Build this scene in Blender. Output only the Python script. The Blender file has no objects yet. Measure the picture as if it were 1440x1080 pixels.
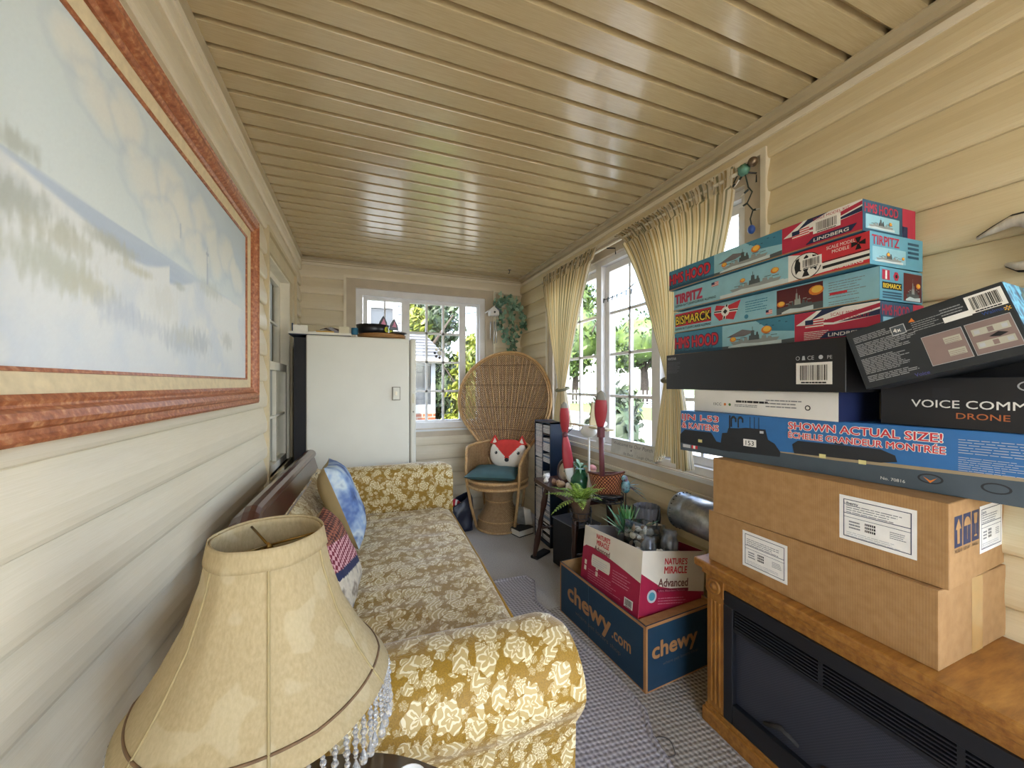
import bpy, bmesh, math, random
from mathutils import Vector, Matrix, Euler, noise

random.seed(7)
SC = bpy.context.scene
COL = SC.collection
PI = math.pi

# ------------------------------------------------------------------ materials
MATS = {}


def srgb(c):
    """'#rrggbb' or 0-255 tuple -> linear rgba"""
    if isinstance(c, str):
        c = c.lstrip('#')
        c = tuple(int(c[i:i + 2], 16) for i in (0, 2, 4))
    out = []
    for v in c[:3]:
        v = v / 255.0
        out.append(v / 12.92 if v <= 0.04045 else ((v + 0.055) / 1.055) ** 2.4)
    return (out[0], out[1], out[2], 1.0)


class NT:
    """small node-tree helper"""

    def __init__(self, name):
        self.mat = bpy.data.materials.new(name)
        self.mat.use_nodes = True
        self.nt = self.mat.node_tree
        self.b = self.nt.nodes['Principled BSDF']
        self.out = self.nt.nodes['Material Output']

    def n(self, typ, **kw):
        nd = self.nt.nodes.new(typ)
        ins = kw.pop('ins', None)
        for k, v in kw.items():
            setattr(nd, k, v)
        if ins:
            for k, v in ins.items():
                nd.inputs[k].default_value = v
        return nd

    def l(self, a, b):
        self.nt.links.new(a, b)

    def coord(self, which='Object', scale=(1, 1, 1), rot=(0, 0, 0), loc=(0, 0, 0)):
        tc = self.n('ShaderNodeTexCoord')
        mp = self.n('ShaderNodeMapping')
        mp.inputs['Scale'].default_value = scale
        mp.inputs['Rotation'].default_value = rot
        mp.inputs['Location'].default_value = loc
        self.l(tc.outputs[which], mp.inputs['Vector'])
        return mp.outputs['Vector']

    def noise(self, vec, scale=5, detail=3, rough=0.5):
        nd = self.n('ShaderNodeTexNoise')
        nd.inputs['Scale'].default_value = scale
        nd.inputs['Detail'].default_value = detail
        nd.inputs['Roughness'].default_value = rough
        self.l(vec, nd.inputs['Vector'])
        return nd.outputs['Fac']

    def ramp(self, fac, stops, interp='LINEAR'):
        r = self.n('ShaderNodeValToRGB')
        cr = r.color_ramp
        cr.interpolation = interp
        while len(cr.elements) < len(stops):
            cr.elements.new(0.5)
        for e, (p, c) in zip(cr.elements, stops):
            e.position = p
            e.color = c if len(c) == 4 else (*c, 1)
        self.l(fac, r.inputs['Fac'])
        return r.outputs['Color']

    def mix(self, fac, a, b, mode='MIX'):
        m = self.n('ShaderNodeMixRGB', blend_type=mode)
        for sock, v in ((m.inputs['Fac'], fac), (m.inputs['Color1'], a), (m.inputs['Color2'], b)):
            if isinstance(v, (int, float)):
                sock.default_value = v
            elif isinstance(v, tuple):
                sock.default_value = v
            else:
                self.l(v, sock)
        return m.outputs['Color']

    def math(self, op, a, b=0.0):
        m = self.n('ShaderNodeMath', operation=op)
        for sock, v in ((m.inputs[0], a), (m.inputs[1], b)):
            if isinstance(v, (int, float)):
                sock.default_value = v
            else:
                self.l(v, sock)
        return m.outputs[0]

    def bump(self, height, strength=0.3, dist=0.002):
        b = self.n('ShaderNodeBump')
        b.inputs['Strength'].default_value = strength
        b.inputs['Distance'].default_value = dist
        self.l(height, b.inputs['Height'])
        self.l(b.outputs['Normal'], self.b.inputs['Normal'])

    def base(self, col):
        if isinstance(col, tuple):
            self.b.inputs['Base Color'].default_value = col
        else:
            self.l(col, self.b.inputs['Base Color'])

    def set(self, **kw):
        for k, v in kw.items():
            self.b.inputs[k.replace('_', ' ')].default_value = v
        return self


def mat(name, col, rough=0.6, var=0.12, vs=20, bump=0.0, metallic=0.0, bs=None, coat=0, stretch=(1, 1, 1), bd=0.001):
    """plain procedural material with a little colour variation and bump"""
    if name in MATS:
        return MATS[name]
    t = NT(name)
    c = srgb(col)
    v = t.coord('Object', scale=stretch)
    f = t.noise(v, vs, 3)
    dark = tuple(x * (1 - var) for x in c[:3]) + (1,)
    lite = tuple(min(1, x * (1 + var)) for x in c[:3]) + (1,)
    t.base(t.ramp(f, [(0.3, dark), (0.7, lite)]))
    t.set(Roughness=rough, Metallic=metallic)
    if coat:
        t.b.inputs['Coat Weight'].default_value = coat
    if bump:
        t.bump(t.noise(v, bs or vs * 4, 2), bump, bd)
    MATS[name] = t.mat
    return t.mat


def flat(name, col, rough=0.5, metallic=0.0):
    return mat('ink_' + name, col, rough, 0.05, 30, metallic=metallic)


# ------------------------------------------------------------------ geometry
I4 = Matrix.Identity(4)


class G:
    """accumulates shapes into ONE mesh"""

    def __init__(self, *mats, M=None):
        self.bm = bmesh.new()
        self.mats = list(mats)
        self.mi = 0
        self.M = M or I4
        self.uv = None

    def m(self, mt):
        if mt not in self.mats:
            self.mats.append(mt)
        self.mi = self.mats.index(mt)
        return self

    def at(self, M):
        self.M = M
        return self

    def add(self, vs, fs, smooth=False, uvs=None):
        bv = [self.bm.verts.new(self.M @ Vector(v)) for v in vs]
        if uvs is not None and self.uv is None:
            self.uv = self.bm.loops.layers.uv.new('UVMap')
        for f in fs:
            try:
                fc = self.bm.faces.new([bv[i] for i in f])
            except ValueError:
                continue
            fc.material_index = self.mi
            fc.smooth = smooth
            if uvs is not None:
                for lp, i in zip(fc.loops, f):
                    lp[self.uv].uv = uvs[i]
        return bv

    def box(self, x0, x1, y0, y1, z0, z1, bev=0.0, seg=2, smooth=False):
        vs = [(x0, y0, z0), (x1, y0, z0), (x1, y1, z0), (x0, y1, z0), (x0, y0, z1), (x1, y0, z1), (x1, y1, z1), (x0, y1, z1)]
        fs = [(0, 3, 2, 1), (4, 5, 6, 7), (0, 1, 5, 4), (1, 2, 6, 5), (2, 3, 7, 6), (3, 0, 4, 7)]
        if not bev:
            self.add(vs, fs)
            return self
        b2 = bmesh.new()
        bv = [b2.verts.new(v) for v in vs]
        for f in fs:
            b2.faces.new([bv[i] for i in f])
        bmesh.ops.bevel(b2, geom=b2.edges[:], offset=bev, segments=seg, affect='EDGES', profile=0.5)
        self.merge(b2, smooth)
        return self

    def merge(self, b2, smooth=False):
        b2.verts.index_update()
        vs = [v.co.copy() for v in b2.verts]
        fs = [[v.index for v in f.verts] for f in b2.faces]
        self.add(vs, fs, smooth)
        b2.free()

    def quad(self, a, b, c, d, smooth=False):
        self.add([a, b, c, d], [(0, 1, 2, 3)], smooth)
        return self

    def tube(self, pts, r, seg=8, cap=True, closed=False):
        pts = [Vector(p) for p in pts]
        n = len(pts)
        rs = r if isinstance(r, (list, tuple)) else [r] * n
        vs, fs = [], []
        ref = None
        for i, p in enumerate(pts):
            if closed:
                d = (pts[(i + 1) % n] - pts[i - 1])
            else:
                d = pts[min(i + 1, n - 1)] - pts[max(i - 1, 0)]
            if d.length < 1e-9:
                d = Vector((0, 0, 1))
            d.normalize()
            if ref is None:
                ref = d.orthogonal().normalized()
            else:
                ref = (ref - d * ref.dot(d))
                if ref.length < 1e-6:
                    ref = d.orthogonal()
                ref.normalize()
            bi = d.cross(ref)
            for k in range(seg):
                a = 2 * PI * k / seg
                vs.append(p + (ref * math.cos(a) + bi * math.sin(a)) * rs[i])
        m = n if closed else n - 1
        for i in range(m):
            j = (i + 1) % n
            for k in range(seg):
                k2 = (k + 1) % seg
                fs.append((i * seg + k, i * seg + k2, j * seg + k2, j * seg + k))
        if cap and not closed:
            fs.append(tuple(range(seg))[::-1])
            fs.append(tuple((n - 1) * seg + k for k in range(seg)))
        self.add(vs, fs, True)
        return self

    def lathe(self, prof, seg=24, c=(0, 0, 0), sx=1.0, sy=1.0, smooth=True):
        vs, fs = [], []
        n = len(prof)
        for r, z in prof:
            for k in range(seg):
                a = 2 * PI * k / seg
                vs.append((c[0] + r * math.cos(a) * sx, c[1] + r * math.sin(a) * sy, c[2] + z))
        for i in range(n - 1):
            for k in range(seg):
                k2 = (k + 1) % seg
                fs.append((i * seg + k, i * seg + k2, (i + 1) * seg + k2, (i + 1) * seg + k))
        if prof[0][0] > 1e-5:
            fs.append(tuple(range(seg))[::-1])
        if prof[-1][0] > 1e-5:
            fs.append(tuple((n - 1) * seg + k for k in range(seg)))
        self.add(vs, fs, smooth)
        return self

    def lathe_open(self, prof, seg=24, c=(0, 0, 0), sx=1.0, sy=1.0):
        vs, fs = [], []
        n = len(prof)
        for r, z in prof:
            for k in range(seg):
                a = 2 * PI * k / seg
                vs.append((c[0] + r * math.cos(a) * sx, c[1] + r * math.sin(a) * sy, c[2] + z))
        for i in range(n - 1):
            for k in range(seg):
                k2 = (k + 1) % seg
                fs.append((i * seg + k, i * seg + k2, (i + 1) * seg + k2, (i + 1) * seg + k))
        self.add(vs, fs, True)
        return self

    def ball(self, c, r, seg=14, rings=8, sx=1, sy=1, sz=1, jit=0.0, nf=3.0, seed=0):
        vs, fs = [], []
        for i in range(rings + 1):
            t = PI * i / rings
            for k in range(seg):
                a = 2 * PI * k / seg
                d = Vector((math.sin(t) * math.cos(a), math.sin(t) * math.sin(a), math.cos(t)))
                q = 1 + (jit * noise.noise(d * nf + Vector((seed * 3.1, seed * 1.7, seed))) if jit else 0)
                vs.append((c[0] + d.x * r * sx * q, c[1] + d.y * r * sy * q, c[2] + d.z * r * sz * q))
        for i in range(rings):
            for k in range(seg):
                k2 = (k + 1) % seg
                fs.append((i * seg + k, (i + 1) * seg + k, (i + 1) * seg + k2, i * seg + k2))
        bv = self.add(vs, fs, True)
        bmesh.ops.remove_doubles(self.bm, verts=bv, dist=1e-6)
        return self

    def prism(self, pts, d, axis='y', base=0.0):
        """2D polygon extruded; pts (a,b). axis y: a->x,b->z ; x: a->y,b->z ; z: a->x,b->y"""
        n = len(pts)

        def w(a, b, t):
            return {'y': (a, t, b), 'x': (t, a, b), 'z': (a, b, t)}[axis]
        vs = [w(a, b, base) for a, b in pts] + [w(a, b, base + d) for a, b in pts]
        fs = [tuple(range(n)), tuple(range(2 * n - 1, n - 1, -1))]
        for i in range(n):
            j = (i + 1) % n
            fs.append((i, i + n, j + n, j))
        self.add(vs, fs)
        return self

    def grid(self, fn, nu, nv, smooth=True, closed_u=False, uv=True):
        vs, uvs, fs = [], [], []
        for j in range(nv + 1):
            for i in range(nu + (0 if closed_u else 1)):
                u, v = i / nu, j / nv
                vs.append(fn(u, v))
                uvs.append((u, v))
        w = nu if closed_u else nu + 1
        for j in range(nv):
            for i in range(nu):
                i2 = (i + 1) % w
                fs.append((j * w + i, j * w + i2, (j + 1) * w + i2, (j + 1) * w + i))
        self.add(vs, fs, smooth, uvs if uv else None)
        return self

    def build(self, name, parent=None, loc=None, rot=None, fix=True, solid=0.0):
        if fix:
            bmesh.ops.recalc_face_normals(self.bm, faces=self.bm.faces[:])
        me = bpy.data.meshes.new(name)
        self.bm.to_mesh(me)
        self.bm.free()
        for mt in self.mats:
            me.materials.append(mt)
        o = bpy.data.objects.new(name, me)
        COL.objects.link(o)
        if parent is not None:
            o.parent = parent
        if loc is not None:
            o.location = loc
        if rot is not None:
            o.rotation_euler = rot
        if solid:
            md = o.modifiers.new('thickness', 'SOLIDIFY')
            md.thickness = solid
            md.offset = 0
        return o


def thing(name, label, cat, loc=(0, 0, 0), rot=(0, 0, 0), group=None):
    o = bpy.data.objects.new(name, None)
    o.empty_display_size = 0.05
    COL.objects.link(o)
    o.location = loc
    o.rotation_euler = rot if isinstance(rot, (tuple, list, Euler)) else (0, 0, rot)
    return tag(o, label, cat, group)


def tag(o, label, cat, group=None):
    o['label'] = label
    o['category'] = cat
    if group:
        o['group'] = group
    return o


def struct(o, label=None):
    o['kind'] = 'structure'
    if label:
        o['label'] = label
    return o


def copy_thing(o, loc=None, rot=None, label=None):
    c = o.copy()
    COL.objects.link(c)
    for ch in list(o.children):
        d = ch.copy()
        d.parent = c
        COL.objects.link(d)
        for g in list(ch.children):
            e = g.copy()
            e.parent = d
            COL.objects.link(e)
    if loc is not None:
        c.location = loc
    if rot is not None:
        c.rotation_euler = rot
    if label:
        c['label'] = label
    return c


_TX = {}


def text_shape(s, off=0.0):
    """2D vertices/faces of a line of lettering, height of a capital = 1"""
    key = (s, off)
    if key in _TX:
        return _TX[key]
    cu = bpy.data.curves.new('lettering', 'FONT')
    cu.body = s
    cu.size = 1.0
    cu.offset = off
    cu.resolution_u = 3
    ob = bpy.data.objects.new('lettering', cu)
    COL.objects.link(ob)
    bpy.context.view_layer.update()
    me = bpy.data.meshes.new_from_object(ob.evaluated_get(bpy.context.evaluated_depsgraph_get()))
    vs = [(v.co.x, v.co.y) for v in me.vertices]
    fs = [tuple(p.vertices) for p in me.polygons]
    bpy.data.objects.remove(ob)
    bpy.data.curves.remove(cu)
    bpy.data.meshes.remove(me)
    if not vs:
        vs, fs = [(0, 0)], []
    x0 = min(v[0] for v in vs)
    x1 = max(v[0] for v in vs)
    k = 1 / 0.729
    vs = [((x - x0) * k, y * k) for x, y in vs]
    _TX[key] = (vs, fs, (x1 - x0) * k)
    return _TX[key]


class Face:
    """prints flat graphics onto a plane of a G mesh: o origin, u right, v up (metres)"""

    def __init__(self, g, o, u, v):
        self.g, self.o = g, Vector(o)
        self.u, self.v = Vector(u).normalized(), Vector(v).normalized()
        self.n = self.u.cross(self.v).normalized()
        self.k = 1

    def P(self, a, b, lay):
        return self.o + self.u * a + self.v * b + self.n * (lay * 0.00035)

    def poly(self, pts, mt, lay=1):
        self.g.m(mt)
        self.g.add([self.P(a, b, lay) for a, b in pts], [tuple(range(len(pts)))])
        return self

    def rect(self, a0, b0, a1, b1, mt, lay=1):
        return self.poly([(a0, b0), (a1, b0), (a1, b1), (a0, b1)], mt, lay)

    def disc(self, a, b, r, mt, lay=1, ry=None, n=20):
        ry = ry or r
        return self.poly([(a + r * math.cos(2 * PI * i / n), b + ry * math.sin(2 * PI * i / n)) for i in range(n)], mt, lay)

    def text(self, s, a, b, h, mt, lay=2, w=None, off=0.0, slant=0.0, outline=None, oo=0.05, rot=0.0, align='l'):
        """one line of lettering; off thickens the strokes, outline adds a rim in a second colour"""
        if outline is not None:
            self.text(s, a, b, h, outline, lay, w, off + oo, slant, None, 0, rot, align)
            lay += 1
        vs, fs, tw = text_shape(s)
        kx = (w / tw) if w else h
        tot = tw * kx
        dx = {'l': 0, 'c': -tot / 2, 'r': -tot}[align]
        ca, sa = math.cos(rot), math.sin(rot)
        self.g.m(mt)
        nst = 1 if off < 0.004 else (4 if off < 0.03 else 8)
        for k in range(nst):
            q = 2 * PI * (k + .5) / nst
            ox, oy = (0, 0) if nst == 1 else (off * h * math.cos(q) * 1.2, off * h * math.sin(q) * 1.2)
            out = []
            for x, y in vs:
                px, py = x * kx + dx + slant * y * h + ox, y * h + oy
                out.append(self.P(a + px * ca - py * sa, b + px * sa + py * ca, lay + .12 * k / nst))
            self.g.add(out, fs)
        return self

    def lines(self, a, b, w, h, n, mt, lay=1, th=0.45, rag=0.25, seed=1):
        """fine print too small to read: thin broken bars"""
        r = random.Random(seed)
        dy = h / n
        for i in range(n):
            y = b + h - (i + 1) * dy
            x = a
            end = a + w * (1 - rag * r.random())
            while x < end:
                ww = min(w * (0.05 + 0.13 * r.random()), end - x)
                self.rect(x, y, x + ww, y + dy * th, mt, lay)
                x += ww + w * 0.015
        return self

    def barcode(self, a, b, w, h, paper, ink, lay=1, seed=1):
        self.rect(a, b, a + w, b + h, paper, lay)
        r = random.Random(seed)
        x = a + w * 0.12
        while x < a + w * 0.88:
            ww = w * r.choice((0.012, 0.02, 0.03))
            self.rect(x, b + h * 0.18, x + ww, b + h * 0.88, ink, lay + 1)
            x += ww + w * r.choice((0.012, 0.02, 0.028))
        self.lines(a + w * .15, b + h * .04, w * .7, h * .1, 1, ink, lay + 1, th=.7, rag=0)
        return self


def RZ(a):
    return Matrix.Rotation(a, 4, 'Z')


def RX(a):
    return Matrix.Rotation(a, 4, 'X')


def RY(a):
    return Matrix.Rotation(a, 4, 'Y')


def T(x, y, z):
    return Matrix.Translation((x, y, z))
# ------------------------------------------------------------------ room shell
XL, XR, YB, YR, ZC = -0.474, 1.519, 3.60, -1.45, 2.262

# view / camera
cam_d = bpy.data.cameras.new('camera')
cam_d.sensor_fit = 'HORIZONTAL'
cam_d.sensor_width = 36.0
cam_d.lens = 36.0 * 540.0 / 1440.0
cam_d.clip_start = 0.02
cam_d.clip_end = 400
cam = bpy.data.objects.new('camera', cam_d)
COL.objects.link(cam)
cam.location = (0, 0, 1.21)
cam.rotation_euler = (PI / 2, 0, -math.radians(21.5))
SC.camera = cam
SC.view_settings.view_transform = 'Standard'
SC.view_settings.look = 'None'
SC.view_settings.gamma = 1.0
SC.view_settings.use_curve_mapping = False


def siding_mat(name, a, b, rough=0.5):
    t = NT(name)
    v = t.coord('Object', scale=(1.2, 1.2, 60))
    f = t.noise(v, 9, 4, 0.65)
    v2 = t.coord('Object')
    f2 = t.noise(v2, 3.0, 3)
    c = t.ramp(f, [(0.3, srgb(a)), (0.7, srgb(b))])
    c = t.mix(t.math('MULTIPLY', f2, 0.30), c, srgb('#c6b696'))
    t.base(c)
    t.set(Roughness=rough)
    t.bump(f, 0.05, 0.001)
    return t.mat


M_SID = siding_mat('vinyl_siding', '#ddd2b8', '#e7ddc8')
M_SID_BACKLIT = siding_mat('vinyl_siding_backlit', '#d2c19a', '#dccda8')  # same siding product; the right wall's backlit tone is put into this colour
M_TRIM = mat('vinyl_trim', '#e4dac4', 0.45, 0.05, 8)
M_CASE = mat('window_casing_tan', '#c2b5a0', 0.5, 0.06, 10)
M_WHITE = mat('white_paint', '#e9e9ea', 0.45, 0.04, 12, bump=0.05)
M_WALLCORE = mat('wall_core', '#8d8168', 0.9, 0.1, 5)
M_JMB = mat('sill_white', '#dfe2e4', 0.5, 0.05, 10)

PROF = [(0.0, 0.0125), (0.03, 0.0170), (0.09, 0.0195), (0.20, 0.0208), (0.42, 0.0195), (0.60, 0.0145), (0.80, 0.0070), (1.0, 0.0015)]
PITCH = 0.1325


def poff(t):
    for (a, x), (b, y) in zip(PROF, PROF[1:]):
        if t <= b:
            return x + (y - x) * (t - a) / (b - a)
    return PROF[-1][1]


def siding(g, P, n, a0, a1, z0, z1, phase, holes):
    """lap courses. P(a) -> (x,y) on the wall face, n inward normal (x,y); holes (a0,a1,z0,z1)"""
    k = math.floor((z0 - phase) / PITCH)
    zb = phase + k * PITCH
    while zb < z1:
        zt = zb + PITCH
        zs, ze = max(zb, z0), min(zt, z1)
        cuts = sorted({zs, ze} | {h[2] for h in holes if zs < h[2] < ze} | {h[3] for h in holes if zs < h[3] < ze})
        for za, zc in zip(cuts, cuts[1:]):
            zm = (za + zc) / 2
            spans = [(a0, a1)]
            for h in holes:
                if h[2] <= zm <= h[3]:
                    ns = []
                    for s, e in spans:
                        if h[1] <= s or h[0] >= e:
                            ns.append((s, e))
                        else:
                            if s < h[0]:
                                ns.append((s, h[0]))
                            if h[1] < e:
                                ns.append((h[1], e))
                    spans = ns
            ts = sorted({(za - zb) / PITCH, (zc - zb) / PITCH} | {p[0] for p in PROF if (za - zb) / PITCH < p[0] < (zc - zb) / PITCH})
            for s, e in spans:
                prof = [(poff(t), zb + t * PITCH) for t in ts]
                if abs(za - zb) < 1e-6:
                    prof = [(0.0005, za + 0.0005)] + prof
                vs, fs = [], []
                for o_, z in prof:
                    for a in (s, e):
                        x, y = P(a)
                        vs.append((x + n[0] * o_, y + n[1] * o_, z))
                for i in range(len(prof) - 1):
                    fs.append((2 * i, 2 * i + 1, 2 * i + 3, 2 * i + 2))
                m_ = len(prof)
                fs_end = []
                g.add(vs, fs)
        zb = zt


def slab(g, lo, hi, axis, c0, c1, z0, z1, holes):
    """wall core with rectangular openings; axis 'x' wall plane normal along x, thickness c0..c1"""
    def bx(a0, a1, b0, b1):
        if a1 - a0 < 1e-4 or b1 - b0 < 1e-4:
            return
        if axis == 'x':
            g.box(c0, c1, a0, a1, b0, b1)
        else:
            g.box(a0, a1, c0, c1, b0, b1)
    hs = sorted(holes)
    a = lo
    for h in hs:
        bx(a, h[0], z0, z1)
        bx(h[0], h[1], z0, h[2])
        bx(h[0], h[1], h[3], z1)
        a = h[1]
    bx(a, hi, z0, z1)


# openings (a0,a1,z0,z1)
H_R = [(1.105, 2.93, 0.735, 2.10), (-1.25, 0.22, 0.735, 2.10)]
H_B = [(-0.085, 1.19, 0.735, 2.10)]
H_L = [(2.375, 3.20, 0.62, 1.985)]
H_REAR = [(-0.30, 1.36, 0.20, 2.14)]

g = G(M_SID)
siding(g, lambda a: (XL, a), (1, 0), YR, YB, 0, ZC, 1.091 - 9 * PITCH, [(2.335, 3.29, 0.575, 2.04)])
g.m(M_WALLCORE)
slab(g, YR - .1, YB + .1, 'x', XL - 0.12, XL - 0.0005, -0.2, ZC + .1, H_L)
struct(g.build('wall_left', fix=False))

g = G(M_SID_BACKLIT)
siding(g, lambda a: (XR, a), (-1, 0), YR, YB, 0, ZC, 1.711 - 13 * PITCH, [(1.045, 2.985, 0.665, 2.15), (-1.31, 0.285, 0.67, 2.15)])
g.m(M_WALLCORE)
slab(g, YR - .1, YB + .1, 'x', XR + 0.0005, XR + 0.14, -0.2, ZC + .1, H_R)
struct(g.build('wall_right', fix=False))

g = G(M_SID)
siding(g, lambda a: (a, YB), (0, -1), XL, XR, 0, ZC, 1.967 - 15 * PITCH, [(-0.135, 1.232, 0.70, 2.142)])
g.m(M_WALLCORE)
slab(g, XL - .1, XR + .1, 'y', YB + 0.0005, YB + 0.14, -0.2, ZC + .1, H_B)
struct(g.build('wall_back', fix=False))

g = G(M_SID)
siding(g, lambda a: (a, YR), (0, 1), XL, XR, 0, ZC, 0.1, [(-0.36, 1.42, 0.14, 2.2)])
g.m(M_WALLCORE)
slab(g, XL - .1, XR + .1, 'y', YR - 0.14, YR - 0.0005, -0.2, ZC + .1, H_REAR)
struct(g.build('wall_rear', fix=False))


# carpeted floor
def carpet(name, c1, c2, c3, scale, bump=0.8, dist=0.004):
    t = NT(name)
    v = t.coord('Object')
    f = t.noise(v, scale, 4, 0.8)
    f2 = t.noise(v, 4, 3)
    c = t.ramp(f, [(0.33, srgb(c1)), (0.5, srgb(c2)), (0.68, srgb(c3))])
    t.base(t.mix(t.math('MULTIPLY', f2, 0.3), c, srgb('#8d8579')))
    t.set(Roughness=0.95)
    t.b.inputs['Sheen Weight'].default_value = 0.2
    t.bump(f, bump, dist)
    return t.mat


M_CARPET = carpet('loop_carpet', '#918b84', '#b7b1a9', '#d0cac2', 160)
g = G(M_CARPET)
g.box(XL - .1, XR + .1, YR - .1, YB + .1, -0.08, 0)
struct(g.build('floor'))

# ceiling: vinyl soffit planks running across the room
t = NT('soffit_vinyl')
v = t.coord('Object', scale=(1.5, 40, 1))
f = t.noise(v, 10, 4, 0.6)
f2 = t.noise(t.coord('Object'), 2.2, 3)
c = t.ramp(f, [(0.3, srgb('#b8a67e')), (0.7, srgb('#c8b791'))])
c = t.mix(t.math('MULTIPLY', f2, 0.3), c, srgb('#b39a6a'))
t.base(c)
t.set(Roughness=0.21)
t.b.inputs['Specular IOR Level'].default_value = 0.75
t.bump(f, 0.07, 0.001)
t.b.inputs['Coat Weight'].default_value = 0.5
t.b.inputs['Coat Roughness'].default_value = 0.12
M_SOF = t.mat
CP = 0.0993
g = G(M_SOF)
y = 1.3647 - CP * 60
prof = [(0.0, 0.0), (0.0755, 0.0), (0.0775, 0.003), (0.0785, 0.027), (0.0965, 0.027), (0.0985, 0.002)]
pts = []
while y < YB:
    for a, z in prof:
        if YR <= y + a <= YB:
            pts.append((y + a, ZC + z))
    y += CP
vs, fs = [], []
for (yy, z) in pts:
    vs += [(XL, yy, z), (XR, yy, z)]
for i in range(len(pts) - 1):
    fs.append((2 * i, 2 * i + 2, 2 * i + 3, 2 * i + 1))
g.add(vs, fs)
g.m(M_WALLCORE)
g.box(XL - .2, XR + .2, YR - .2, YB + .2, ZC + 0.03, ZC + 0.1)
struct(g.build('ceiling', fix=False))

# edge channels (J-trim) under the ceiling
M_CH = mat('channel_trim', '#b9aa8b', 0.42, 0.06, 8)


def channel(name, a, b, n, w=0.03, h=0.05):
    g = G(M_CH)
    a, b = Vector(a), Vector(b)
    d = (b - a).normalized()
    n = Vector(n)
    prof = [(0, 0), (w, 0), (w, -.006), (w * .55, -.010), (w * .5, -h * .55), (0.010, -h * .6), (0.010, -h), (0, -h)]
    m_ = len(prof)
    vs = [p + n * x + Vector((0, 0, z)) for p in (a, b) for x, z in prof]
    fs = [tuple(range(m_)), tuple(range(2 * m_ - 1, m_ - 1, -1))] + [(i, (i + 1) % m_, (i + 1) % m_ + m_, i + m_) for i in range(m_)]
    g.add(vs, fs)
    g.m(M_TRIM)
    q = [p + n * x + Vector((0, 0, z)) for p in (a, b) for x, z in ((0, -h), (.024, -h), (.024, -h - .022), (0, -h - .022))]
    g.add(q, [(0, 1, 2, 3), (7, 6, 5, 4)] + [(i, (i + 1) % 4, (i + 1) % 4 + 4, i + 4) for i in range(4)])
    return struct(g.build(name))


channel('trim_1', (XL + .0005, YR, ZC), (XL + .0005, YB - .03, ZC), (1, 0, 0), .030, .035)
channel('trim_2', (XR - .0005, YR, ZC), (XR - .0005, YB - .03, ZC), (-1, 0, 0), .05, .052)
channel('trim_3', (XL, YB - .0005, ZC), (XR, YB - .0005, ZC), (0, -1, 0), .045, .04)
g = G(M_TRIM)
g.box(XL, XL + .018, YB - .018, YB, 0, ZC - .05)
struct(g.build('trim_4'))
g = G(M_TRIM)
g.box(XR - .018, XR, YB - .018, YB, 0, ZC - .06)
struct(g.build('trim_5'))

# ------------------------------------------------------------------ windows
t = NT('window_glass')
nt = t.nt
tr = t.n('ShaderNodeBsdfTransparent', ins={'Color': (0.96, 0.97, 0.97, 1)})
gl = t.n('ShaderNodeBsdfGlossy', ins={'Roughness': 0.02})
mx = t.n('ShaderNodeMixShader', ins={'Fac': 0.04})
t.l(tr.outputs[0], mx.inputs[1])
t.l(gl.outputs[0], mx.inputs[2])
t.l(mx.outputs[0], t.out.inputs['Surface'])
M_GLASS = t.mat


def wbox(g, W, a0, a1, d0, d1, z0, z1):
    """box in wall frame W(a, d) -> (x, y): a along the wall, d depth outward"""
    (xa, ya), (xb, yb) = W(a0, d0), W(a1, d1)
    g.box(min(xa, xb), max(xa, xb), min(ya, yb), max(ya, yb), z0, z1)


def casing(g, W, a0, a1, z0, z1, w, d0, d1, bottom=True):
    wbox(g, W, a0, a0 + w, d0, d1, z0, z1)
    wbox(g, W, a1 - w, a1, d0, d1, z0, z1)
    wbox(g, W, a0 + w, a1 - w, d0, d1, z1 - w, z1)
    if bottom:
        wbox(g, W, a0 + w, a1 - w, d0, d1, z0, z0 + w)


def sash(name, root, W, a0, a1, z0, z1, cols, rows, st=0.04, mu=0.016, d0=0.05, d1=0.085, mt=None, sub=None):
    g = G(mt or M_WHITE)
    casing(g, W, a0, a1, z0, z1, st, d0, d1)
    for i in range(1, cols):
        a = a0 + st + (a1 - a0 - 2 * st) * i / cols
        wbox(g, W, a - mu / 2, a + mu / 2, d0 + .006, d1 - .006, z0 + st, z1 - st)
    for j in range(1, rows):
        z = z0 + st + (z1 - z0 - 2 * st) * j / rows
        wbox(g, W, a0 + st, a1 - st, d0 + .006, d1 - .006, z - mu / 2, z + mu / 2)
    s = g.build(name, root)
    g = G(M_GLASS)
    (xa, ya), (xb, yb) = W(a0 + st, (d0 + d1) / 2), W(a1 - st, (d0 + d1) / 2)
    g.quad((xa, ya, z0 + st), (xb, yb, z0 + st), (xb, yb, z1 - st), (xa, ya, z1 - st))
    g.build('pane', s)
    return s


def wstruct(name):
    o = bpy.data.objects.new(name, None)
    COL.objects.link(o)
    o['kind'] = 'structure'
    return o


# back window (window_1)
W = lambda a, d: (a, YB + d)
w1 = wstruct('window_1')
g = G(M_TRIM)
casing(g, W, -0.137, 1.234, 0.70, 2.144, 0.022, -0.026, 0.0)
g.m(M_CASE)
casing(g, W, -0.115, 1.212, 0.722, 2.122, 0.075, -0.012, 0.02)
g.build('casing', w1)
g = G(M_WHITE)
casing(g, W, -0.045, 1.145, 0.79, 2.05, 0.06, 0.018, 0.12)
g.build('window_frame', w1)
sash('sash', w1, W, 0.02, 0.385, 0.835, 1.995, 2, 4, 0.035, 0.014)
sash('sash', w1, W, 0.385, 0.925, 0.835, 1.995, 3, 4, 0.035, 0.02)
sash('sash', w1, W, 0.925, 1.09, 0.835, 1.995, 1, 1, 0.026)
g = G(M_JMB)
wbox(g, W, -0.045, 1.145, -0.016, 0.02, 0.772, 0.79)
g.build('sill', w1)

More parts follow.
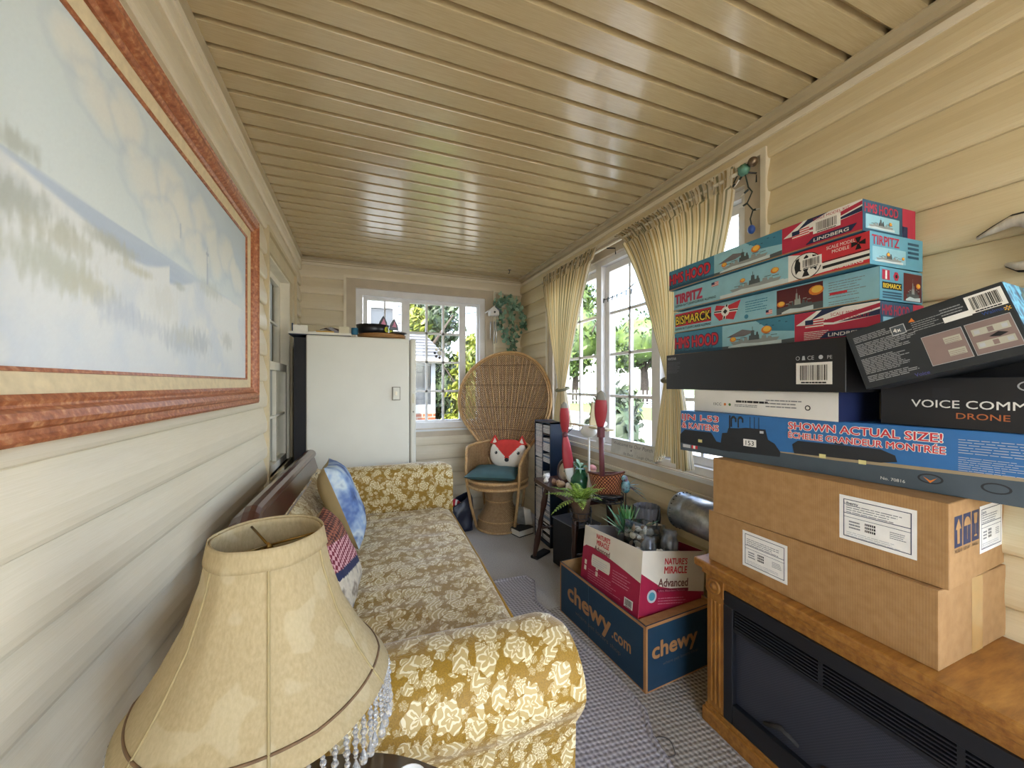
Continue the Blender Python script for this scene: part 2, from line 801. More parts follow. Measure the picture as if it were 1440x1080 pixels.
# right window (window_2): three casements
W = lambda a, d: (XR + d, a)
w2 = wstruct('window_2')
g = G(M_TRIM)
casing(g, W, 1.045, 2.987, 0.665, 2.152, 0.022, -0.03, 0.0)
g.m(M_CASE)
casing(g, W, 1.066, 2.966, 0.687, 2.13, 0.08, -0.014, 0.02)
g.build('casing', w2)
g = G(M_WHITE)
casing(g, W, 1.135, 2.90, 0.76, 2.06, 0.045, 0.015, 0.13)
for a in (1.70, 2.255):
    wbox(g, W, a - .03, a + .03, 0.015, 0.13, 0.80, 2.02)
g.build('window_frame', w2)
for a0, a1 in ((1.182, 1.668), (1.732, 2.223), (2.287, 2.853)):
    sash('sash', w2, W, a0, a1, 0.808, 2.012, 2, 4, 0.042, 0.018)
g = G(M_JMB)
wbox(g, W, 1.135, 2.90, -0.018, 0.02, 0.742, 0.762)
g.build('sill', w2)

# unseen second right window, added behind the viewpoint and widened for fill light (window_3_fill)
w3 = wstruct('window_3_fill')
g = G(M_CASE)
casing(g, W, -1.31, 0.28, 0.675, 2.15, 0.08, -0.02, 0.02)
g.build('casing', w3)
sash('sash', w3, W, -1.24, -0.515, 0.755, 2.07, 2, 4, 0.042, 0.018)
sash('sash', w3, W, -0.515, 0.21, 0.755, 2.07, 2, 4, 0.042, 0.018)

# unseen rear glazing, added this large behind the viewpoint to bring in fill daylight (window_4_fill)
W = lambda a, d: (a, YR - d)
w4 = wstruct('window_4_fill')
g = G(M_CASE)
casing(g, W, -0.36, 1.42, 0.14, 2.2, 0.07, -0.02, 0.02)
g.build('casing', w4)
sash('sash', w4, W, -0.29, 0.53, 0.21, 2.13, 2, 3, 0.042, 0.018)
sash('sash', w4, W, 0.53, 1.35, 0.21, 2.13, 2, 3, 0.042, 0.018)

# left window into the house (window_5), double hung
W = lambda a, d: (XL - d, a)
w5 = wstruct('window_5')
M_CRM = mat('cream_window', '#f0ead9', 0.45, 0.05, 10)
M_CS5 = mat('left_casing', '#cdbf9e', 0.5, 0.06, 10)
g = G(M_CS5)
casing(g, W, 2.333, 3.292, 0.573, 2.042, 0.024, -0.028, 0.0)
casing(g, W, 2.355, 3.27, 0.595, 2.02, 0.085, -0.012, 0.03)
wbox(g, W, 2.32, 3.30, -0.05, 0.0, 0.555, 0.585)
g.build('casing', w5)
g = G(M_CRM)
casing(g, W, 2.435, 3.15, 0.66, 1.945, 0.02, 0.0, 0.10)
g.build('window_frame', w5)
sash('upper_sash', w5, W, 2.45, 3.135, 1.30, 1.93, 1, 2, 0.045, 0.014, 0.055, 0.085, M_CRM)
sash('lower_sash', w5, W, 2.45, 3.135, 0.675, 1.345, 2, 2, 0.05, 0.014, 0.015, 0.048, M_CRM)
# dim house room seen behind that window
M_DIM = mat('house_room_wall', '#a9a596', 0.9, 0.1, 3)
g = G(M_DIM)
x0 = XL - .13
g.quad((x0 - 1.2, 1.9, 0), (x0 - 1.2, 4.6, 0), (x0 - 1.2, 4.6, 2.5), (x0 - 1.2, 1.9, 2.5))
g.quad((x0, 1.9, 2.4), (x0, 4.6, 2.4), (x0 - 1.2, 4.6, 2.4), (x0 - 1.2, 1.9, 2.4))
g.quad((x0, 1.9, .1), (x0, 4.6, .1), (x0 - 1.2, 4.6, .1), (x0 - 1.2, 1.9, .1))
g.quad((x0, 1.9, 0), (x0 - 1.2, 1.9, 0), (x0 - 1.2, 1.9, 2.5), (x0, 1.9, 2.5))
g.quad((x0, 4.6, 0), (x0 - 1.2, 4.6, 0), (x0 - 1.2, 4.6, 2.5), (x0, 4.6, 2.5))
struct(g.build('wall_house', fix=False))
# ------------------------------------------------------------------ sky, sun, daylight
wd = bpy.data.worlds.new('world')
SC.world = wd
wd.use_nodes = True
nt = wd.node_tree
bg = nt.nodes['Background']
sky = nt.nodes.new('ShaderNodeTexSky')
sky.sky_type = 'NISHITA'
sky.sun_disc = False
sky.sun_elevation = math.radians(48)
sky.sun_rotation = math.radians(250)
sky.air_density = 1.0
sky.dust_density = 2.0
tc = nt.nodes.new('ShaderNodeTexCoord')
ns = nt.nodes.new('ShaderNodeTexNoise')
ns.inputs['Scale'].default_value = 3.0
ns.inputs['Detail'].default_value = 5
nt.links.new(tc.outputs['Generated'], ns.inputs['Vector'])
rp = nt.nodes.new('ShaderNodeValToRGB')
rp.color_ramp.elements[0].position = 0.45
rp.color_ramp.elements[1].position = 0.68
nt.links.new(ns.outputs['Fac'], rp.inputs['Fac'])
mxn = nt.nodes.new('ShaderNodeMixRGB')
mxn.inputs['Color2'].default_value = (5.5, 5.6, 5.8, 1)
nt.links.new(rp.outputs['Color'], mxn.inputs['Fac'])
nt.links.new(sky.outputs['Color'], mxn.inputs['Color1'])
nt.links.new(mxn.outputs['Color'], bg.inputs['Color'])
bg.inputs['Strength'].default_value = 0.30

sd = bpy.data.lights.new('sun', 'SUN')
sd.energy = 3.2
sd.angle = math.radians(1.0)
sd.color = (1.0, 0.95, 0.86)
sun = bpy.data.objects.new('sun', sd)
COL.objects.link(sun)
sun.rotation_euler = Vector((0.26, 0.72, -1.05)).to_track_quat('-Z', 'Y').to_euler()


def portal(loc, rot, sx, sy):
    d = bpy.data.lights.new('window_daylight', 'AREA')
    d.shape = 'RECTANGLE'
    d.size, d.size_y = sx, sy
    d.cycles.is_portal = True
    o = bpy.data.objects.new('window_daylight', d)
    COL.objects.link(o)
    o.location = loc
    o.rotation_euler = rot


portal((XR + .10, 2.02, 1.41), (0, PI / 2, 0), 1.34, 1.80)
portal((XR + .10, -0.515, 1.41), (0, PI / 2, 0), 1.34, 1.45)
portal((0.55, YB + .10, 1.41), (-PI / 2, 0, 0), 1.26, 1.34)
portal((0.53, YR - .10, 1.17), (PI / 2, 0, 0), 1.64, 1.92)

SC.view_settings.exposure = 2.85
SC.cycles.use_denoising = True
SC.cycles.max_bounces = 10
SC.cycles.diffuse_bounces = 6
SC.cycles.transparent_max_bounces = 24
SC.cycles.sample_clamp_indirect = 6.0
SC.cycles.caustics_reflective = False
SC.cycles.caustics_refractive = False

# ------------------------------------------------------------------ outdoors
M_GRAVEL = mat('gravel', '#8d887f', 0.95, 0.35, 9, 0.5, stretch=(1, 1, 1))
M_GRASS = mat('lawn_grass', '#46561c', 0.95, 0.4, 3)
M_ROAD = mat('asphalt', '#6a6b6d', 0.9, 0.12, 2)
M_SOIL = mat('garden_soil', '#6d6247', 0.95, 0.3, 2)
g = G(M_GRAVEL)
g.box(1.75, 11.5, -60, 80, -0.6, -0.35)
struct(g.build('ground_gravel'))
g = G(M_GRASS)
g.box(11.5, 17.5, -60, 80, -0.6, -0.34)
struct(g.build('ground_lawn'))
g = G(M_ROAD)
g.box(17.5, 27, -60, 120, -0.6, -0.33)
struct(g.build('road'))
g = G(M_GRASS)
g.box(27, 160, -60, 160, -0.6, -0.30)
g.box(-60, 1.75, 3.9, 160, -0.6, -0.32)
struct(g.build('ground_field'))
g = G(M_GRAVEL)
g.box(-60, 1.75, -60, -1.6, -0.6, -0.34)
struct(g.build('ground_yard'))


def leaf_mat(name, a, b, c):
    t = NT(name)
    v = t.coord('Object')
    f = t.noise(v, 1.3, 3)
    oi = t.n('ShaderNodeNewGeometry')
    f2 = t.math('ADD', t.math('MULTIPLY', f, 0.6), t.math('MULTIPLY', oi.outputs['Random Per Island'], 0.4))
    col = t.ramp(f2, [(0.3, srgb(a)), (0.5, srgb(b)), (0.72, srgb(c))])
    t.base(col)
    t.set(Roughness=0.6)
    return t.mat


M_LEAF_D = leaf_mat('leaf_dark', '#141d0f', '#213016', '#33451d')
M_LEAF_M = leaf_mat('leaf_green', '#1d2b10', '#324617', '#4d6122')
M_LEAF_Y = leaf_mat('leaf_yellow_green', '#414c10', '#5d6718', '#7d7f26')
M_BARK = mat('bark', '#332a22', 0.9, 0.3, 6, 0.5)


def leaves(g, c, rx, ry, rz, n, size, rnd, hollow=0.55):
    for _ in range(n):
        d = Vector((rnd.gauss(0, 1), rnd.gauss(0, 1), rnd.gauss(0, 1))).normalized()
        q = (hollow + (1 - hollow) * rnd.random()) * (1 + 0.3 * noise.noise(d * 2.2 + Vector(c)))
        p = Vector((c[0] + d.x * rx * q, c[1] + d.y * ry * q, c[2] + d.z * rz * q))
        s = size * (0.6 + 0.8 * rnd.random())
        a = Vector((rnd.gauss(0, 1), rnd.gauss(0, 1), rnd.gauss(0, 1))).normalized()
        b = a.orthogonal().normalized()
        w = a.cross(b)
        g.add([p - b * s, p - w * s * .45 + a * s * .1, p + b * s, p + w * s * .45 + a * s * .1], [(0, 1, 2, 3)])


def tree(name, label, loc, h, blobs, lm, n, size, trunk=0.18, seed=1, cat='tree', group=None):
    rnd = random.Random(seed)
    r = thing(name, label, cat, loc, group=group)
    g = G(M_BARK)
    g.tube([(0, 0, -.1), (0.05, 0, h * .2), (-.04, .04, h * .45), (0, 0, h * .7)], [trunk, trunk * .8, trunk * .6, trunk * .2], 8)
    for k in range(4):
        a = k * 1.7 + seed
        g.tube([(0, 0, h * .3), (math.cos(a) * h * .12, math.sin(a) * h * .12, h * .45), (math.cos(a) * h * .24, math.sin(a) * h * .24, h * .62)], [trunk * .4, trunk * .3, trunk * .1], 6)
    g.build('trunk', r)
    g = G(lm)
    for (x, y, z, a, b, c) in blobs:
        g.ball((x, y, z), 1, 12, 8, a * .72, b * .72, c * .72, 0.3, 2, seed)
        leaves(g, (x, y, z), a, b, c, int(n / len(blobs)), size, rnd)
    g.build('crown', r, fix=False)
    return r


# seen through the right-hand window
tree('shade_tree', 'round green shade tree with forked trunk across the road, seen through the right window', (20.5, 24.0, -.3), 8,
     [(0, 0, 4.9, 3.6, 3.6, 2.4), (-1.8, .8, 3.7, 2, 2, 1.4), (1.8, -.8, 3.7, 2, 2, 1.4)], M_LEAF_M, 2600, .22, .38, 3, group=None)
tree('maple_tree', 'tall dense green tree standing left of the forked tree beyond the road', (16.4, 27.5, -.3), 11,
     [(0, 0, 5.4, 2.6, 2.6, 3.6), (.4, 1, 8.5, 2.2, 2.2, 2.4), (-1.2, 0, 3.6, 1.8, 1.8, 1.8)], M_LEAF_M, 2600, .26, .3, 5)
tree('roadside_tree', 'dark green tree beyond the far roadside, right of the forked tree', (34, 22.0, -.3), 12,
     [(0, 0, 5.5, 4.6, 4.6, 4.4), (2, -3, 4.2, 3, 3, 3)], M_LEAF_D, 1800, .34, .4, 8)
tree('garden_shrub', 'leafy green shrub growing just outside the right window', (3.0, 4.05, -.35), 1.5,
     [(0, 0, .85, .42, .42, .62), (.25, .25, 1.25, .3, .3, .32)], M_LEAF_D, 520, .07, .02, 11, 'shrub')
# white picket fence across the road
M_PICK = mat('picket_white', '#9a9a98', 0.6, 0.05, 8)
g = G(M_PICK)
fd = Vector((-.62, .78, 0))
p0 = Vector((31.5, 6, -.3))
for k in range(130):
    p = p0 + fd * (k * .28)
    g.box(p.x - .05, p.x + .05, p.y - .05, p.y + .05, -.3, .75)
for z in (0.0, .5):
    a, b = p0 + Vector((0, 0, z + .2)), p0 + fd * 36.4 + Vector((0, 0, z + .2))
    g.tube([a, b], .05, 4)
tag(g.build('picket_fence'), 'white picket fence running along the far side of the road', 'fence')

# seen through the back window: white siding wing
M_OUTS = mat('white_siding', '#97999b', 0.5, 0.04, 4)
M_DKG = mat('dark_glass', '#2b3137', 0.12, 0.15, 2)
r = thing('neighbouring_house', 'white sided house wing with a small window, behind the black cat bowl', 'house', (-1.2, 6.2, -.32))
g = G(M_OUTS)
z = 0
while z < 3.6:
    g.box(-2.2, 1.8, 0, 3.0, z, z + .13)
    g.box(-2.205, 1.805, -.018, 3.0, z + .015, z + .11)
    z += .13
g.build('wall', r)
g = G(M_OUTS)
casing(g, lambda a, d: (a, d), 1.27, 1.73, 1.75, 2.75, .07, -.07, -.02)
g.build('window_frame', r)
g = G(M_DKG)
g.box(1.34, 1.66, -.035, -.025, 1.82, 2.68)
g.build('pane', r)

# low sunroom with grey shingle roof and brick base
M_SHG = mat('grey_shingles', '#454649', 0.9, 0.15, 6)
M_BRK = None
t = NT('brick_base')
bt = t.n('ShaderNodeTexBrick')
bt.inputs['Color1'].default_value = srgb('#70361d')
bt.inputs['Color2'].default_value = srgb('#7d4429')
bt.inputs['Mortar'].default_value = srgb('#83766a')
bt.inputs['Scale'].default_value = 1.0
bt.inputs['Brick Width'].default_value = .24
bt.inputs['Row Height'].default_value = .085
bt.inputs['Mortar Size'].default_value = .012
t.l(t.coord('Object', rot=(PI / 2, 0, 0)), bt.inputs['Vector'])
t.base(bt.outputs['Color'])
t.set(Roughness=.9)
M_BRK = t.mat
r = thing('sunroom', 'low white sunroom with grey shingle roof and red brick base outside the back window', 'house', (0, 9.0, -.32))
g = G(M_BRK)
g.box(-3, 1.62, 0, 3.2, 0, .86)
g.build('brick_base', r)
g = G(M_OUTS)
g.box(-3, 1.62, .02, 3.2, .86, 1.05)
g.box(-3, 1.62, .02, 3.2, 1.95, 2.10)
for x in (-3, -1.9, -.85, .15, .62, 1.52):
    g.box(x, x + .10, .0, .12, .86, 2.10)
g.box(-3, 1.6, 1.6, 3.2, .9, 2.1)
g.build('wall', r)
g = G(M_DKG)
g.box(-2.95, 1.6, .06, .075, 1.05, 1.95)
g.box(1.58, 1.6, .1, 1.6, 1.05, 1.95)
g.build('pane', r)
g = G(M_SHG)
n_ = 9
for k in range(n_):
    a, b = k / n_, (k + 1) / n_
    y0_, y1_ = -.3 + a * 1.9, -.3 + b * 1.9
    z0_, z1_ = 2.08 + a * .85, 2.08 + b * .85
    x1a, x1b = 1.86 - a * .28, 1.86 - b * .28
    g.add([(-3.2, y0_, z0_ + .03), (x1a, y0_, z0_ + .03), (x1b, y1_, z1_), (-3.2, y1_, z1_), (-3.2, y0_, z0_), (x1a, y0_, z0_)], [(0, 1, 2, 3), (4, 5, 1, 0)])
g.box(-3.2, 1.6, 1.58, 3.2, 2.0, 2.92)
g.build('roof', r, fix=False)
g = G(mat('fascia_cream', '#9d927c', .6, .05, 5))
g.box(-3.2, 1.86, -.32, -.28, 2.0, 2.11)
g.build('fascia', r)

tree('backyard_tree', 'big dark green tree behind the grey roof of the sunroom', (2.1, 14.8, -.3), 8,
     [(0, 0, 3.9, 1.5, 2.0, 1.5), (-1.3, .6, 4.2, 1.5, 1.6, 1.5)], M_LEAF_D, 4200, .17, .12, 21)
tree('backyard_tree', 'yellow-green tree at the left end of the sunroom roof', (1.45, 12.75, -.3), 6,
     [(0, 0, 3.35, .62, .6, .75), (-.6, 0, 3.0, .6, .5, .6)], M_LEAF_Y, 1500, .15, .2, 23)
tree('tall_bush', 'bright yellow-green bush right of the sunroom, beside the window frame', (2.74, 9.9, -.32), 3.2,
     [(0, 0, 1.2, .62, .7, 1.25), (.05, 0, 2.1, .5, .5, .75)], M_LEAF_Y, 1900, .1, .1, 25, 'bush')
tree('garden_bush', 'dark green bush beside the right corner of the sunroom', (2.36, 11.6, -.32), 2.6,
     [(0, 0, 1.1, .5, .5, 1.1), (.1, .3, 1.9, .45, .45, .7)], M_LEAF_D, 1500, .1, .1, 27, 'bush')
tree('flowering_bush', 'small light green bush on the ground right of the brick base', (2.12, 9.4, -.32), .9,
     [(0, 0, .5, .35, .3, .32)], M_LEAF_Y, 420, .06, .03, 29, 'bush')
g = G(mat('black_wire', '#22242a', .6, .1, 5))
g.tube([(-2, 17.5, 5.0), (2.8, 17.5, 4.2), (6, 17.5, 4.75)], .025, 5)
tag(g.build('overhead_wire'), 'dark overhead wire crossing the sky behind the back window', 'wire')
# ------------------------------------------------------------------ fabrics and woods
def brocade(name, scale=15.5):
    """mustard ground with raised ivory flowers and leaves"""
    t = NT(name)
    v0 = t.coord('Object')
    nd = t.n('ShaderNodeTexNoise', ins={'Scale': 45.0, 'Detail': 2.0})
    t.l(v0, nd.inputs['Vector'])
    mv = t.n('ShaderNodeMixRGB', blend_type='LINEAR_LIGHT', ins={'Fac': 0.008})
    t.l(v0, mv.inputs['Color1'])
    t.l(nd.outputs['Color'], mv.inputs['Color2'])
    vec = mv.outputs['Color']

    def motif(sc, rnd_, k=1.0):
        vo = t.n('ShaderNodeTexVoronoi', feature='F1', ins={'Scale': sc, 'Randomness': rnd_})
        t.l(vec, vo.inputs['Vector'])
        sb = t.n('ShaderNodeVectorMath', operation='SUBTRACT')
        t.l(vec, sb.inputs[0])
        t.l(vo.outputs['Position'], sb.inputs[1])
        ml = t.n('ShaderNodeVectorMath', operation='SCALE')
        t.l(sb.outputs[0], ml.inputs[0])
        ml.inputs['Scale'].default_value = sc
        s3 = t.n('ShaderNodeSeparateXYZ')
        t.l(ml.outputs[0], s3.inputs[0])
        sc3 = t.n('ShaderNodeSeparateColor')
        t.l(vo.outputs['Color'], sc3.inputs[0])
        ph = t.math('MULTIPLY', sc3.outputs[0], 6.28)
        px_ = t.math('SUBTRACT', s3.outputs[0], t.math('MULTIPLY', s3.outputs[1], .55))
        py_ = t.math('ADD', s3.outputs[2], t.math('MULTIPLY', s3.outputs[1], .55))
        ang = t.math('ADD', t.math('ARCTAN2', py_, px_), ph)
        r_ = vo.outputs['Distance']
        # flower: five petals with ringed petals inside
        petal = t.math('COSINE', t.math('MULTIPLY', ang, 5.0))
        rad = t.math('ADD', .47 * k, t.math('MULTIPLY', petal, .075))
        fm = t.math('GREATER_THAN', rad, r_)
        rings = t.math('SINE', t.math('ADD', t.math('MULTIPLY', r_, 27.0), t.math('MULTIPLY', petal, 1.9)))
        # leaf: pointed ellipse with side veins
        ca, sa = t.math('COSINE', ph), t.math('SINE', ph)
        lx = t.math('ADD', t.math('MULTIPLY', px_, ca), t.math('MULTIPLY', py_, sa))
        ly = t.math('SUBTRACT', t.math('MULTIPLY', py_, ca), t.math('MULTIPLY', px_, sa))
        lz = t.math('ADD', t.math('ABSOLUTE', t.math('MULTIPLY', ly, 3.3)), t.math('MULTIPLY', t.math('MULTIPLY', lx, lx), 3.4))
        lm = t.math('MULTIPLY', t.math('LESS_THAN', lz, .92 * k), t.math('LESS_THAN', r_, .58 * k))
        veins = t.math('SINE', t.math('ADD', t.math('MULTIPLY', lx, 24.0), t.math('ABSOLUTE', t.math('MULTIPLY', ly, 24.0))))
        pick = t.math('GREATER_THAN', sc3.outputs[1], .48)
        m_ = t.mix(pick, fm, lm)
        ln = t.mix(pick, rings, veins)
        return m_, ln
    m1, l1 = motif(scale, .75)
    m2, l2 = motif(scale * 1.7, .9, .86)
    m3, l3 = motif(scale * 2.7, 1.0, .8)
    line = t.mix(m1, t.mix(m2, l3, l2), l1)
    mm = t.math('MAXIMUM', t.math('MAXIMUM', m1, m2), t.math('MULTIPLY', m3, .55))
    lit = t.ramp(line, [(.30, (0, 0, 0)), (.66, (1, 1, 1))])
    ivory = t.mix(lit, srgb('#bea66e'), srgb('#e8dcb6'))
    ground = t.ramp(t.noise(v0, 300, 2), [(.3, srgb('#8c6b18')), (.7, srgb('#a37e22'))])
    t.base(t.mix(mm, ground, ivory))
    t.set(Roughness=0.55)
    t.b.inputs['Sheen Weight'].default_value = 0.6
    t.b.inputs['Sheen Roughness'].default_value = 0.35
    t.b.inputs['Sheen Tint'].default_value = (1, .96, .88, 1)
    t.bump(t.mix(.5, mm, lit, 'ADD'), 0.5, 0.003)
    return t.mat


M_BROC = brocade('gold_brocade')
M_PIPE = mat('gold_piping', '#a07c2c', .6, .1, 30)
M_MAHOG = mat('mahogany', '#4a2a22', .28, .35, 5, 0.1, coat=.4, stretch=(1, 1, 1))
M_DKWOOD = mat('dark_wood', '#3b2018', .35, .3, 6, 0.1, coat=.3)


def arc(cx, cz, r, a0, a1, n, rz=None):
    rz = rz or r
    return [(cx + r * math.cos(math.radians(a0 + (a1 - a0) * i / n)), cz + rz * math.sin(math.radians(a0 + (a1 - a0) * i / n))) for i in range(n + 1)]


# ------------------------------------------------------------------ sofa
sofa = thing('sofa', 'long vintage sofa in mustard and ivory floral brocade with a carved wood back rail', 'sofa', (0.455, 0.80, 0), math.radians(-2.3))


def arm(g, prof, x0, x1, tuck=0.05, n=26, wob=0.004, seed=0, sag=0.0):
    """profile in (y,z) swept along x with rounded front"""
    cy = sum(p[0] for p in prof) / len(prof)
    m_ = len(prof)

    def f(u, v):
        k = int(round(u * m_)) % m_
        y, z = prof[k]
        x = x0 + (x1 - x0) * v
        if v > .90:
            q = (v - .90) / .10
            s = math.sqrt(max(0, 1 - q * q * .55))
            y = cy + (y - cy) * (0.62 + .38 * s)
            z = .36 + (z - .36) * (0.70 + .30 * s)
        w = wob * noise.noise(Vector((x * 9, y * 14, z * 14 + seed)))
        z = z - sag * max(0, v - .4) ** 2 * (z / .65)
        return (x, y + w, z + w * .6)
    g.grid(f, m_, n, closed_u=True, uv=False)
    # front cap
    vs = [f(k / m_, 1.0) for k in range(m_)]
    c = (x1 + .004, sum(p[1] for p in vs) / m_, sum(p[2] for p in vs) / m_)
    g.add(vs + [c], [(k, (k + 1) % m_, m_) for k in range(m_)], True)


near = [(.02, .13), (.10, .13), (.205, .13), (.205, .25), (.205, .40), (.206, .47)] + arc(.080, .497, .124, 12, 215, 14, .112) + [(.012, .385), (.014, .28), (.016, .2)]
g = G(M_BROC)
arm(g, near, -.68, .035, wob=.006)
g.build('arm', sofa)
far = [(1.90, .13), (1.80, .13), (1.705, .13), (1.705, .25), (1.705, .42), (1.70, .55)] + arc(1.80, .60, .105, 175, -30, 14, .085) + [(1.89, .45), (1.895, .30)]
g = G(M_BROC)
arm(g, far[::-1], -.86, .045, wob=.004, seed=5)
g.build('arm', sofa)

g = G(M_BROC)


def seat_top(u, v):
    x = -.64 + .665 * u
    y = .19 + 1.53 * v
    ed = min(1, min(u, 1 - u) * 9) * min(1, min(v, 1 - v) * 16)
    z = .375 + .05 * math.sqrt(max(ed, 0)) + .010 * math.sin(PI * v)
    z += .0055 * math.sin(v * 62 + 2 * noise.noise(Vector((x * 3, y * 3, 0)))) * ed * (0.5 + .7 * noise.noise(Vector((x * 4, y * 2, 3))))
    z += .006 * noise.noise(Vector((x * 7, y * 7, 1)))
    return (x, y, z)


g.grid(seat_top, 40, 110, uv=False)
g.box(-.64, .022, .19, 1.72, .27, .378, .012)
g.build('seat_cushion', sofa)
g = G(M_PIPE)
g.tube([(.024, .20, .382), (.027, .9, .386), (.024, 1.71, .382)], .006, 8)
g.build('piping', sofa)
g = G(M_BROC)
g.box(-.86, .0, .06, 1.86, .12, .275, .012)
g.build('seat_base', sofa)
g = G(M_BROC)


def backf(u, v):
    y = .20 + 1.58 * u
    k = v
    arch = .01
    prof_ = [(-.60, .36), (-.625, .46), (-.675, .56), (-.735, .65), (-.77, .69 + arch * .5), (-.80, .70 + arch * .6)]
    i = min(len(prof_) - 2, int(k * (len(prof_) - 1)))
    q = k * (len(prof_) - 1) - i
    a, b = prof_[i], prof_[i + 1]
    w = .006 * noise.noise(Vector((y * 8, k * 5, 2)))
    return (a[0] + (b[0] - a[0]) * q + w, y, a[1] + (b[1] - a[1]) * q)


g.grid(backf, 60, 15, uv=False)
g.build('backrest', sofa)
g = G(M_BROC)
g.box(-.875, -.77, .47, 1.86, .14, .66, .01)
g.build('back_panel', sofa)
g = G(M_MAHOG)
rail = [(-.692, -.095), (-.700, -.090), (-.722, -.012), (-.716, -.008), (-.712, .004), (-.716, .018), (-.728, .028), (-.744, .031), (-.762, .028), (-.774, .016), (-.778, .0), (-.80, -.01), (-.80, -.10)]
m_ = len(rail)


def railf(u, v):
    k = int(round(u * m_)) % m_
    y = .27 + 1.53 * v
    zc = .778 + .006 * math.sin(PI * v)
    dq = max(0, (.66 - y) / .39)
    zc -= .20 * (dq * dq * (3 - 2 * dq))
    return (rail[k][0] - .07 + .035 * dq, y, zc + rail[k][1] * (1 - .25 * dq))


g.grid(railf, m_, 40, closed_u=True, uv=False, smooth=False)
g.add([railf(k / m_, 0) for k in range(m_)], [tuple(range(m_))])
g.add([railf(k / m_, 1) for k in range(m_)], [tuple(range(m_))])
g.build('back_rail', sofa)
for lx in (-.74, -.06):
    for ly in (.10, 1.82):
        g = G(M_DKWOOD)
        g.lathe([(.018, .0135), (.024, .02), (.03, .08), (.034, .125)], 12, (lx, ly, 0))
        g.build('leg', sofa)


# ------------------------------------------------------------------ throw pillows on the sofa
def pillow_geo(g, w, h, t, front, back, n=22, seed=0, corner=.06):
    """pillow in local XZ plane, faces -Y (front) / +Y (back)"""
    for s, mt in ((-1, front), (1, back)):
        g.m(mt)

        def f(u, v):
            a, b = u * 2 - 1, v * 2 - 1
            pin = 1 - corner * (1 - abs(a)) * 0 - 0.07 * (1 - b * b) * abs(a) ** 2
            pin2 = 1 - 0.07 * (1 - a * a) * abs(b) ** 2
            th = t / 2 * (max(0, 1 - a ** 4) * max(0, 1 - b ** 4)) ** .55
            wv = .004 * noise.noise(Vector((a * 3 + seed, b * 3, s)))
            return (a * w / 2 * pin, s * (th + wv * (th > .002)), b * h / 2 * pin2)
        g.grid(f, n, n)


def blend_mat(name, cols, scale=3.0, rough=.7, detail=3):
    t = NT(name)
    f = t.noise(t.coord('Object'), scale, detail)
    n_ = len(cols)
    t.base(t.ramp(f, [(0.3 + 0.4 * i / (n_ - 1), srgb(c)) for i, c in enumerate(cols)]))
    t.set(Roughness=rough)
    return t.mat


M_BLUEP = blend_mat('blue_landscape_print', ['#33436a', '#5c76a8', '#93a9c4', '#c3cfcf', '#57719f'], 9)
M_TANSUEDE = mat('tan_pillow_back', '#a8946a', .8, .1, 12, .2)


def orient(normal, up, loc):
    """matrix whose local -Y is normal, local Z close to up"""
    y = -Vector(normal).normalized()
    z = Vector(up)
    z = (z - y * z.dot(y)).normalized()
    x = y.cross(z)
    m_ = Matrix((x, y, z)).transposed().to_4x4()
    m_.translation = Vector(loc)
    return m_


def place(root, M):
    root.matrix_world = M
    return root


r = thing('throw_pillow', 'blue landscape print throw pillow with tan back leaning at far end of the sofa', 'pillow')
g = G()
pillow_geo(g, .42, .41, .15, M_BLUEP, M_TANSUEDE, seed=2)
g.build('cover', r)
place(r, orient((.93, .04, .36), (-.36, .06, .93), (-.085, 2.12, .625)))


def hound(name, a, b, s=70):
    t = NT(name)
    ck = t.n('ShaderNodeTexChecker', ins={'Scale': s, 'Color1': srgb(a), 'Color2': srgb(b)})
    t.l(t.coord('Object', rot=(0, .78, 0)), ck.inputs['Vector'])
    t.base(ck.outputs['Color'])
    t.set(Roughness=.85)
    return t.mat


M_HB = hound('brown_houndstooth', '#4a241b', '#9a5a40')
M_HP = hound('pink_houndstooth', '#7a2434', '#d9a4a4')
M_NAVY = mat('navy_braid', '#23274a', .8, .15, 60)
M_TAP = blend_mat('tapestry_beige', ['#2d3354', '#c9bda5', '#d7cbb3', '#8c7d6a', '#cfc4ae'], 14)
r = thing('throw_pillow', 'patchwork throw pillow of brown and pink houndstooth with a navy band', 'pillow')
g = G()
pillow_geo(g, .40, .32, .13, M_TAP, M_TANSUEDE, n=64, seed=6)
# patches: recolour faces of the front by height
for mt in (M_HB, M_HP, M_NAVY):
    g.m(mt)
bmf = list(g.bm.faces)
for f in bmf:
    c = f.calc_center_median()
    if f.material_index == 0:
        d = c.z + c.x * .25
        f.material_index = g.mats.index(M_HB) if d > .075 else g.mats.index(M_HP) if d > -.015 else g.mats.index(M_NAVY) if d > -.042 else 0
g.build('cover', r)
place(r, orient((.91, -.12, .38), (-.38, .02, .92), (-.100, 1.48, .572)))

# ------------------------------------------------------------------ side table and lamp
tb = thing('side_table', 'round dark brown side table between the sofa arm and the lamp', 'table', (-.11, .43, 0))
tb.scale = (1.074, 1.074, 1.1)
g = G(M_DKWOOD)
g.lathe([(.0, .478), (.29, .478), (.308, .484), (.312, .492), (.306, .5), (0, .5)], 48)
g.build('tabletop', tb)
g = G(M_DKWOOD)
g.lathe([(.03, .10), (.045, .16), (.028, .22), (.04, .34), (.026, .40), (.06, .478)], 16)
g.build('pedestal', tb)
for k in range(3):
    a = k * 2 * PI / 3 + .5
    g = G(M_DKWOOD)
    g.tube([(.02 * math.cos(a), .02 * math.sin(a), .14), (.13 * math.cos(a), .13 * math.sin(a), .09), (.23 * math.cos(a), .23 * math.sin(a), .028)], [.022, .018, .014], 8)
    g.build('leg', tb)
r = thing('cup', 'small white cup on the round side table below the lamp fringe', 'cup', (.07, .614, .55))
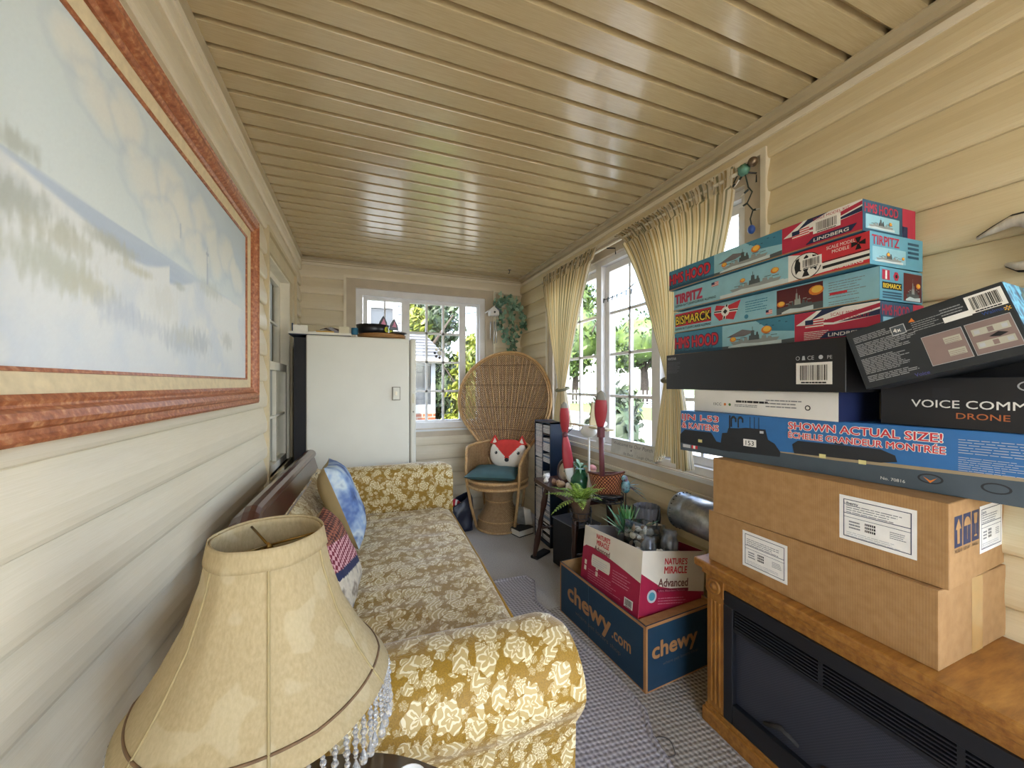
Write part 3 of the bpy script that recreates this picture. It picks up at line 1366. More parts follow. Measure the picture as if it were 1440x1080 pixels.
g = G(mat('white_china', '#f1f1ee', .2, .02, 5))
g.lathe([(0, 0), (.018, 0), (.024, .02), (.027, .044), (.025, .044), (.021, .02), (.015, .004), (0, .004)], 24)
g.build('body', r)

lamp = thing('table_lamp', 'lamp with a cream bell shade and crystal bead fringe on the side table', 'lamp', (-.138, .719, .55))
t = NT('shade_linen')
v = t.coord('Object')
nf = t.noise(t.coord('Object', scale=(1, 1, .35)), 260, 2)
vo = t.n('ShaderNodeTexVoronoi', feature='DISTANCE_TO_EDGE', ins={'Scale': 11.0})
t.l(v, vo.inputs['Vector'])
blot = t.noise(v, 7, 3)
leafm = t.ramp(t.noise(v, 17, 1), [(0.60, (0, 0, 0)), (0.63, (1, 1, 1))])
c = t.ramp(nf, [(0.3, srgb('#a99873')), (0.7, srgb('#bfae88'))])
c = t.mix(t.math('MULTIPLY', blot, .35), c, srgb('#a58d60'))
c = t.mix(t.math('MULTIPLY', leafm, .28), c, srgb('#d3c8a8'))
t.base(c)
t.set(Roughness=.85)
t.bump(nf, .25, .001)
tl = t.n('ShaderNodeBsdfTranslucent', ins={'Color': srgb('#d8c79c')})
ms = t.n('ShaderNodeMixShader', ins={'Fac': .22})
t.l(t.b.outputs[0], ms.inputs[1])
t.l(tl.outputs[0], ms.inputs[2])
t.l(ms.outputs[0], t.out.inputs['Surface'])
M_SHADE = t.mat
M_SEAM = mat('shade_seam', '#96865e', .8, .1, 40)
M_RIMBR = mat('brown_braid', '#6a5238', .8, .2, 80)
ZS = 0.42   # top of shade above table


SH_K = [(0, .075), (.25, .0875), (.5, .1075), (.75, .1395), (.9, .1635), (1, .182)]


def shade_r(q):
    """q 0 top .. 1 bottom"""
    for (a, x), (b, y) in zip(SH_K, SH_K[1:]):
        if q <= b:
            return x + (y - x) * (q - a) / (b - a)
    return SH_K[-1][1]


def shade_pt(a, q, off=0.0):
    rr = shade_r(q) + off
    # eight gently flattened panels
    ph = (a % (PI / 3)) - PI / 6
    k = .42 * (1 - .72 * q) * min(1, .45 + 3 * q)
    rr *= 1 - k + k * math.cos(PI / 6) / math.cos(ph) * 1.06
    return (rr * math.cos(a), rr * math.sin(a), ZS - .248 * q)


A0 = -1.381
g = G(M_SHADE)
g.grid(lambda u, v: shade_pt(A0 + u * 2 * PI, v), 96, 24, closed_u=True)
g.build('lamp_shade', lamp, solid=.003)
g = G(M_SEAM)
for k in range(6):
    a = A0 + k * PI / 3
    g.tube([shade_pt(a, i / 14, .002) for i in range(15)], .0022, 6)
g.build('panel_seam', lamp)
g = G(M_SHADE)
g.grid(lambda u, v: tuple(c_ + d_ for c_, d_ in zip(shade_pt(A0 + u * 2 * PI, .0 + v * .11, .0035), (0, 0, .003 * (1 - v)))), 96, 4, closed_u=True)
g.build('top_band', lamp, solid=.002)
g = G(M_RIMBR)
g.tube([shade_pt(2 * PI * i / 96, .905, .002) for i in range(96)], .0022, 6, closed=True)
g.build('braid', lamp)
M_BRASS = mat('aged_brass', '#8a6d38', .35, .15, 20, metallic=1.0)
g = G(M_BRASS)
g.lathe([(.0, 0), (.055, 0), (.058, .012), (.045, .03), (.022, .045), (.02, .09), (.035, .13), (.03, .18), (.014, .22), (.012, .30), (.016, .31), (.0, .312)], 24)
g.build('base', lamp).scale = (1, 1, .8936)
g = G(M_BRASS)
g.tube([(0, 0, .30), (.05, 0, .33), (.055, 0, .38), (.03, 0, .43), (0, 0, .445), (-.03, 0, .43), (-.055, 0, .38), (-.05, 0, .33), (0, 0, .30)], .0025, 6)
g.lathe([(0, .44), (.007, .444), (.004, .450), (0, .454)], 10)
g.build('harp', lamp).scale = (1, 1, .8936)
g = G(M_BRASS)
for k in range(3):
    a = k * 2 * PI / 3
    g.tube([(0, 0, .400), shade_pt(a, .03, -.002)], .002, 6)
g.build('spider', lamp)
g = G(mat('bulb_glass', '#efece2', .15, .02, 4))
g.ball((0, 0, .37), .028, 14, 10, sz=1.25)
g.build('bulb', lamp).scale = (1, 1, .8936)
t = NT('crystal')
t.base((.93, .94, .95, 1))
t.set(Roughness=.05)
t.b.inputs['Transmission Weight'].default_value = .75
t.b.inputs['IOR'].default_value = 1.5
M_CRYS = t.mat
g = G(M_CRYS)
z = 0
for rr, hh in ((.0032, .006), (.0045, .009), (.003, .006), (.0052, .010), (.003, .006), (.0045, .009), (.003, .006)):
    g.lathe([(0, z), (rr * .8, z - hh * .25), (rr, z - hh * .5), (rr * .8, z - hh * .75), (0, z - hh)], 8, smooth=False)
    z -= hh
g.lathe([(0, z), (.002, z - .003), (.0065, z - .016), (.0058, z - .021), (0, z - .026)], 8, smooth=False)
proto = g.build('bead_strand', lamp)
N_ST = 66
for i in range(N_ST):
    a = 2 * PI * i / N_ST
    o = proto if i == 0 else proto.copy()
    if i:
        COL.objects.link(o)
        o.parent = lamp
    p = shade_pt(a, 1.0, .0)
    o.location = (p[0], p[1], p[2])
    o.rotation_euler = (random.uniform(-.06, .06), random.uniform(-.06, .06), a)

# ------------------------------------------------------------------ framed painting on the left wall
pt = thing('framed_painting', 'large seascape painting of pale dunes in a reddish wood frame on the left wall', 'painting', (XL + .018, 0, 0))
Y0, Y1, Z0, Z1 = .706, 1.866, 1.234, 1.812


def lerp3(a, b, t_):
    return tuple(x + (y - x) * t_ for x, y in zip(a, b))


def sm(a, b, x):
    t_ = max(0, min(1, (x - a) / (b - a)))
    return t_ * t_ * (3 - 2 * t_)


def nz(x, y, s, o=0.0, oc=3):
    v_ = 0
    amp = .5
    for _ in range(oc):
        v_ += amp * noise.noise(Vector((x * s + o, y * s + o * .7, o)))
        s *= 2.1
        amp *= .55
    return v_


def hexl(h):
    return srgb(h)[:3]


def paint(u, v):
    n1 = nz(u * 2, v, 2.2, 3, 4)
    n2 = nz(u * 2, v, 5, 9, 4)
    # sky
    sky_ = lerp3(hexl('#d3e2e2'), hexl('#a9c0d2'), sm(.15, .85, u + .35 * n1))
    sky_ = lerp3(sky_, hexl('#dfe6df'), sm(.75, .5, v) * .7)
    # cumulus running diagonally
    for (cu, cv, rr) in ((.13, .93, .07), (.19, .84, .08), (.27, .88, .08), (.34, .74, .10), (.44, .80, .11), (.52, .70, .13), (.62, .80, .11), (.70, .68, .12), (.80, .74, .10), (.90, .66, .09), (.40, .62, .09), (.58, .6, .1)):
        d = math.hypot((u - cu) * 1.1, (v - cv) * .75) / rr + .55 * n2
        q = sm(1.0, .35, d)
        sky_ = lerp3(sky_, hexl('#efe9d6'), q * .78)
        sky_ = lerp3(sky_, hexl('#9fb3c6'), sm(1.15, .9, d) * sm(.7, .95, d) * .35)
    c_ = sky_
    hz = .505 - .02 * u
    # sea
    sea_lo = .455 - .15 * sm(0, .3, u) * 0 - .03 * u
    if v < hz:
        sea = lerp3(hexl('#8098bb'), hexl('#a9bcd0'), sm(hz - .09, hz, v) * .5 + .9 * max(0, nz(u, v * 10, 5, 2)))
        sea = lerp3(sea, hexl('#cfd9dd'), sm(.45, .62, u) * .7)
        c_ = lerp3(c_, sea, sm(hz, hz - .006, v))
    # dunes
    dune_top = .50 + .02 - .55 * sm(0, .40, u) * .22 + .03 * n1 + .13 * sm(.35, .85, u) * .75
    dune_top = max(.40, .505 - .33 * u * (1 - sm(.25, .5, u))) if u < .42 else .40 + .09 * sm(.42, .62, u) + .02 * n2
    if v < dune_top:
        w = lerp3(hexl('#eceae3'), hexl('#cdd4df'), sm(-.1, .35, n1 + .3 * n2))
        w = lerp3(w, hexl('#f2eee2'), sm(.15, .4, n2))
        w = lerp3(w, hexl('#c3cddc'), sm(.22, .0, v) * .45)
        c_ = lerp3(c_, w, sm(dune_top, dune_top - .02, v))
    # grasses
    st = nz(u * 14, v * 2.2, 6, 5, 3)
    for (gu, gv, ru, rv, colr, k) in ((.03, .40, .10, .07, '#7f8258', .9), (.10, .36, .09, .05, '#a89f63', .8), (.22, .42, .10, .035, '#8d8a5c', .9), (.30, .375, .07, .025, '#b3a764', .8), (.10, .27, .12, .07, '#9b9a5e', .8), (.17, .25, .08, .06, '#b7ac6d', .7), (.03, .53, .05, .04, '#7f8258', .8), (.24, .20, .08, .06, '#8f9dbb', .6), (.33, .18, .07, .05, '#a7b0c0', .5), (.47, .15, .10, .075, '#8e97a6', .7), (.52, .18, .10, .06, '#c0b893', .5), (.60, .17, .08, .08, '#8f98a2', .8), (.80, .22, .06, .06, '#9a9a8a', .7), (.40, .30, .08, .09, '#cfc6a6', .4), (.66, .47, .10, .05, '#a3a58d', .6), (.47, .40, .04, .02, '#8d8f74', .7)):
        d = math.hypot((u - gu) / ru, (v - gv) / rv)
        q = sm(1.15, .2, d + .9 * st + .35 * n2)
        c_ = lerp3(c_, hexl(colr), q * k)
    # lighthouse and a far mast
    if abs(u - .638) < .006 - .003 * (v - .49) / .2 and .49 < v < .69:
        c_ = lerp3(c_, hexl('#7d8ea6'), .8)
    if abs(u - .638) < .009 and .64 < v < .655:
        c_ = hexl('#6f7f98')
    if abs(u - .475) < .003 and .62 < v < .69:
        c_ = lerp3(c_, hexl('#8093a8'), .7)
    can = 1 + .03 * noise.noise(Vector((u * 400, v * 200, 0)))
    c_ = lerp3(c_, hexl('#dfe5e8'), .50)
    return tuple(max(0, min(1, x * can)) for x in c_)


NU, NV = 260, 130
g = G()
vs, fs, cols = [], [], []
for j in range(NV + 1):
    for i in range(NU + 1):
        u, v = i / NU, j / NV
        vs.append((.016, Y0 + (Y1 - Y0) * u, Z0 + (Z1 - Z0) * v))
        cols.append(paint(u, v))
for j in range(NV):
    for i in range(NU):
        a = j * (NU + 1) + i
        fs.append((a, a + 1, a + NU + 2, a + NU + 1))
me = bpy.data.meshes.new('canvas')
me.from_pydata(vs, [], fs)
ca = me.color_attributes.new('paint', 'FLOAT_COLOR', 'POINT')
for i, c_ in enumerate(cols):
    ca.data[i].color = (*c_, 1)
t = NT('oil_painting')
at = t.n('ShaderNodeAttribute', attribute_name='paint')
t.base(at.outputs['Color'])
t.set(Roughness=.55)
t.bump(t.noise(t.coord('Object'), 500, 2), .15, .001)
me.materials.append(t.mat)
o = bpy.data.objects.new('canvas', me)
COL.objects.link(o)
o.parent = pt


def frame_ring(g, y0, y1, z0, z1, prof):
    """mitred moulding: prof list of (inset outward w, x)"""
    loops = []
    for w, x in prof:
        loops.append([(x, y0 - w, z0 - w), (x, y1 + w, z0 - w), (x, y1 + w, z1 + w), (x, y0 - w, z1 + w)])
    vs = [p for lp in loops for p in lp]
    fs = []
    for i in range(len(prof) - 1):
        for k in range(4):
            k2 = (k + 1) % 4
            fs.append((i * 4 + k, i * 4 + k2, (i + 1) * 4 + k2, (i + 1) * 4 + k))
    g.add(vs, fs)


t = NT('reddish_frame')
v = t.coord('Object', scale=(1, 1, 1))
f = t.noise(v, 90, 3)
t.base(t.ramp(f, [(.3, srgb('#87492a')), (.55, srgb('#ad6a44')), (.75, srgb('#cc986c'))]))
t.set(Roughness=.38)
t.bump(f, .3, .002)
M_FR = t.mat
M_LINER = mat('linen_liner', '#d9c7a2', .85, .08, 60, .2)
g = G(M_FR)
frame_ring(g, Y0, Y1, Z0, Z1, [(0, .016), (0, .020), (.006, .022), (.007, .018)])
g.build('inner_fillet', pt)
g = G(M_LINER)
frame_ring(g, Y0, Y1, Z0, Z1, [(.006, .019), (.040, .026)])
g.build('liner', pt)
g = G(M_FR)
frame_ring(g, Y0, Y1, Z0, Z1, [(.038, .022), (.038, .032), (.046, .037), (.052, .034), (.056, .034), (.062, .045), (.074, .050), (.082, .047), (.086, .040), (.094, .040), (.100, .044), (.106, .040), (.108, .0)])
g.box(-.006, .014, Y0 - .03, Y1 + .03, Z0 - .03, Z1 + .03)
g.build('frame', pt)

# ------------------------------------------------------------------ white fridge against the back of the room
M_ENAM = mat('white_enamel', '#deded4', .38, .03, 4)
M_GASK = mat('grey_gasket', '#8c8a82', .6, .1, 10)
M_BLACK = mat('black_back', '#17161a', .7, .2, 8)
fr = thing('refrigerator', 'tall old white refrigerator seen from its plain side beyond the sofa', 'refrigerator', (0, 2.84, 0))
g = G(M_ENAM)
g.box(-.335, .325, 0, .66, .06, 1.535, .010)
g.build('body', fr)
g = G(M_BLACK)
g.box(-.405, -.336, .004, .64, .08, 1.515)  # black back slab, widened to stand in for shade in the wall gap
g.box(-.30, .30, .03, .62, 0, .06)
g.build('back_shade_panel', fr)
d = None
g = G(M_ENAM)
g.box(.334, .372, .0, .66, .07, 1.535, .008)
d = g.build('door', fr)
g = G(M_GASK)
g.box(.324, .335, .008, .65, .08, 1.525)
g.build('gasket', d)
g = G(mat('chrome', '#c9c9c9', .2, .03, 5, metallic=1))
g.lathe([(0, 0), (.006, 0), (.005, .004), (0, .005)], 10)
kb = g.build('screw', d)
kb.matrix_local = T(.353, -.001, 1.01) @ RX(PI / 2)
g = G(mat('ivory_plastic', '#d8d4bc', .4, .05, 9))
g.box(.346, .360, -.004, .002, 1.07, 1.14, .001)
g.build('latch_plate', d)
sw = G(M_GASK)
sw.box(.205, .262, -.010, 0.002, 1.095, 1.19, .002)
sw.m(M_ENAM)
sw.box(.212, .257, -.014, -.008, 1.10, 1.185, .003)
s_ = sw.build('switch_plate', fr)
g = G(M_CRM)
g.box(.226, .241, -.022, -.012, 1.13, 1.158, .002)
g.build('toggle', s_)

# things on top of the fridge
FZ = 1.5355
M_PAPER = mat('white_card', '#e4e1d6', .7, .06, 20)
r = thing('tray', 'long white tray with dark edge jutting off the left end of the fridge top', 'tray', (-.25, 2.86, FZ))
g = G(M_PAPER)
g.box(-.19, .19, 0, .30, .006, .022)
g.m(mat('dark_blue_edge', '#2b3346', .6, .1, 9))
g.box(-.188, .188, .002, .30, 0, .007)
g.build('panel', r)
M_BLU2 = mat('tin_blue', '#2f6f8f', .4, .1, 9)


def small(name, label, cat, loc, rz, build, group=None):
    r_ = thing(name, label, cat, loc, rz, group)
    g_ = G()
    build(g_)
    g_.build('body', r_)
    return r_


small('box', 'small box with dark blue end at the left end of the tray on the fridge', 'box', (-.42, 2.93, FZ + .022), .1,
      lambda g: (g.m(flat('navy', '#20384f')).box(-.008, 0, -.05, .09, 0, .055), g.m(M_PAPER).box(.0, .085, -.05, .09, 0, .045)))
small('booklet', 'white folded booklet tilted on the fridge tray', 'booklet', (-.29, 2.95, FZ + .022), .25,
      lambda g: g.m(M_PAPER).prism([(-.05, 0), (.06, .035), (.115, .035), (.115, .028), (.06, .028), (-.045, -.0)], .12, 'y'))
small('pouch', 'dark red brown pouch behind the clutter on the fridge tray', 'pouch', (-.20, 3.08, FZ + .022), 0,
      lambda g: g.m(flat('maroon', '#3e2226')).ball((0, 0, .03), .03, 14, 8, sx=2.6, sy=1.2, sz=1.0, jit=.25))
small('envelope', 'yellow envelope lying on the fridge tray', 'envelope', (-.225, 2.89, FZ + .022), .05,
      lambda g: g.m(flat('yellow', '#c9a24c')).box(-.055, .055, -.01, .06, 0, .012))
small('tool', 'grey metal tool propped on the fridge tray', 'tool', (-.165, 2.90, FZ + .022), .5,
      lambda g: g.m(flat('pewter', '#77757a', .4)).prism([(-.05, .03), (-.03, .04), (.04, .012), (.05, 0), (.01, 0)], .035, 'y'))
small('carton', 'cream carton standing at the right of the fridge tray', 'carton', (-.11, 2.90, FZ + .022), 0,
      lambda g: g.m(flat('cream', '#d8d0b4')).box(-.03, .035, 0, .06, 0, .05))
small('tin', 'small round blue tin between the tray clutter and the cat bowl', 'tin', (-.04, 2.915, FZ + .022), 0,
      lambda g: g.m(M_BLU2).lathe([(0, 0), (.022, 0), (.022, .045), (.0, .045)], 16))


def wicker_mat(name, a, b, s=220):
    t = NT(name)
    v = t.coord('Object')
    w1_ = t.n('ShaderNodeTexWave', wave_type='BANDS', bands_direction='Z', ins={'Scale': s / 6.0, 'Distortion': 1.0})
    t.l(v, w1_.inputs['Vector'])
    f = t.noise(v, s, 2)
    k = t.mix(.5, w1_.outputs['Color'], f)
    t.base(t.ramp(k, [(.25, srgb(a)), (.7, srgb(b))]))
    t.set(Roughness=.6)
    t.bump(k, .5, .003)
    return t.mat


M_WICK = wicker_mat('wicker_brown', '#6a4522', '#b98a52')
r = thing('wicker_tray', 'flat round wicker tray on top of the fridge under the cat bowl', 'tray', (.145, 2.98, FZ))
g = G(M_WICK)
g.lathe([(0, .004), (.14, .004), (.15, .0), (.165, .01), (.17, .03), (.16, .032), (.15, .014), (0, .012)], 36)
g.build('body', r)
r = thing('cat_bowl', 'black cat face bowl with pink ears and yellow eyes on the wicker tray', 'bowl', (.085, 2.98, FZ + .014), .45)
M_CATB = mat('black_glaze', '#1a1a20', .3, .1, 10)
g = G(M_CATB)
g.lathe([(0, 0), (.075, 0), (.105, .03), (.118, .085), (.112, .085), (.10, .032), (.07, .008), (0, .008)], 32)
bw = g.build('bowl', r)
M_PINK = mat('pink_glaze', '#c77f9c', .4, .1, 10)
for i, (ex, ez) in enumerate(((.02, .085), (.105, .075))):
    g = G(M_CATB)
    g.prism([(ex - .035, ez - .02), (ex + .035, ez - .02), (ex + .028, ez + .02), (ex + .004, ez + .062), (ex - .022, ez + .02)], .012, 'y', -.108)
    g.m(M_PINK)
    g.prism([(ex - .018, ez), (ex + .02, ez), (ex + .003, ez + .045)], .003, 'y', -.111)
    g.build('ear', bw)
for ex in (.045, .098):
    g = G(flat('cat_eye', '#c9d23a'))
    g.ball((ex, -.108 + (ex - .045) * .5, .052), .016, 12, 8, sx=1.0, sy=.35, sz=1.25)
    g.m(M_CATB)
    g.ball((ex + .002, -.1145 + (ex - .045) * .5, .052), .006, 10, 6, sx=.6, sy=.4, sz=1.9)
    g.build('eye', bw)
r = thing('plate', 'dark shallow plate at the right end of the wicker tray', 'plate', (.255, 2.93, FZ + .033))
g = G(flat('plate_dark', '#2a2424', .35))
g.lathe([(0, 0), (.04, 0), (.065, .012), (.062, .015), (.038, .005), (0, .005)], 28)
g.build('body', r)
# ------------------------------------------------------------------ inks
RED = flat('red', '#c8313c')
CRIM = flat('crimson', '#b32a45')
BLUE = flat('sky_blue', '#5f9fb4')
TEAL = flat('sea_teal', '#3d7f98')
DTEAL = flat('deep_teal', '#235069')
LBLUE = flat('light_blue', '#8fc0cc')
NAVY = flat('dark_navy', '#1d2a4d')
INKW = flat('ink_white', '#e9e7e0')
INKK = flat('ink_black', '#16161a')
INKG = flat('ink_grey', '#7d7f83')
LGREY = flat('light_grey', '#b9bbbd')
YEL = flat('yellow_ink', '#e6c53a')
ORG = flat('orange_ink', '#d77a2c')
FIRE = flat('blast_yellow', '#e9b84a')
SMK = flat('smoke_grey', '#6f6a6c')
SHIPG = flat('ship_grey', '#8f9694')
SHIPD = flat('ship_dark', '#4c5557')
SEAW = flat('sea_foam', '#c5d3d3')
MAROON = flat('maroon_ink', '#5a1e22')
EDGE = flat('board_edge', '#a88258')


def fire_glow(F, a, b, r, lay):
    F.disc(a, b, r, ORG, lay, r * .7, 12)
    F.disc(a + r * .1, b + r * .1, r * .72, FIRE, lay + 1, r * .5, 12)


def ship(F, a, b, w, h, lay, hull=None, dark=None):
    """generic grey warship silhouette facing left"""
    hull, dark = hull or SHIPG, dark or SHIPD
    F.poly([(a, b + h * .18), (a + w * .06, b), (a + w * .94, b), (a + w, b + h * .22), (a + w * .6, b + h * .24)], hull, lay)
    for x0, x1, z0, z1 in ((.18, .28, .2, .32), (.30, .38, .2, .42), (.40, .62, .2, .48), (.44, .52, .45, .78), (.55, .60, .45, .66), (.66, .76, .2, .40), (.78, .86, .2, .32)):
        F.poly([(a + w * x0, b + h * z0), (a + w * x1, b + h * z0), (a + w * (x1 - .01), b + h * z1), (a + w * (x0 + .01), b + h * z1)], dark if z1 > .45 else hull, lay + 1)
    F.rect(a + w * .475, b + h * .75, a + w * .485, b + h * 1.0, dark, lay + 1)
    for x, z in ((.10, .30), (.22, .38), (.70, .44), (.84, .36)):
        F.rect(a + w * x, b + h * z, a + w * (x + .12), b + h * (z + .035), dark, lay + 2)
    F.poly([(a - w * .05, b - h * .08), (a + w * .25, b + h * .06), (a + w * .6, b), (a + w * 1.04, b + h * .05), (a + w * 1.04, b - h * .16), (a - w * .05, b - h * .16)], SEAW, lay + 2)


def us_flag(F, a, b, w, h, lay):
    F.rect(a, b, a + w, b + h, INKW, lay)
    for k in range(4):
        F.rect(a, b + h * (k * 2) / 7, a + w, b + h * (k * 2 + 1) / 7, RED, lay + 1)
    F.rect(a, b + h * .45, a + w * .45, b + h, NAVY, lay + 2)


def union_flag(F, a0, b0, a1, b1, lay):
    """red panel with a diagonal blue and white flag band"""
    w, h = a1 - a0, b1 - b0
    F.rect(a0, b0, a1, b1, CRIM, lay)
    F.poly([(a0 + w * .02, b0 + h * .60), (a0 + w * .30, b1), (a1, b1), (a1, b0 + h * .62), (a0 + w * .5, b0 + h * .5)], INKW, lay + 1)
    F.poly([(a0 + w * .22, b0 + h * .72), (a0 + w * .36, b1), (a0 + w * .62, b1)], NAVY, lay + 2)
    F.poly([(a0 + w * .55, b0 + h * .55), (a1, b0 + h * .78), (a1, b0 + h * .62)], NAVY, lay + 2)
    F.poly([(a0 + w * .30, b0 + h * .62), (a1, b0 + h * .95), (a1, b0 + h * .83), (a0 + w * .5, b0 + h * .56)], CRIM, lay + 2)


def shell(name, label, cat, loc, rz, L, D, H, body, tilt=None, group=None, bev=.0015):
    """closed carton; local x along the front, front faces -y; returns root, G, front/right/top Face"""
    r = thing(name, label, cat, loc, (0, 0, rz), group)
    if tilt is not None:
        place(r, tilt)
    g = G(body)
    g.box(0, L, 0, D, 0, H, bev, 1)
    Ff = Face(g, (0, 0, 0), (1, 0, 0), (0, 0, 1))
    Fr = Face(g, (L, 0, 0), (0, 1, 0), (0, 0, 1))
    Ft = Face(g, (0, 0, H), (1, 0, 0), (0, 1, 0))
    return r, g, Ff, Fr, Ft


def rz_of(p_far, p_near):
    """rotation so that local +x runs from far-left corner to near-right corner"""
    return math.atan2(p_near[1] - p_far[1], p_near[0] - p_far[0])


# ------------------------------------------------------------------ oak electric fireplace
t = NT('golden_oak')
v = t.coord('Object', scale=(6, 1.0, 6))
f = t.noise(v, 9, 5, .65)
t.base(t.ramp(f, [(.28, srgb('#74481c')), (.5, srgb('#96642a')), (.72, srgb('#ad7a38'))]))
t.set(Roughness=.38)
t.bump(f, .12, .001)
M_OAK = t.mat
t = NT('golden_oak_upright')
v = t.coord('Object', scale=(6, 6, 1.0))
f = t.noise(v, 9, 5, .65)
t.base(t.ramp(f, [(.28, srgb('#74481c')), (.5, srgb('#96642a')), (.72, srgb('#ad7a38'))]))
t.set(Roughness=.38)
t.bump(f, .12, .001)
M_OAKV = t.mat
M_FBLK = mat('firebox_black', '#15161b', .42, .2, 10)
M_FGLS = mat('firebox_glass', '#0d0e12', .12, .2, 4, coat=.4)
fp = thing('electric_fireplace', 'golden oak electric fireplace with black louvred firebox under the cardboard cartons', 'fireplace', (1.163, 1.03, 0), -PI / 2)
FL, FD = 1.06, .335
g = G(M_OAK)
g.box(-.035, FL + .035, -.03, FD, .552, .58, .006)
g.box(-.015, FL + .015, -.012, FD, .530, .552, .004)
g.build('mantel_top', fp)
g = G(M_OAK)
g.box(-.012, FL + .012, -.014, FD, 0, .05, .004)
g.box(-.004, FL + .004, -.006, FD, .05, .065, .002)
g.build('plinth', fp)
g = G(M_OAKV)
g.box(0, .012, .012, FD, .06, .53)
g.box(FL - .012, FL, .012, FD, .06, .53)
g.box(0, FL, FD - .01, FD, .06, .53)
g.build('side_panel', fp)
for x0 in (0.0, FL - .068):
    g = G(M_OAKV)
    g.box(x0, x0 + .068, 0, .03, .06, .468)
    for k in range(3):
        g.box(x0 + .014 + k * .016, x0 + .022 + k * .016, -.004, .001, .085, .445, .002)
    g.build('pilaster', fp)
    g = G(M_OAKV)
    g.box(x0 - .002, x0 + .070, -.006, .03, .468, .530, .002)
    rs = g.build('rosette_block', fp)
    g = G(M_OAK)
    g.lathe([(0, 0), (.026, 0), (.026, .004), (.021, .007), (.017, .004), (.012, .004), (.008, .009), (0, .011)], 24)
    rr_ = g.build('rosette', rs)
    rr_.matrix_local = T(x0 + .034, -.006, .499) @ RX(PI / 2)
g = G(M_OAK)
g.box(.068, FL - .068, .004, .03, .500, .530)
g.build('header_rail', fp)
fb = G(M_FBLK)
fx0, fx1 = .068, FL - .068
fb.box(fx0, fx1, -.004, .022, .455, .500, .003)
fb.box(fx0, fx0 + .035, -.004, .022, .065, .455, .003)
fb.box(fx1 - .10, fx1, -.004, .022, .065, .455, .003)
fb.box(fx0 + .035, fx1 - .10, -.004, .022, .065, .135, .003)
fb.box(fx0 + .035, fx1 - .10, -.001, .022, .378, .392, .002)
fb.box(fx0, fx1, .10, .11, .065, .50)
fbo = fb.build('firebox_frame', fp)
g = G(M_FBLK)
lx0, lx1 = fx0 + .035, fx1 - .10
n_ = 3
ww = (lx1 - lx0) / n_
for i in range(n_):
    a, b = lx0 + i * ww + .006, lx0 + (i + 1) * ww - .006
    g.box(lx0 + (i + 1) * ww - .006, lx0 + (i + 1) * ww + .006, -.001, .02, .392, .455)
    for k in range(6):
        z = .396 + k * .0098
        g.prism([(-.002, z), (.012, z + .004), (.012, z + .0066), (-.002, z + .0042)], b - a, 'x', a)
g.build('louvre', fbo)
t = NT('mesh_screen')
ck = t.coord('Object', scale=(260, 260, 260))
w_ = t.n('ShaderNodeTexChecker', ins={'Scale': 1.0, 'Color1': (.018, .02, .028, 1), 'Color2': (.035, .037, .05, 1)})
t.l(ck, w_.inputs['Vector'])
t.base(w_.outputs['Color'])
t.set(Roughness=.30)
M_SCRN = t.mat
g = G(M_SCRN)
g.box(lx0, lx1, .014, .018, .135, .378)
g.build('screen', fbo)
M_ASH = mat('log_grey', '#2f2c2a', .9, .4, 30, .5)
for k in range(4):
    g = G(M_ASH)
    x = lx0 + .10 + k * .16
    g.tube([(x, -.001 + .012, .15 + .01 * k), (x + .05, .0125, .175), (x + .10, .012, .165 + .03 * (k % 2))], [.006, .009, .005], 8)
    g.build('imitation_log', fbo)

# ------------------------------------------------------------------ two big brown cartons
t = NT('cardboard')
v = t.coord('Object')
f = t.noise(v, 40, 3)
w_ = t.n('ShaderNodeTexWave', bands_direction='X', ins={'Scale': 60.0, 'Distortion': .6, 'Detail': 1.0})
t.l(v, w_.inputs['Vector'])
c = t.ramp(f, [(.3, srgb('#a1794a')), (.7, srgb('#b08858'))])
t.base(t.mix(.12, c, t.mix(1.0, c, w_.outputs['Color'], 'MULTIPLY')))
t.set(Roughness=.75)
t.bump(w_.outputs['Fac'], .08, .001)
M_CARD = t.mat
M_TAPE = mat('packing_tape', '#b5915c', .18, .05, 20, coat=.4)
STKW = flat('sticker_white', '#eceae4')


def sticker(F, a, b, w, h, lay, seed=1, qr=True):
    F.rect(a, b, a + w, b + h, STKW, lay)
    m_ = .06 * w
    k = .012 * w
    for (x0, y0, x1, y1) in ((m_, m_, w - m_, m_ + k), (m_, h - m_ - k, w - m_, h - m_), (m_, m_, m_ + k, h - m_), (w - m_ - k, m_, w - m_, h - m_), (m_, h * .60, w - m_, h * .60 + k), (m_, h * .52, w - m_, h * .52 + k * .6)):
        F.rect(a + x0, b + y0, a + x1, b + y1, NAVY, lay + 1)
    F.lines(a + w * .10, b + h * .63, w * .78, h * .20, 4, INKG, lay + 1, .35, .3, seed)
    F.lines(a + w * .10, b + h * .10, w * .78, h * .12, 3, LGREY, lay + 1, .35, .4, seed + 1)
    F.lines(a + w * .14, b + h * .28, w * .16, h * .20, 3, INKG, lay + 1, .5, .1, seed + 2)
    for q in range(3):
        F.rect(a + w * .36, b + h * (.28 + q * .07), a + w * .50, b + h * (.33 + q * .07), INKK, lay + 1)
        for s_ in range(5):
            F.rect(a + w * (.375 + s_ * .024), b + h * (.28 + q * .07), a + w * (.382 + s_ * .024), b + h * (.33 + q * .07), STKW, lay + 2)
    F.lines(a + w * .68, b + h * .30, w * .20, h * .16, 4, INKG, lay + 1, .4, .2, seed + 3)


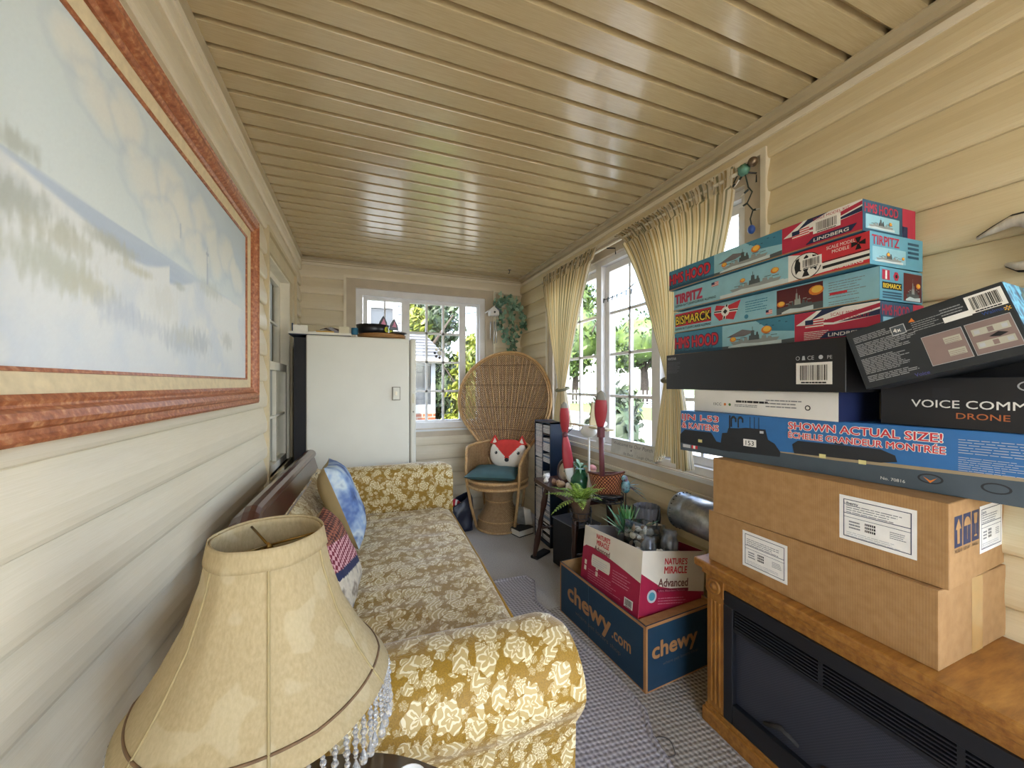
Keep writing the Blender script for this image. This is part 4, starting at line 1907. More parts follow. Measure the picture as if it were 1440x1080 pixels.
cA0, cA1 = (1.170, 1.031), (1.176, .439)
r, g, Ff, Fr, Ft = shell('carton', 'lower of two long brown cartons, lying straight on the oak fireplace top', 'carton', (cA0[0], cA0[1], .5805), rz_of(cA0, cA1), .592, .33, .176, M_CARD, group=None)
sticker(Ff, .132, .025 + .01, .142, .115, 1, 3)
Fr.rect(.15, .0, .205, .176, M_TAPE, 1)
g.build('body', r)
g = G(M_CARD)
g.add([(.585, .004, -.0006), (.592, .0, .0), (.592, .16, 0), (.605, .15, .004), (.610, .03, .003)], [(0, 1, 4), (1, 2, 3, 4)])
cB0, cB1 = (1.163, 1.006), (1.195, .430)
g.bm.free()
r, g, Ff, Fr, Ft = shell('carton', 'upper of two long brown cartons, under the submarine kit box', 'carton', (cB0[0], cB0[1], .758), rz_of(cB0, cB1), .577, .32, .19, M_CARD)
sticker(Ff, .376, .045, .150, .115, 1, 8)
Ff.text('Liberty', .386, .138, .008, NAVY, 3, off=.01)
# handling marks on the end
for k, x in enumerate((.025, .072, .119)):
    Fr.rect(x, .088, x + .041, .158, NAVY, 1)
Fr.poly([(.0455, .152), (.030, .128), (.039, .128), (.039, .096), (.052, .096), (.052, .128), (.061, .128)], M_CARD, 2)
Fr.poly([(.0925 + .018 * math.cos(PI * i / 10), .130 + .020 * math.sin(PI * i / 10)) for i in range(11)], M_CARD, 2)
Fr.rect(.0917, .098, .0933, .131, M_CARD, 2)
Fr.poly([(.129, .152), (.150, .152), (.147, .128), (.132, .128)], M_CARD, 2)
Fr.rect(.1385, .102, .1405, .130, M_CARD, 2)
Fr.rect(.132, .098, .147, .102, M_CARD, 2)
Fr.text('THIS END UP', .026, .076, .008, INKK, 1, w=.040)
Fr.text('KEEP DRY', .074, .076, .008, INKK, 1, w=.036)
Fr.text('FRAGILE', .121, .076, .008, INKK, 1, w=.036)
sticker(Fr, .165, .05, .14, .112, 1, 12)
Fr.text('Liberty', .172, .142, .008, NAVY, 3, off=.01)
g.build('body', r)

# ------------------------------------------------------------------ submarine kit box
ps0, ps1 = (1.183, 1.175), (1.285, .43)
SUBB = flat('sub_blue', '#2f6aa3')
SUBD = flat('sub_black', '#23262b')
SUBG = flat('sub_steel', '#47535c')
SAND = flat('deck_sand', '#9a8a6e')
L, D, H = .98, .19, .155
r, g, F, Fr, Ft = shell('model_kit_box', 'long blue submarine kit box with red lettering, lying across the upper brown carton', 'box', (ps0[0], ps0[1], .9495), rz_of(ps0, ps1), L, D, H, SUBB)
F.poly([(0, 0), (L, 0), (L, .062), (.55, .055), (.30, .045), (0, .048)], SUBG, 1)
F.poly([(.30, .045), (.55, .055), (L, .066), (L, .060), (.50, .044)], SAND, 2)
F.poly([(.0, .028), (.0, .062), (.02, .082), (.13, .082), (.15, .052), (.20, .045), (.20, .022)], SUBD, 2)
# conning tower
F.poly([(.165, .04), (.172, .085), (.19, .088), (.195, .105), (.235, .108), (.255, .112), (.318, .112), (.325, .080), (.345, .070), (.362, .045), (.36, .03), (.165, .022)], SUBD, 3)
F.rect(.197, .10, .202, .150, SUBD, 3)
F.tube = None
for x in (.203, .227):
    F.poly([(x, .11), (x + .005, .11), (x + .005, .138), (x + .010, .142), (x + .015, .138), (x + .015, .128), (x + .020, .128), (x + .020, .142), (x + .012, .150), (x + .004, .148), (x, .140)], SUBD, 3)
for x in (.268, .282, .296):
    F.rect(x, .11, x + .002, .150, SUBD, 3)
F.rect(.300, .098, .312, .106, LGREY, 4)
F.rect(.247, .050, .289, .074, INKW, 4)
F.text('153', .268, .054, .016, INKK, 5, align='c', off=.01)
# midget sub lying on deck
F.poly([(.40, .048), (.395, .075), (.41, .088), (.60, .090), (.628, .078), (.632, .062), (.60, .055)], SUBD, 3)
F.poly([(.50, .09), (.505, .096), (.515, .096), (.525, .09)], SUBD, 3)
for x, z in ((.465, .046), (.555, .044), (.078, .040)):
    F.rect(x, z, x + .016, z + .011, flat('tag_yellow', '#d9cf8e'), 4)
F.text('IJN I-53', .008, .122, .022, RED, 3, w=.150, off=.02, outline=INKW, oo=.06)
F.text('& KAITENS', .008, .089, .022, RED, 3, w=.150, off=.02, outline=INKW, oo=.06)
F.text('SHOWN ACTUAL SIZE!', .385, .122, .022, RED, 3, w=.325, off=.02, outline=INKW, oo=.06)
F.text('ÉCHELLE GRANDEUR MONTRÉE', .385, .095, .018, RED, 5, w=.330, off=.02, outline=INKW, oo=.06)
F.rect(.012, .012, .045, .024, LGREY, 3)
F.rect(.05, .012, .075, .024, RED, 3)
F.rect(.057, .012, .066, .024, INKW, 4)
F.text('No. 70816', .60, .012, .008, INKW, 3)
F.lines(.735, .102, .175, .036, 6, LGREY, 2, .22, .25, 4)
F.lines(.735, .062, .11, .034, 7, LGREY, 2, .22, .4, 5)
F.lines(.92, .062, .055, .07, 10, INKW, 2, .3, .2, 6)
for x in (.69, .79):
    F.disc(x, .032, .022, SUBD, 2, .012)
    F.disc(x, .032, .018, SUBG, 3, .009)
F.poly([(.678, .036), (.69, .028), (.702, .036), (.69, .022)], ORG, 4)
g.build('body', r)

# ------------------------------------------------------------------ white box and black boxes above it
M_WBOX = mat('white_box_board', '#e8e6e0', .5, .04, 10)
M_DBLU = mat('dark_blue_board', '#1a2348', .5, .1, 9)
p0, p1 = (1.243, 1.165), (1.226, .655)
ang = rz_of(p0, p1)
r, g, F, Fr, Ft = shell('box', 'low white box with dark blue ends, sandwiched under the long black box', 'box', (p0[0], p0[1], 1.105), ang, .510, .18, .082, M_WBOX)
Fr.rect(0, 0, .18, .082, M_DBLU, 1)
F.lines(.19, .040, .13, .012, 1, INKK, 1, .6, .1, 2)
F.lines(.30, .030, .12, .03, 3, INKG, 1, .35, .2, 3)
for k, s_ in enumerate(('CE', 'Z')):
    pass
F.text('I3CC', .095, .026, .010, INKK, 1, w=.035)
F.disc(.145, .031, .005, ORG, 1)
F.disc(.165, .031, .005, flat('green_dot', '#4d7a3a'), 1)
F.lines(.185, .026, .09, .010, 2, INKG, 1, .5, .1, 9)
F.disc(.43, .034, .008, INKK, 1)
F.disc(.43, .034, .005, M_WBOX, 2)
g.build('body', r)

M_BBOX = mat('black_box_board', '#1b1b1e', .42, .15, 6)
p0, p1 = (1.262, 1.335), (1.192, .62)
r, g, F, Fr, Ft = shell('box', 'long plain black box with a small white barcode sticker at its near end', 'box', (p0[0], p0[1], 1.1875), rz_of(p0, p1), .718, .20, .148, M_BBOX)
F.text('VIVITAR', .010, .126, .011, LGREY, 1, off=.01)
F.lines(.010, .070, .085, .05, 8, flat('print_dim', '#55565a'), 1, .35, .3, 3)
F.barcode(.585, .022, .100, .062, STKW, INKK, 1, 5)
F.text('CE', .618, .092, .012, LGREY, 1)
F.text('PE', .672, .092, .010, LGREY, 1)
F.disc(.655, .098, .006, LGREY, 1)
F.disc(.59, .098, .006, LGREY, 1)
F.disc(.59, .098, .0045, M_BBOX, 2)
F.poly([(.602, .092), (.612, .092), (.610, .104), (.604, .104)], LGREY, 1)
g.build('body', r)

# ------------------------------------------------------------------ stack of four warship kit boxes
SHIPN = [
    # name, far-left front, near-right front, z0, H, D, kind
    ('hood', (1.298, 1.323), (1.288, .592), 1.338, .096, .205),
    ('bismarck', (1.309, 1.335), (1.293, .596), 1.4365, .0915, .20),
    ('tirpitz', (1.286, 1.315), (1.257, .600), 1.5295, .0895, .235),
    ('hood', (1.274, 1.330), (1.247, .611), 1.6205, .0865, .235),
]
LAB = ['red lettered warship kit box lowest in its stack, above the black box',
       'warship kit box with yellow letters on red, second from bottom of its stack',
       'pale blue warship kit box with a black eagle panel, second from top of stack',
       'red lettered warship kit box on the very top of the stack by the window']


def hood_front(F, L, H, top):
    F.rect(0, 0, L * .335, H, TEAL, 1)
    F.rect(0, 0, L * .335, H * .16, DTEAL, 2)
    F.text('HMS HOOD', .006, H * .30, H * .50, RED, 3, w=L * .30, off=.025, outline=flat('letter_shadow', '#5b2348'), oo=.06)
    F.text('BRITISH BATTLECRUISER/CROISEUR', .006, H * .16, H * .09, INKK, 5, w=L * .27)
    F.rect(L * .335, 0, L * .70, H, LBLUE, 1)
    F.poly([(L * .52, H), (L * .70, H), (L * .70, H * .45), (L * .60, H * .55)], TEAL, 2)
    F.poly([(L * .335, 0), (L * .70, 0), (L * .70, H * .22), (L * .50, H * .12), (L * .335, H * .16)], SHIPD, 2)
    F.poly([(L * .36, H * .5), (L * .45, H * .75), (L * .52, H * .62), (L * .46, H * .48)], SMK, 2)
    ship(F, L * .385, H * .18, L * .25, H * .62, 3)
    fire_glow(F, L * .575, H * .62, H * .20, 6)
    fire_glow(F, L * .40, H * .40, H * .14, 6)
    for k in range(5):
        F.rect(L * (.54 + k * .03), H * (.85 - .06 * (k % 3)), L * (.55 + k * .03), H * (.88 - .06 * (k % 3)), DTEAL, 4)
    union_flag(F, L * .70, 0, L, H, 1)
    us_flag(F, L * .745, H * .45, L * .07, H * .28, 5)
    if top:
        F.barcode(L * .83, H * .40, L * .10, H * .42, STKW, INKK, 6, 4)
        F.text('SCALE MODEL KIT', L * .83, H * .86, H * .09, CRIM, 5, w=L * .13)
    else:
        F.text('SCALE MODEL KIT', L * .84, H * .76, H * .10, CRIM, 5, w=L * .14)
        F.text('MODELE REDUIT', L * .82, H * .60, H * .10, CRIM, 5, w=L * .15)
        F.lines(L * .74, H * .10, L * .10, H * .28, 5, INKW, 5, .35, .3, 3)
    F.poly([(L * .80, H * .10), (L * .83, H * .30), (L * .985, H * .30), (L * .965, H * .10)], NAVY, 6)
    F.text('LINDBERG', L * .832, H * .135, H * .11, INKW, 7, w=L * .125, off=.02, slant=.1)


def tirp_front(F, L, H):
    F.rect(0, 0, L * .34, H, LBLUE, 1)
    F.text('TIRPITZ', .010, H * .34, H * .46, CRIM, 3, w=L * .205, off=.02, outline=flat('letter_shadow2', '#a86a86'), oo=.05)
    F.text('GERMAN BATTLESHIP/CUIRASSE ALLEMAND', .010, H * .16, H * .11, INKK, 3, w=L * .30, off=.012)
    us_flag(F, L * .285, H * .68, L * .045, H * .18, 3)
    F.rect(L * .34, 0, L * .70, H, LBLUE, 1)
    F.poly([(L * .34, H * .0), (L * .70, 0), (L * .70, H * .20), (L * .34, H * .18)], SEAW, 2)
    F.rect(L * .34, 0, L * .70, H * .03, CRIM, 3)
    ship(F, L * .40, H * .20, L * .27, H * .62, 3)
    fire_glow(F, L * .64, H * .62, H * .16, 6)
    fire_glow(F, L * .475, H * .58, H * .12, 6)
    F.rect(L * .70, 0, L, H, INKW, 1)
    F.poly([(L * .70, H), (L, H), (L, H * .42), (L * .84, H * .40), (L * .80, H * .80)], RED, 2)
    F.poly([(L * .70, 0), (L * .70, H * .04), (L, H * .16), (L, 0)], RED, 2)
    F.poly([(L * .84, H * .30), (L, H * .32), (L, H * .24), (L * .84, H * .2)], INKK, 3)
    F.poly([(L * .84, H * .44), (L, H * .46), (L, H * .43), (L * .84, H * .41)], INKK, 3)
    F.disc(L * .775, H * .46, H * .50, INKK, 3, H * .46, 28)
    F.disc(L * .775, H * .46, H * .475, INKW, 4, H * .43, 28)
    c_, d_ = L * .775, H * .46
    k = H * .42
    F.poly([(c_ - k * .16, d_ + k * .70), (c_ + k * .05, d_ + k * .92), (c_ + k * .22, d_ + k * .72), (c_ + k * .10, d_ + k * .45), (c_ + k * .30, d_ - k * .1), (c_ + k * .12, d_ - k * .45), (c_ + k * .30, d_ - k * .85), (c_ - k * .30, d_ - k * .85), (c_ - k * .12, d_ - k * .45), (c_ - k * .30, d_ - k * .1), (c_ - k * .10, d_ + k * .45)], INKK, 5)
    for s_ in (-1, 1):
        F.poly([(c_ + s_ * k * .2, d_ + k * .1), (c_ + s_ * k * .55, d_ + k * .55), (c_ + s_ * k * .50, d_ + k * .80), (c_ + s_ * k * .80, d_ + k * .70), (c_ + s_ * k * .92, d_ + k * .1), (c_ + s_ * k * .80, d_ - k * .55), (c_ + s_ * k * .58, d_ - k * .3), (c_ + s_ * k * .38, d_ - k * .35)][::s_], INKK, 5)
    F.barcode(c_ - L * .022, d_ - H * .10, L * .085, H * .36, STKW, INKK, 6, 8)
    F.text('SCALE MODEL', L * .855, H * .80, H * .11, INKW, 4, w=L * .10)
    F.text('MODELE', L * .875, H * .64, H * .11, INKW, 4, w=L * .06)
    # iron cross style device
    x, y = L * .965, H * .72
    for a in range(4):
        ca, sa = math.cos(a * PI / 2), math.sin(a * PI / 2)
        F.poly([(x + (p * ca - q * sa) * H * .2, y + (p * sa + q * ca) * H * .2) for p, q in ((.1, -.12), (.95, -.42), (.95, .42), (.1, .12))], INKK, 5)
    F.text('LINDBERG', L * .86, H * .10, H * .10, INKW, 4, w=L * .12, off=.02)


def bism_front(F, L, H):
    F.rect(0, 0, L, H, LBLUE, 1)
    F.rect(.006, H * .30, L * .268, H * .92, RED, 2)
    F.rect(.006, H * .48, L * .268, H * .66, INKK, 3)
    F.text('BISMARCK', .010, H * .40, H * .42, YEL, 4, w=L * .25, off=.02, outline=INKK, oo=.07)
    F.text('GERMAN BATTLESHIP/CUIRASSE ALLEMAND', .006, H * .13, H * .11, INKK, 3, w=L * .26, off=.012)
    F.poly([(L * .285, H * .55), (L * .30, H * .92), (L * .365, H * .80), (L * .445, H * .95), (L * .405, H * .18), (L * .35, H * .28), (L * .32, H * .22)], RED, 2)
    F.poly([(L * .287, H * .70), (L * .43, H * .62), (L * .425, H * .50), (L * .29, H * .58)], INKW, 3)
    F.poly([(L * .287, H * .67), (L * .43, H * .59), (L * .43, H * .54), (L * .29, H * .61)], INKK, 4)
    F.poly([(L * .355, H * .86), (L * .375, H * .88), (L * .357, H * .26), (L * .340, H * .28)], INKW, 3)
    F.poly([(L * .361, H * .86), (L * .371, H * .87), (L * .353, H * .26), (L * .345, H * .28)], INKK, 4)
    F.disc(L * .357, H * .58, H * .20, INKW, 5)
    F.disc(L * .357, H * .58, H * .11, INKK, 6, n=4)
    F.lines(L * .47, H * .38, L * .12, H * .48, 5, TEAL, 2, .35, .3, 3)
    F.disc(L * .475, H * .20, H * .09, TEAL, 2)
    us_flag(F, L * .575, H * .14, L * .03, H * .16, 3)
    F.rect(L * .625, H * .05, L * .815, H * .95, MAROON, 2)
    F.rect(L * .625, H * .05, L * .815, H * .28, SHIPD, 3)
    ship(F, L * .655, H * .16, L * .12, H * .7, 4, SHIPD, flat('hull_pale', '#9aa09a'))
    fire_glow(F, L * .79, H * .68, H * .24, 4)
    fire_glow(F, L * .645, H * .42, H * .15, 4)
    F.lines(L * .835, H * .30, L * .13, H * .58, 7, INKG, 2, .28, .3, 8)
    F.rect(L * .84, H * .40, L * .90, H * .48, RED, 4)
    F.lines(L * .835, H * .08, L * .12, H * .16, 2, INKG, 2, .28, .3, 9)


def ship_end(F, D, H, kind):
    if kind == 'hood':
        F.rect(0, 0, D, H, DTEAL, 1)
        F.text('HMS HOOD', D * .03, H * .62, H * .30, CRIM, 3, w=D * .62, off=.025)
        F.rect(D * .05, H * .10, D * .68, H * .56, LBLUE, 2)
        ship(F, D * .10, H * .18, D * .46, H * .34, 3)
        fire_glow(F, D * .5, H * .36, H * .08, 6)
        F.rect(D * .74, 0, D, H, CRIM, 2)
        F.rect(D * .74, 0, D * .84, H * .4, NAVY, 3)
    elif kind == 'tirpitz':
        F.rect(0, 0, D, H, BLUE, 1)
        F.text('TIRPITZ', D * .03, H * .62, H * .30, CRIM, 3, w=D * .50, off=.025)
        F.rect(D * .04, H * .12, D * .66, H * .56, LBLUE, 2)
        ship(F, D * .10, H * .16, D * .48, H * .34, 3)
        fire_glow(F, D * .32, H * .36, H * .08, 6)
        fire_glow(F, D * .60, H * .30, H * .07, 6)
        for k in range(4):
            F.rect(D * .70, H * (.78 - k * .14), D * .92, H * (.86 - k * .14), DTEAL, 2)
    else:
        F.rect(0, 0, D, H, BLUE, 1)
        F.rect(D * .05, H * .62, D * .22, H * .92, CRIM, 2)
        F.rect(D * .115, H * .64, D * .155, H * .90, INKW, 3)
        F.disc(D * .37, H * .76, H * .15, CRIM, 2, n=6)
        F.disc(D * .37, H * .76, H * .06, INKK, 3)
        F.rect(D * .05, H * .34, D * .50, H * .56, INKK, 2)
        F.text('BISMARCK', D * .07, H * .38, H * .14, YEL, 3, w=D * .41, off=.02)
        for k in range(3):
            F.rect(D * .06, H * (.22 - k * .08), D * .5, H * (.27 - k * .08), DTEAL, 2)
        F.rect(D * .54, H * .05, D * .98, H * .92, MAROON, 2)
        ship(F, D * .60, H * .16, D * .32, H * .6, 3, SHIPD, SHIPG)
        fire_glow(F, D * .88, H * .55, H * .12, 6)


for (kind, p0, p1, z0, H, D), lab in zip(SHIPN, LAB):
    L = math.dist(p0, p1)
    r, g, F, Fr, Ft = shell('model_kit_box', lab, 'box', (p0[0], p0[1], z0), rz_of(p0, p1), L, D, H - .001, TEAL, group=None)
    {'hood': lambda: hood_front(F, L, H - .002, z0 > 1.6), 'tirpitz': lambda: tirp_front(F, L, H - .002), 'bismarck': lambda: bism_front(F, L, H - .002)}[kind]()
    ship_end(Fr, D, H - .002, kind)
    F.rect(.0, .0, L, .003, EDGE, 8)
    g.build('body', r)

# ------------------------------------------------------------------ drone boxes at the right
p0, p1 = (1.288, .592), (1.288, .05)
r = thing('box', 'plain black box wedged between the two drone boxes and the siding', 'box', (1.395, .57, 1.1055), -PI / 2)
g = G(M_BBOX)
g.box(0, .52, 0, .10, 0, .175, .0015, 1)
g.build('body', r)
M_DRN = mat('drone_box_black', '#1d1e22', .35, .2, 7)
r, g, F, Fr, Ft = shell('drone_box', 'black drone box with white and orange lettering, lying under the tilted box', 'box', (p0[0], p0[1], 1.1055), rz_of(p0, p1), .40, .10, .120, M_DRN)
F.text('VOICE COMMAND', .062, .048, .019, INKW, 1, w=.245, off=.01)
F.text('DRONE', .140, .024, .014, flat('orange_dim', '#b5683c'), 1, w=.080, off=.01)
for k in (-1, 1):
    F.disc(.265 + k * .02, .100, .016, LGREY, 1, .011)
    F.disc(.265 + k * .02, .100, .013, M_DRN, 2, .0085)
F.rect(.10, .07, .13, .095, flat('smoke_patch', '#26262b'), 1)
g.build('body', r)

# tilted drone box: corner from sight lines, axes from its tilt
ex = Vector((.075, -.957, .283)).normalized()     # along the front, towards the viewer
ez = Vector((-.034, .262, .963)).normalized()
ez = (ez - ex * ez.dot(ex)).normalized()
ey = ez.cross(ex)
o_ = Vector((1.178, .570, 1.196))
Mt = Matrix((ex, ey, ez)).transposed().to_4x4()
Mt.translation = o_
L, D, H = .268, .18, .150
r, g, F, Fr, Ft = shell('drone_box', 'black drone box tilted up on its side, back print and diagrams facing out', 'box', (0, 0, 0), 0, L, D, H, mat('drone_back', '#23282c', .4, .15, 7), tilt=Mt)
PR = flat('print_grey', '#8d8f90')
for k, (b, h, n) in enumerate(((.118, .016, 4), (.082, .032, 8), (.036, .040, 10), (.016, .016, 4))):
    F.lines(.012, b, .095 + .02 * (k % 2), h, n, PR, 1, .5, .35, 20 + k)
F.rect(.085, .108, .111, .130, LGREY, 1)
F.rect(.0865, .1095, .1095, .1285, flat('badge', '#4a5358'), 2)
F.text('4x', .089, .114, .010, INKW, 3, off=.02)
F.lines(.122, .104, .05, .024, 5, PR, 1, .35, .3, 31)
F.poly([(.119, .128), (.127, .136), (.130, .126)], ORG, 1)
F.rect(.172, .102, .214, .114, STKW, 1)
F.lines(.172, .118, .036, .018, 3, PR, 1, .4, .2, 33)
F.barcode(.212, .104, .052, .038, STKW, INKK, 2, 7)
F.text('Walmart', .226, .0945, .007, flat('dim_blue', '#2d4a86'), 1, off=.02)
for a in range(6):
    c_, s_ = math.cos(a * PI / 3 + PI / 6), math.sin(a * PI / 3 + PI / 6)
    F.poly([(.260 + c_ * .0015 - s_ * .0007, .0955 + s_ * .0015 + c_ * .0007), (.260 + c_ * .005 - s_ * .001, .0955 + s_ * .005 + c_ * .001), (.260 + c_ * .005 + s_ * .001, .0955 + s_ * .005 - c_ * .001), (.260 + c_ * .0015 + s_ * .0007, .0955 + s_ * .0015 - c_ * .0007)], FIRE, 2)
PNL = flat('diagram_panel', '#8a7670')
for k, x in enumerate((.128, .196)):
    F.rect(x, .018, x + .064, .086, LGREY, 1)
    F.rect(x + .001, .019, x + .063, .085, PNL, 2)
PL = flat('diagram_pale', '#b9b6a4')
for z in (.030, .058):
    F.rect(.160, z, .186, z + .014, PL, 3)
    F.lines(.161, z + .001, .024, .011, 3, PNL, 4, .3, .1, 40)
    F.rect(.202, z, .254, z + .014, PL, 3)
    F.rect(.205, z + .003, .213, z + .011, LGREY, 4)
    F.rect(.243, z + .003, .251, z + .011, LGREY, 4)
    F.rect(.224, z + .002, .232, z + .012, PNL, 4)
F.poly([(.222, .050), (.236, .056), (.248, .050), (.236, .046)], INKK, 5)
F.text('Voice', .095, .004, .008, flat('violet', '#4b4a86'), 1, off=.02)
TEALP = blend_mat('teal_photo', ['#1b2a30', '#2f5b70', '#5aa0b4', '#26383c', '#51614a'], 22)
Fr.rect(0, 0, D, H, TEALP, 1)
g.build('body', r)
# ------------------------------------------------------------------ rugs
def weave_mat(name, c1, c2, c3, cell=.016):
    t = NT(name)
    v = t.coord('Object')
    nd = t.n('ShaderNodeTexNoise', ins={'Scale': 40.0, 'Detail': 2.0})
    t.l(v, nd.inputs['Vector'])
    mv = t.n('ShaderNodeMixRGB', blend_type='LINEAR_LIGHT', ins={'Fac': .004})
    t.l(v, mv.inputs['Color1'])
    t.l(nd.outputs['Color'], mv.inputs['Color2'])
    sx = t.n('ShaderNodeSeparateXYZ')
    t.l(mv.outputs['Color'], sx.inputs[0])
    k = PI / cell
    h = t.math('MULTIPLY', t.math('SINE', t.math('MULTIPLY', t.math('ADD', sx.outputs[0], sx.outputs[1]), k)), t.math('SINE', t.math('MULTIPLY', t.math('SUBTRACT', sx.outputs[0], sx.outputs[1]), k * .8)))
    h = t.math('ADD', t.math('MULTIPLY', h, .5), .5)
    f = t.noise(v, 220, 3, .7)
    f2 = t.noise(v, 5, 3)
    hh = t.math('ADD', t.math('MULTIPLY', h, .7), t.math('MULTIPLY', f, .45))
    c = t.ramp(hh, [(.28, srgb(c1)), (.55, srgb(c2)), (.85, srgb(c3))])
    t.base(t.mix(t.math('MULTIPLY', f2, .25), c, srgb('#8d8678')))
    t.set(Roughness=.95)
    t.bump(hh, 1.0, .005)
    return t.mat


M_RUG = weave_mat('woven_rug', '#7d787e', '#a8a2a7', '#c6c1c4')
M_RUG2 = weave_mat('woven_rug_tan', '#776f68', '#a0978d', '#bdb5aa')


def rug_obj(name, label, pts, mt, z0, z1, edge=None):
    g = G(mt)
    n = len(pts)
    vs = [(x, y, z0) for x, y in pts] + [(x, y, z1) for x, y in pts]
    fs = [tuple(range(n, 2 * n))] + [(i, (i + 1) % n, (i + 1) % n + n, i + n) for i in range(n)]
    g.add(vs, fs)
    if edge:
        g.tube([(x, y, z1) for x, y in edge], .010, 8)
    return tag(g.build(name), label, 'rug')


rug_obj('rug', 'tan woven rug under the dark blue carton, running in front of the fireplace',
        [(.66, -1.3), (1.143, -1.3), (1.143, 1.06), (1.49, 1.06), (1.49, 1.84), (.95, 1.84), (.66, 1.84)], M_RUG2, 0.0005, .004)
edge = [(.62, 2.205), (.80, 2.20), (.955, 2.19), (.975, 2.12), (.925, 2.0), (.893, 1.92), (.915, 1.80), (.936, 1.697), (.952, 1.53), (.962, 1.376), (.972, 1.24), (.966, 1.13), (.918, 1.04), (.90, .92), (.905, .75), (.90, .4)]
rug_obj('rug', 'grey woven rug with a braided wavy edge in front of the sofa',
        [(-.30, -1.2), (.90, -1.2)] + edge[::-1] + [(-.30, 2.205)], M_RUG, .0045, .013, edge)
M_CORD = mat('dark_cord', '#3c3836', .7, .1, 20)
g = G(M_CORD)
g.tube([(.938 + .030 * math.cos(a) + .004 * math.sin(3 * a), 1.0 + .036 * math.sin(a), .0075) for a in [i * 2 * PI / 40 for i in range(40)]], .0014, 6, closed=True)
tag(g.build('cord_loop'), 'thin dark loop of cord lying on the tan rug beside the fireplace foot', 'cord')

# ------------------------------------------------------------------ delivery carton with the white logo lettering
M_CHW = mat('deep_blue_print', '#16354a', .6, .12, 10)
M_CARDD = M_CARD
CHB = flat('card_brown', '#a9784a')


def open_box(name, label, M, L, D, H, outer, inner, th=.005, floor=.02, lip=None):
    r_ = thing(name, label, 'box')
    place(r_, M)
    g_ = G(outer)
    for (x0, x1, y0, y1) in ((0, L, 0, th), (0, L, D - th, D), (0, th, th, D - th), (L - th, L, th, D - th)):
        g_.m(outer).box(x0, x1, y0, y1, 0, H)
    g_.m(inner)
    g_.quad((th, th + .0004, .0), (L - th, th + .0004, 0), (L - th, th + .0004, H), (th, th + .0004, H))
    g_.quad((th, D - th - .0004, .0), (L - th, D - th - .0004, 0), (L - th, D - th - .0004, H), (th, D - th - .0004, H))
    g_.quad((th + .0004, th, 0), (th + .0004, D - th, 0), (th + .0004, D - th, H), (th + .0004, th, H))
    g_.quad((L - th - .0004, th, 0), (L - th - .0004, D - th, 0), (L - th - .0004, D - th, H), (L - th - .0004, th, H))
    g_.box(th, L - th, th, D - th, floor, floor + th)
    return r_, g_, Face(g_, (0, 0, 0), (1, 0, 0), (0, 0, 1)), Face(g_, (L, 0, 0), (0, 1, 0), (0, 0, 1))


def M_from(p_far, p_near, z):
    return T(p_far[0], p_far[1], z) @ RZ(rz_of(p_far, p_near))


L, D, H = .612, .40, .262
r, g, F, Fr = open_box('carton', 'dark blue open shipping carton with brown lettering on the rug', M_from((.988, 1.808), (1.03, 1.198), .0045), L, D, H, M_CHW, M_CARD)
r['category'] = 'carton'
for FF, ww in ((F, L), (Fr, D)):
    FF.rect(0, H - .012, ww, H, CHB, 1)
    FF.rect(0, 0, .010, H, CHB, 1)
    FF.rect(ww - .012, 0, ww, H, CHB, 1)
    FF.rect(0, 0, ww, .006, CHB, 1)
F.text('chewy', .075, .105, .085, CHB, 2, w=.33, off=.035)
F.text('.com', .415, .105, .055, CHB, 2, w=.115, off=.02)
F.text('where pet lovers shop', .14, .058, .020, flat('dim_brown', '#5d5149'), 2, w=.33)
Fr.text('chewy', .035, .125, .065, CHB, 2, w=.25, off=.035)
Fr.text('where pet lovers shop', .09, .085, .014, flat('dim_brown', '#5d5149'), 2, w=.20)
F.rect(.245, 0, .249, H - .012, flat('crease', '#2a4a60'), 1)
g.build('body', r)
g = G(M_CARD)
g.add([(.006, .006, H - .004), (L - .006, .006, H - .004), (L - .02, .014, H - .13), (.02, .014, H - .13)], [(0, 1, 2, 3)])
g.build('flap', r, solid=.004)
g = G(M_CARD)
g.add([(L - .006, .01, H - .004), (L - .006, D - .01, H - .004), (L - .060, D - .02, H - .012), (L - .060, .02, H - .012)], [(0, 1, 2, 3)])
g.build('flap', r, solid=.004)
g = G(M_CARD)
g.add([(.02, D - .006, H - .004), (L - .02, D - .006, H - .004), (L - .03, D - .012, H - .13), (.03, D - .012, H - .13)], [(0, 1, 2, 3)])
g.build('flap', r, solid=.004)

# ------------------------------------------------------------------ cream and magenta box full of shells and jars
ex = Vector((.030, -.996, .075)).normalized()
ey = Vector((.985, .0, -.165))
ey = (ey - ex * ey.dot(ex)).normalized()
ez = ex.cross(ey)
Mn = Matrix((ex, ey, ez)).transposed().to_4x4()
NB0 = Vector((1.045, 1.700, .213))
Mn.translation = NB0
M_CREAM = mat('cream_print', '#ded5c4', .5, .05, 10)
M_MAG = flat('magenta_print', '#a31f42')
M_MAG2 = flat('magenta_dark', '#7c1733')
L, D, H = .425, .365, .268
r, g, F, Fr = open_box('box', 'cream and magenta open box of shells and jars tilted on the dark blue carton', Mn, L, D, H, M_CREAM, flat('grey_board', '#8f8a88'), floor=.05)
M_MAGIN = flat('inside_red', '#8e2040')
F.poly([(0, 0), (L, 0), (L, H * .52)] + [(L * (1 - i / 10), H * (.52 + .16 * math.sin(PI * .5 * i / 10))) for i in range(1, 9)] + [(L * .06, H * .66), (0, H * .60)], M_MAG, 1)
F.text("NATURE'S", .105, H * .865, .022, RED, 2, w=.105, off=.03)
F.text('MIRACLE', .11, H * .755, .024, RED, 2, w=.095, off=.03)
F.text('Advanced', .095, H * .645, .024, flat('print_brown', '#7a5148'), 2, w=.12, off=.03)
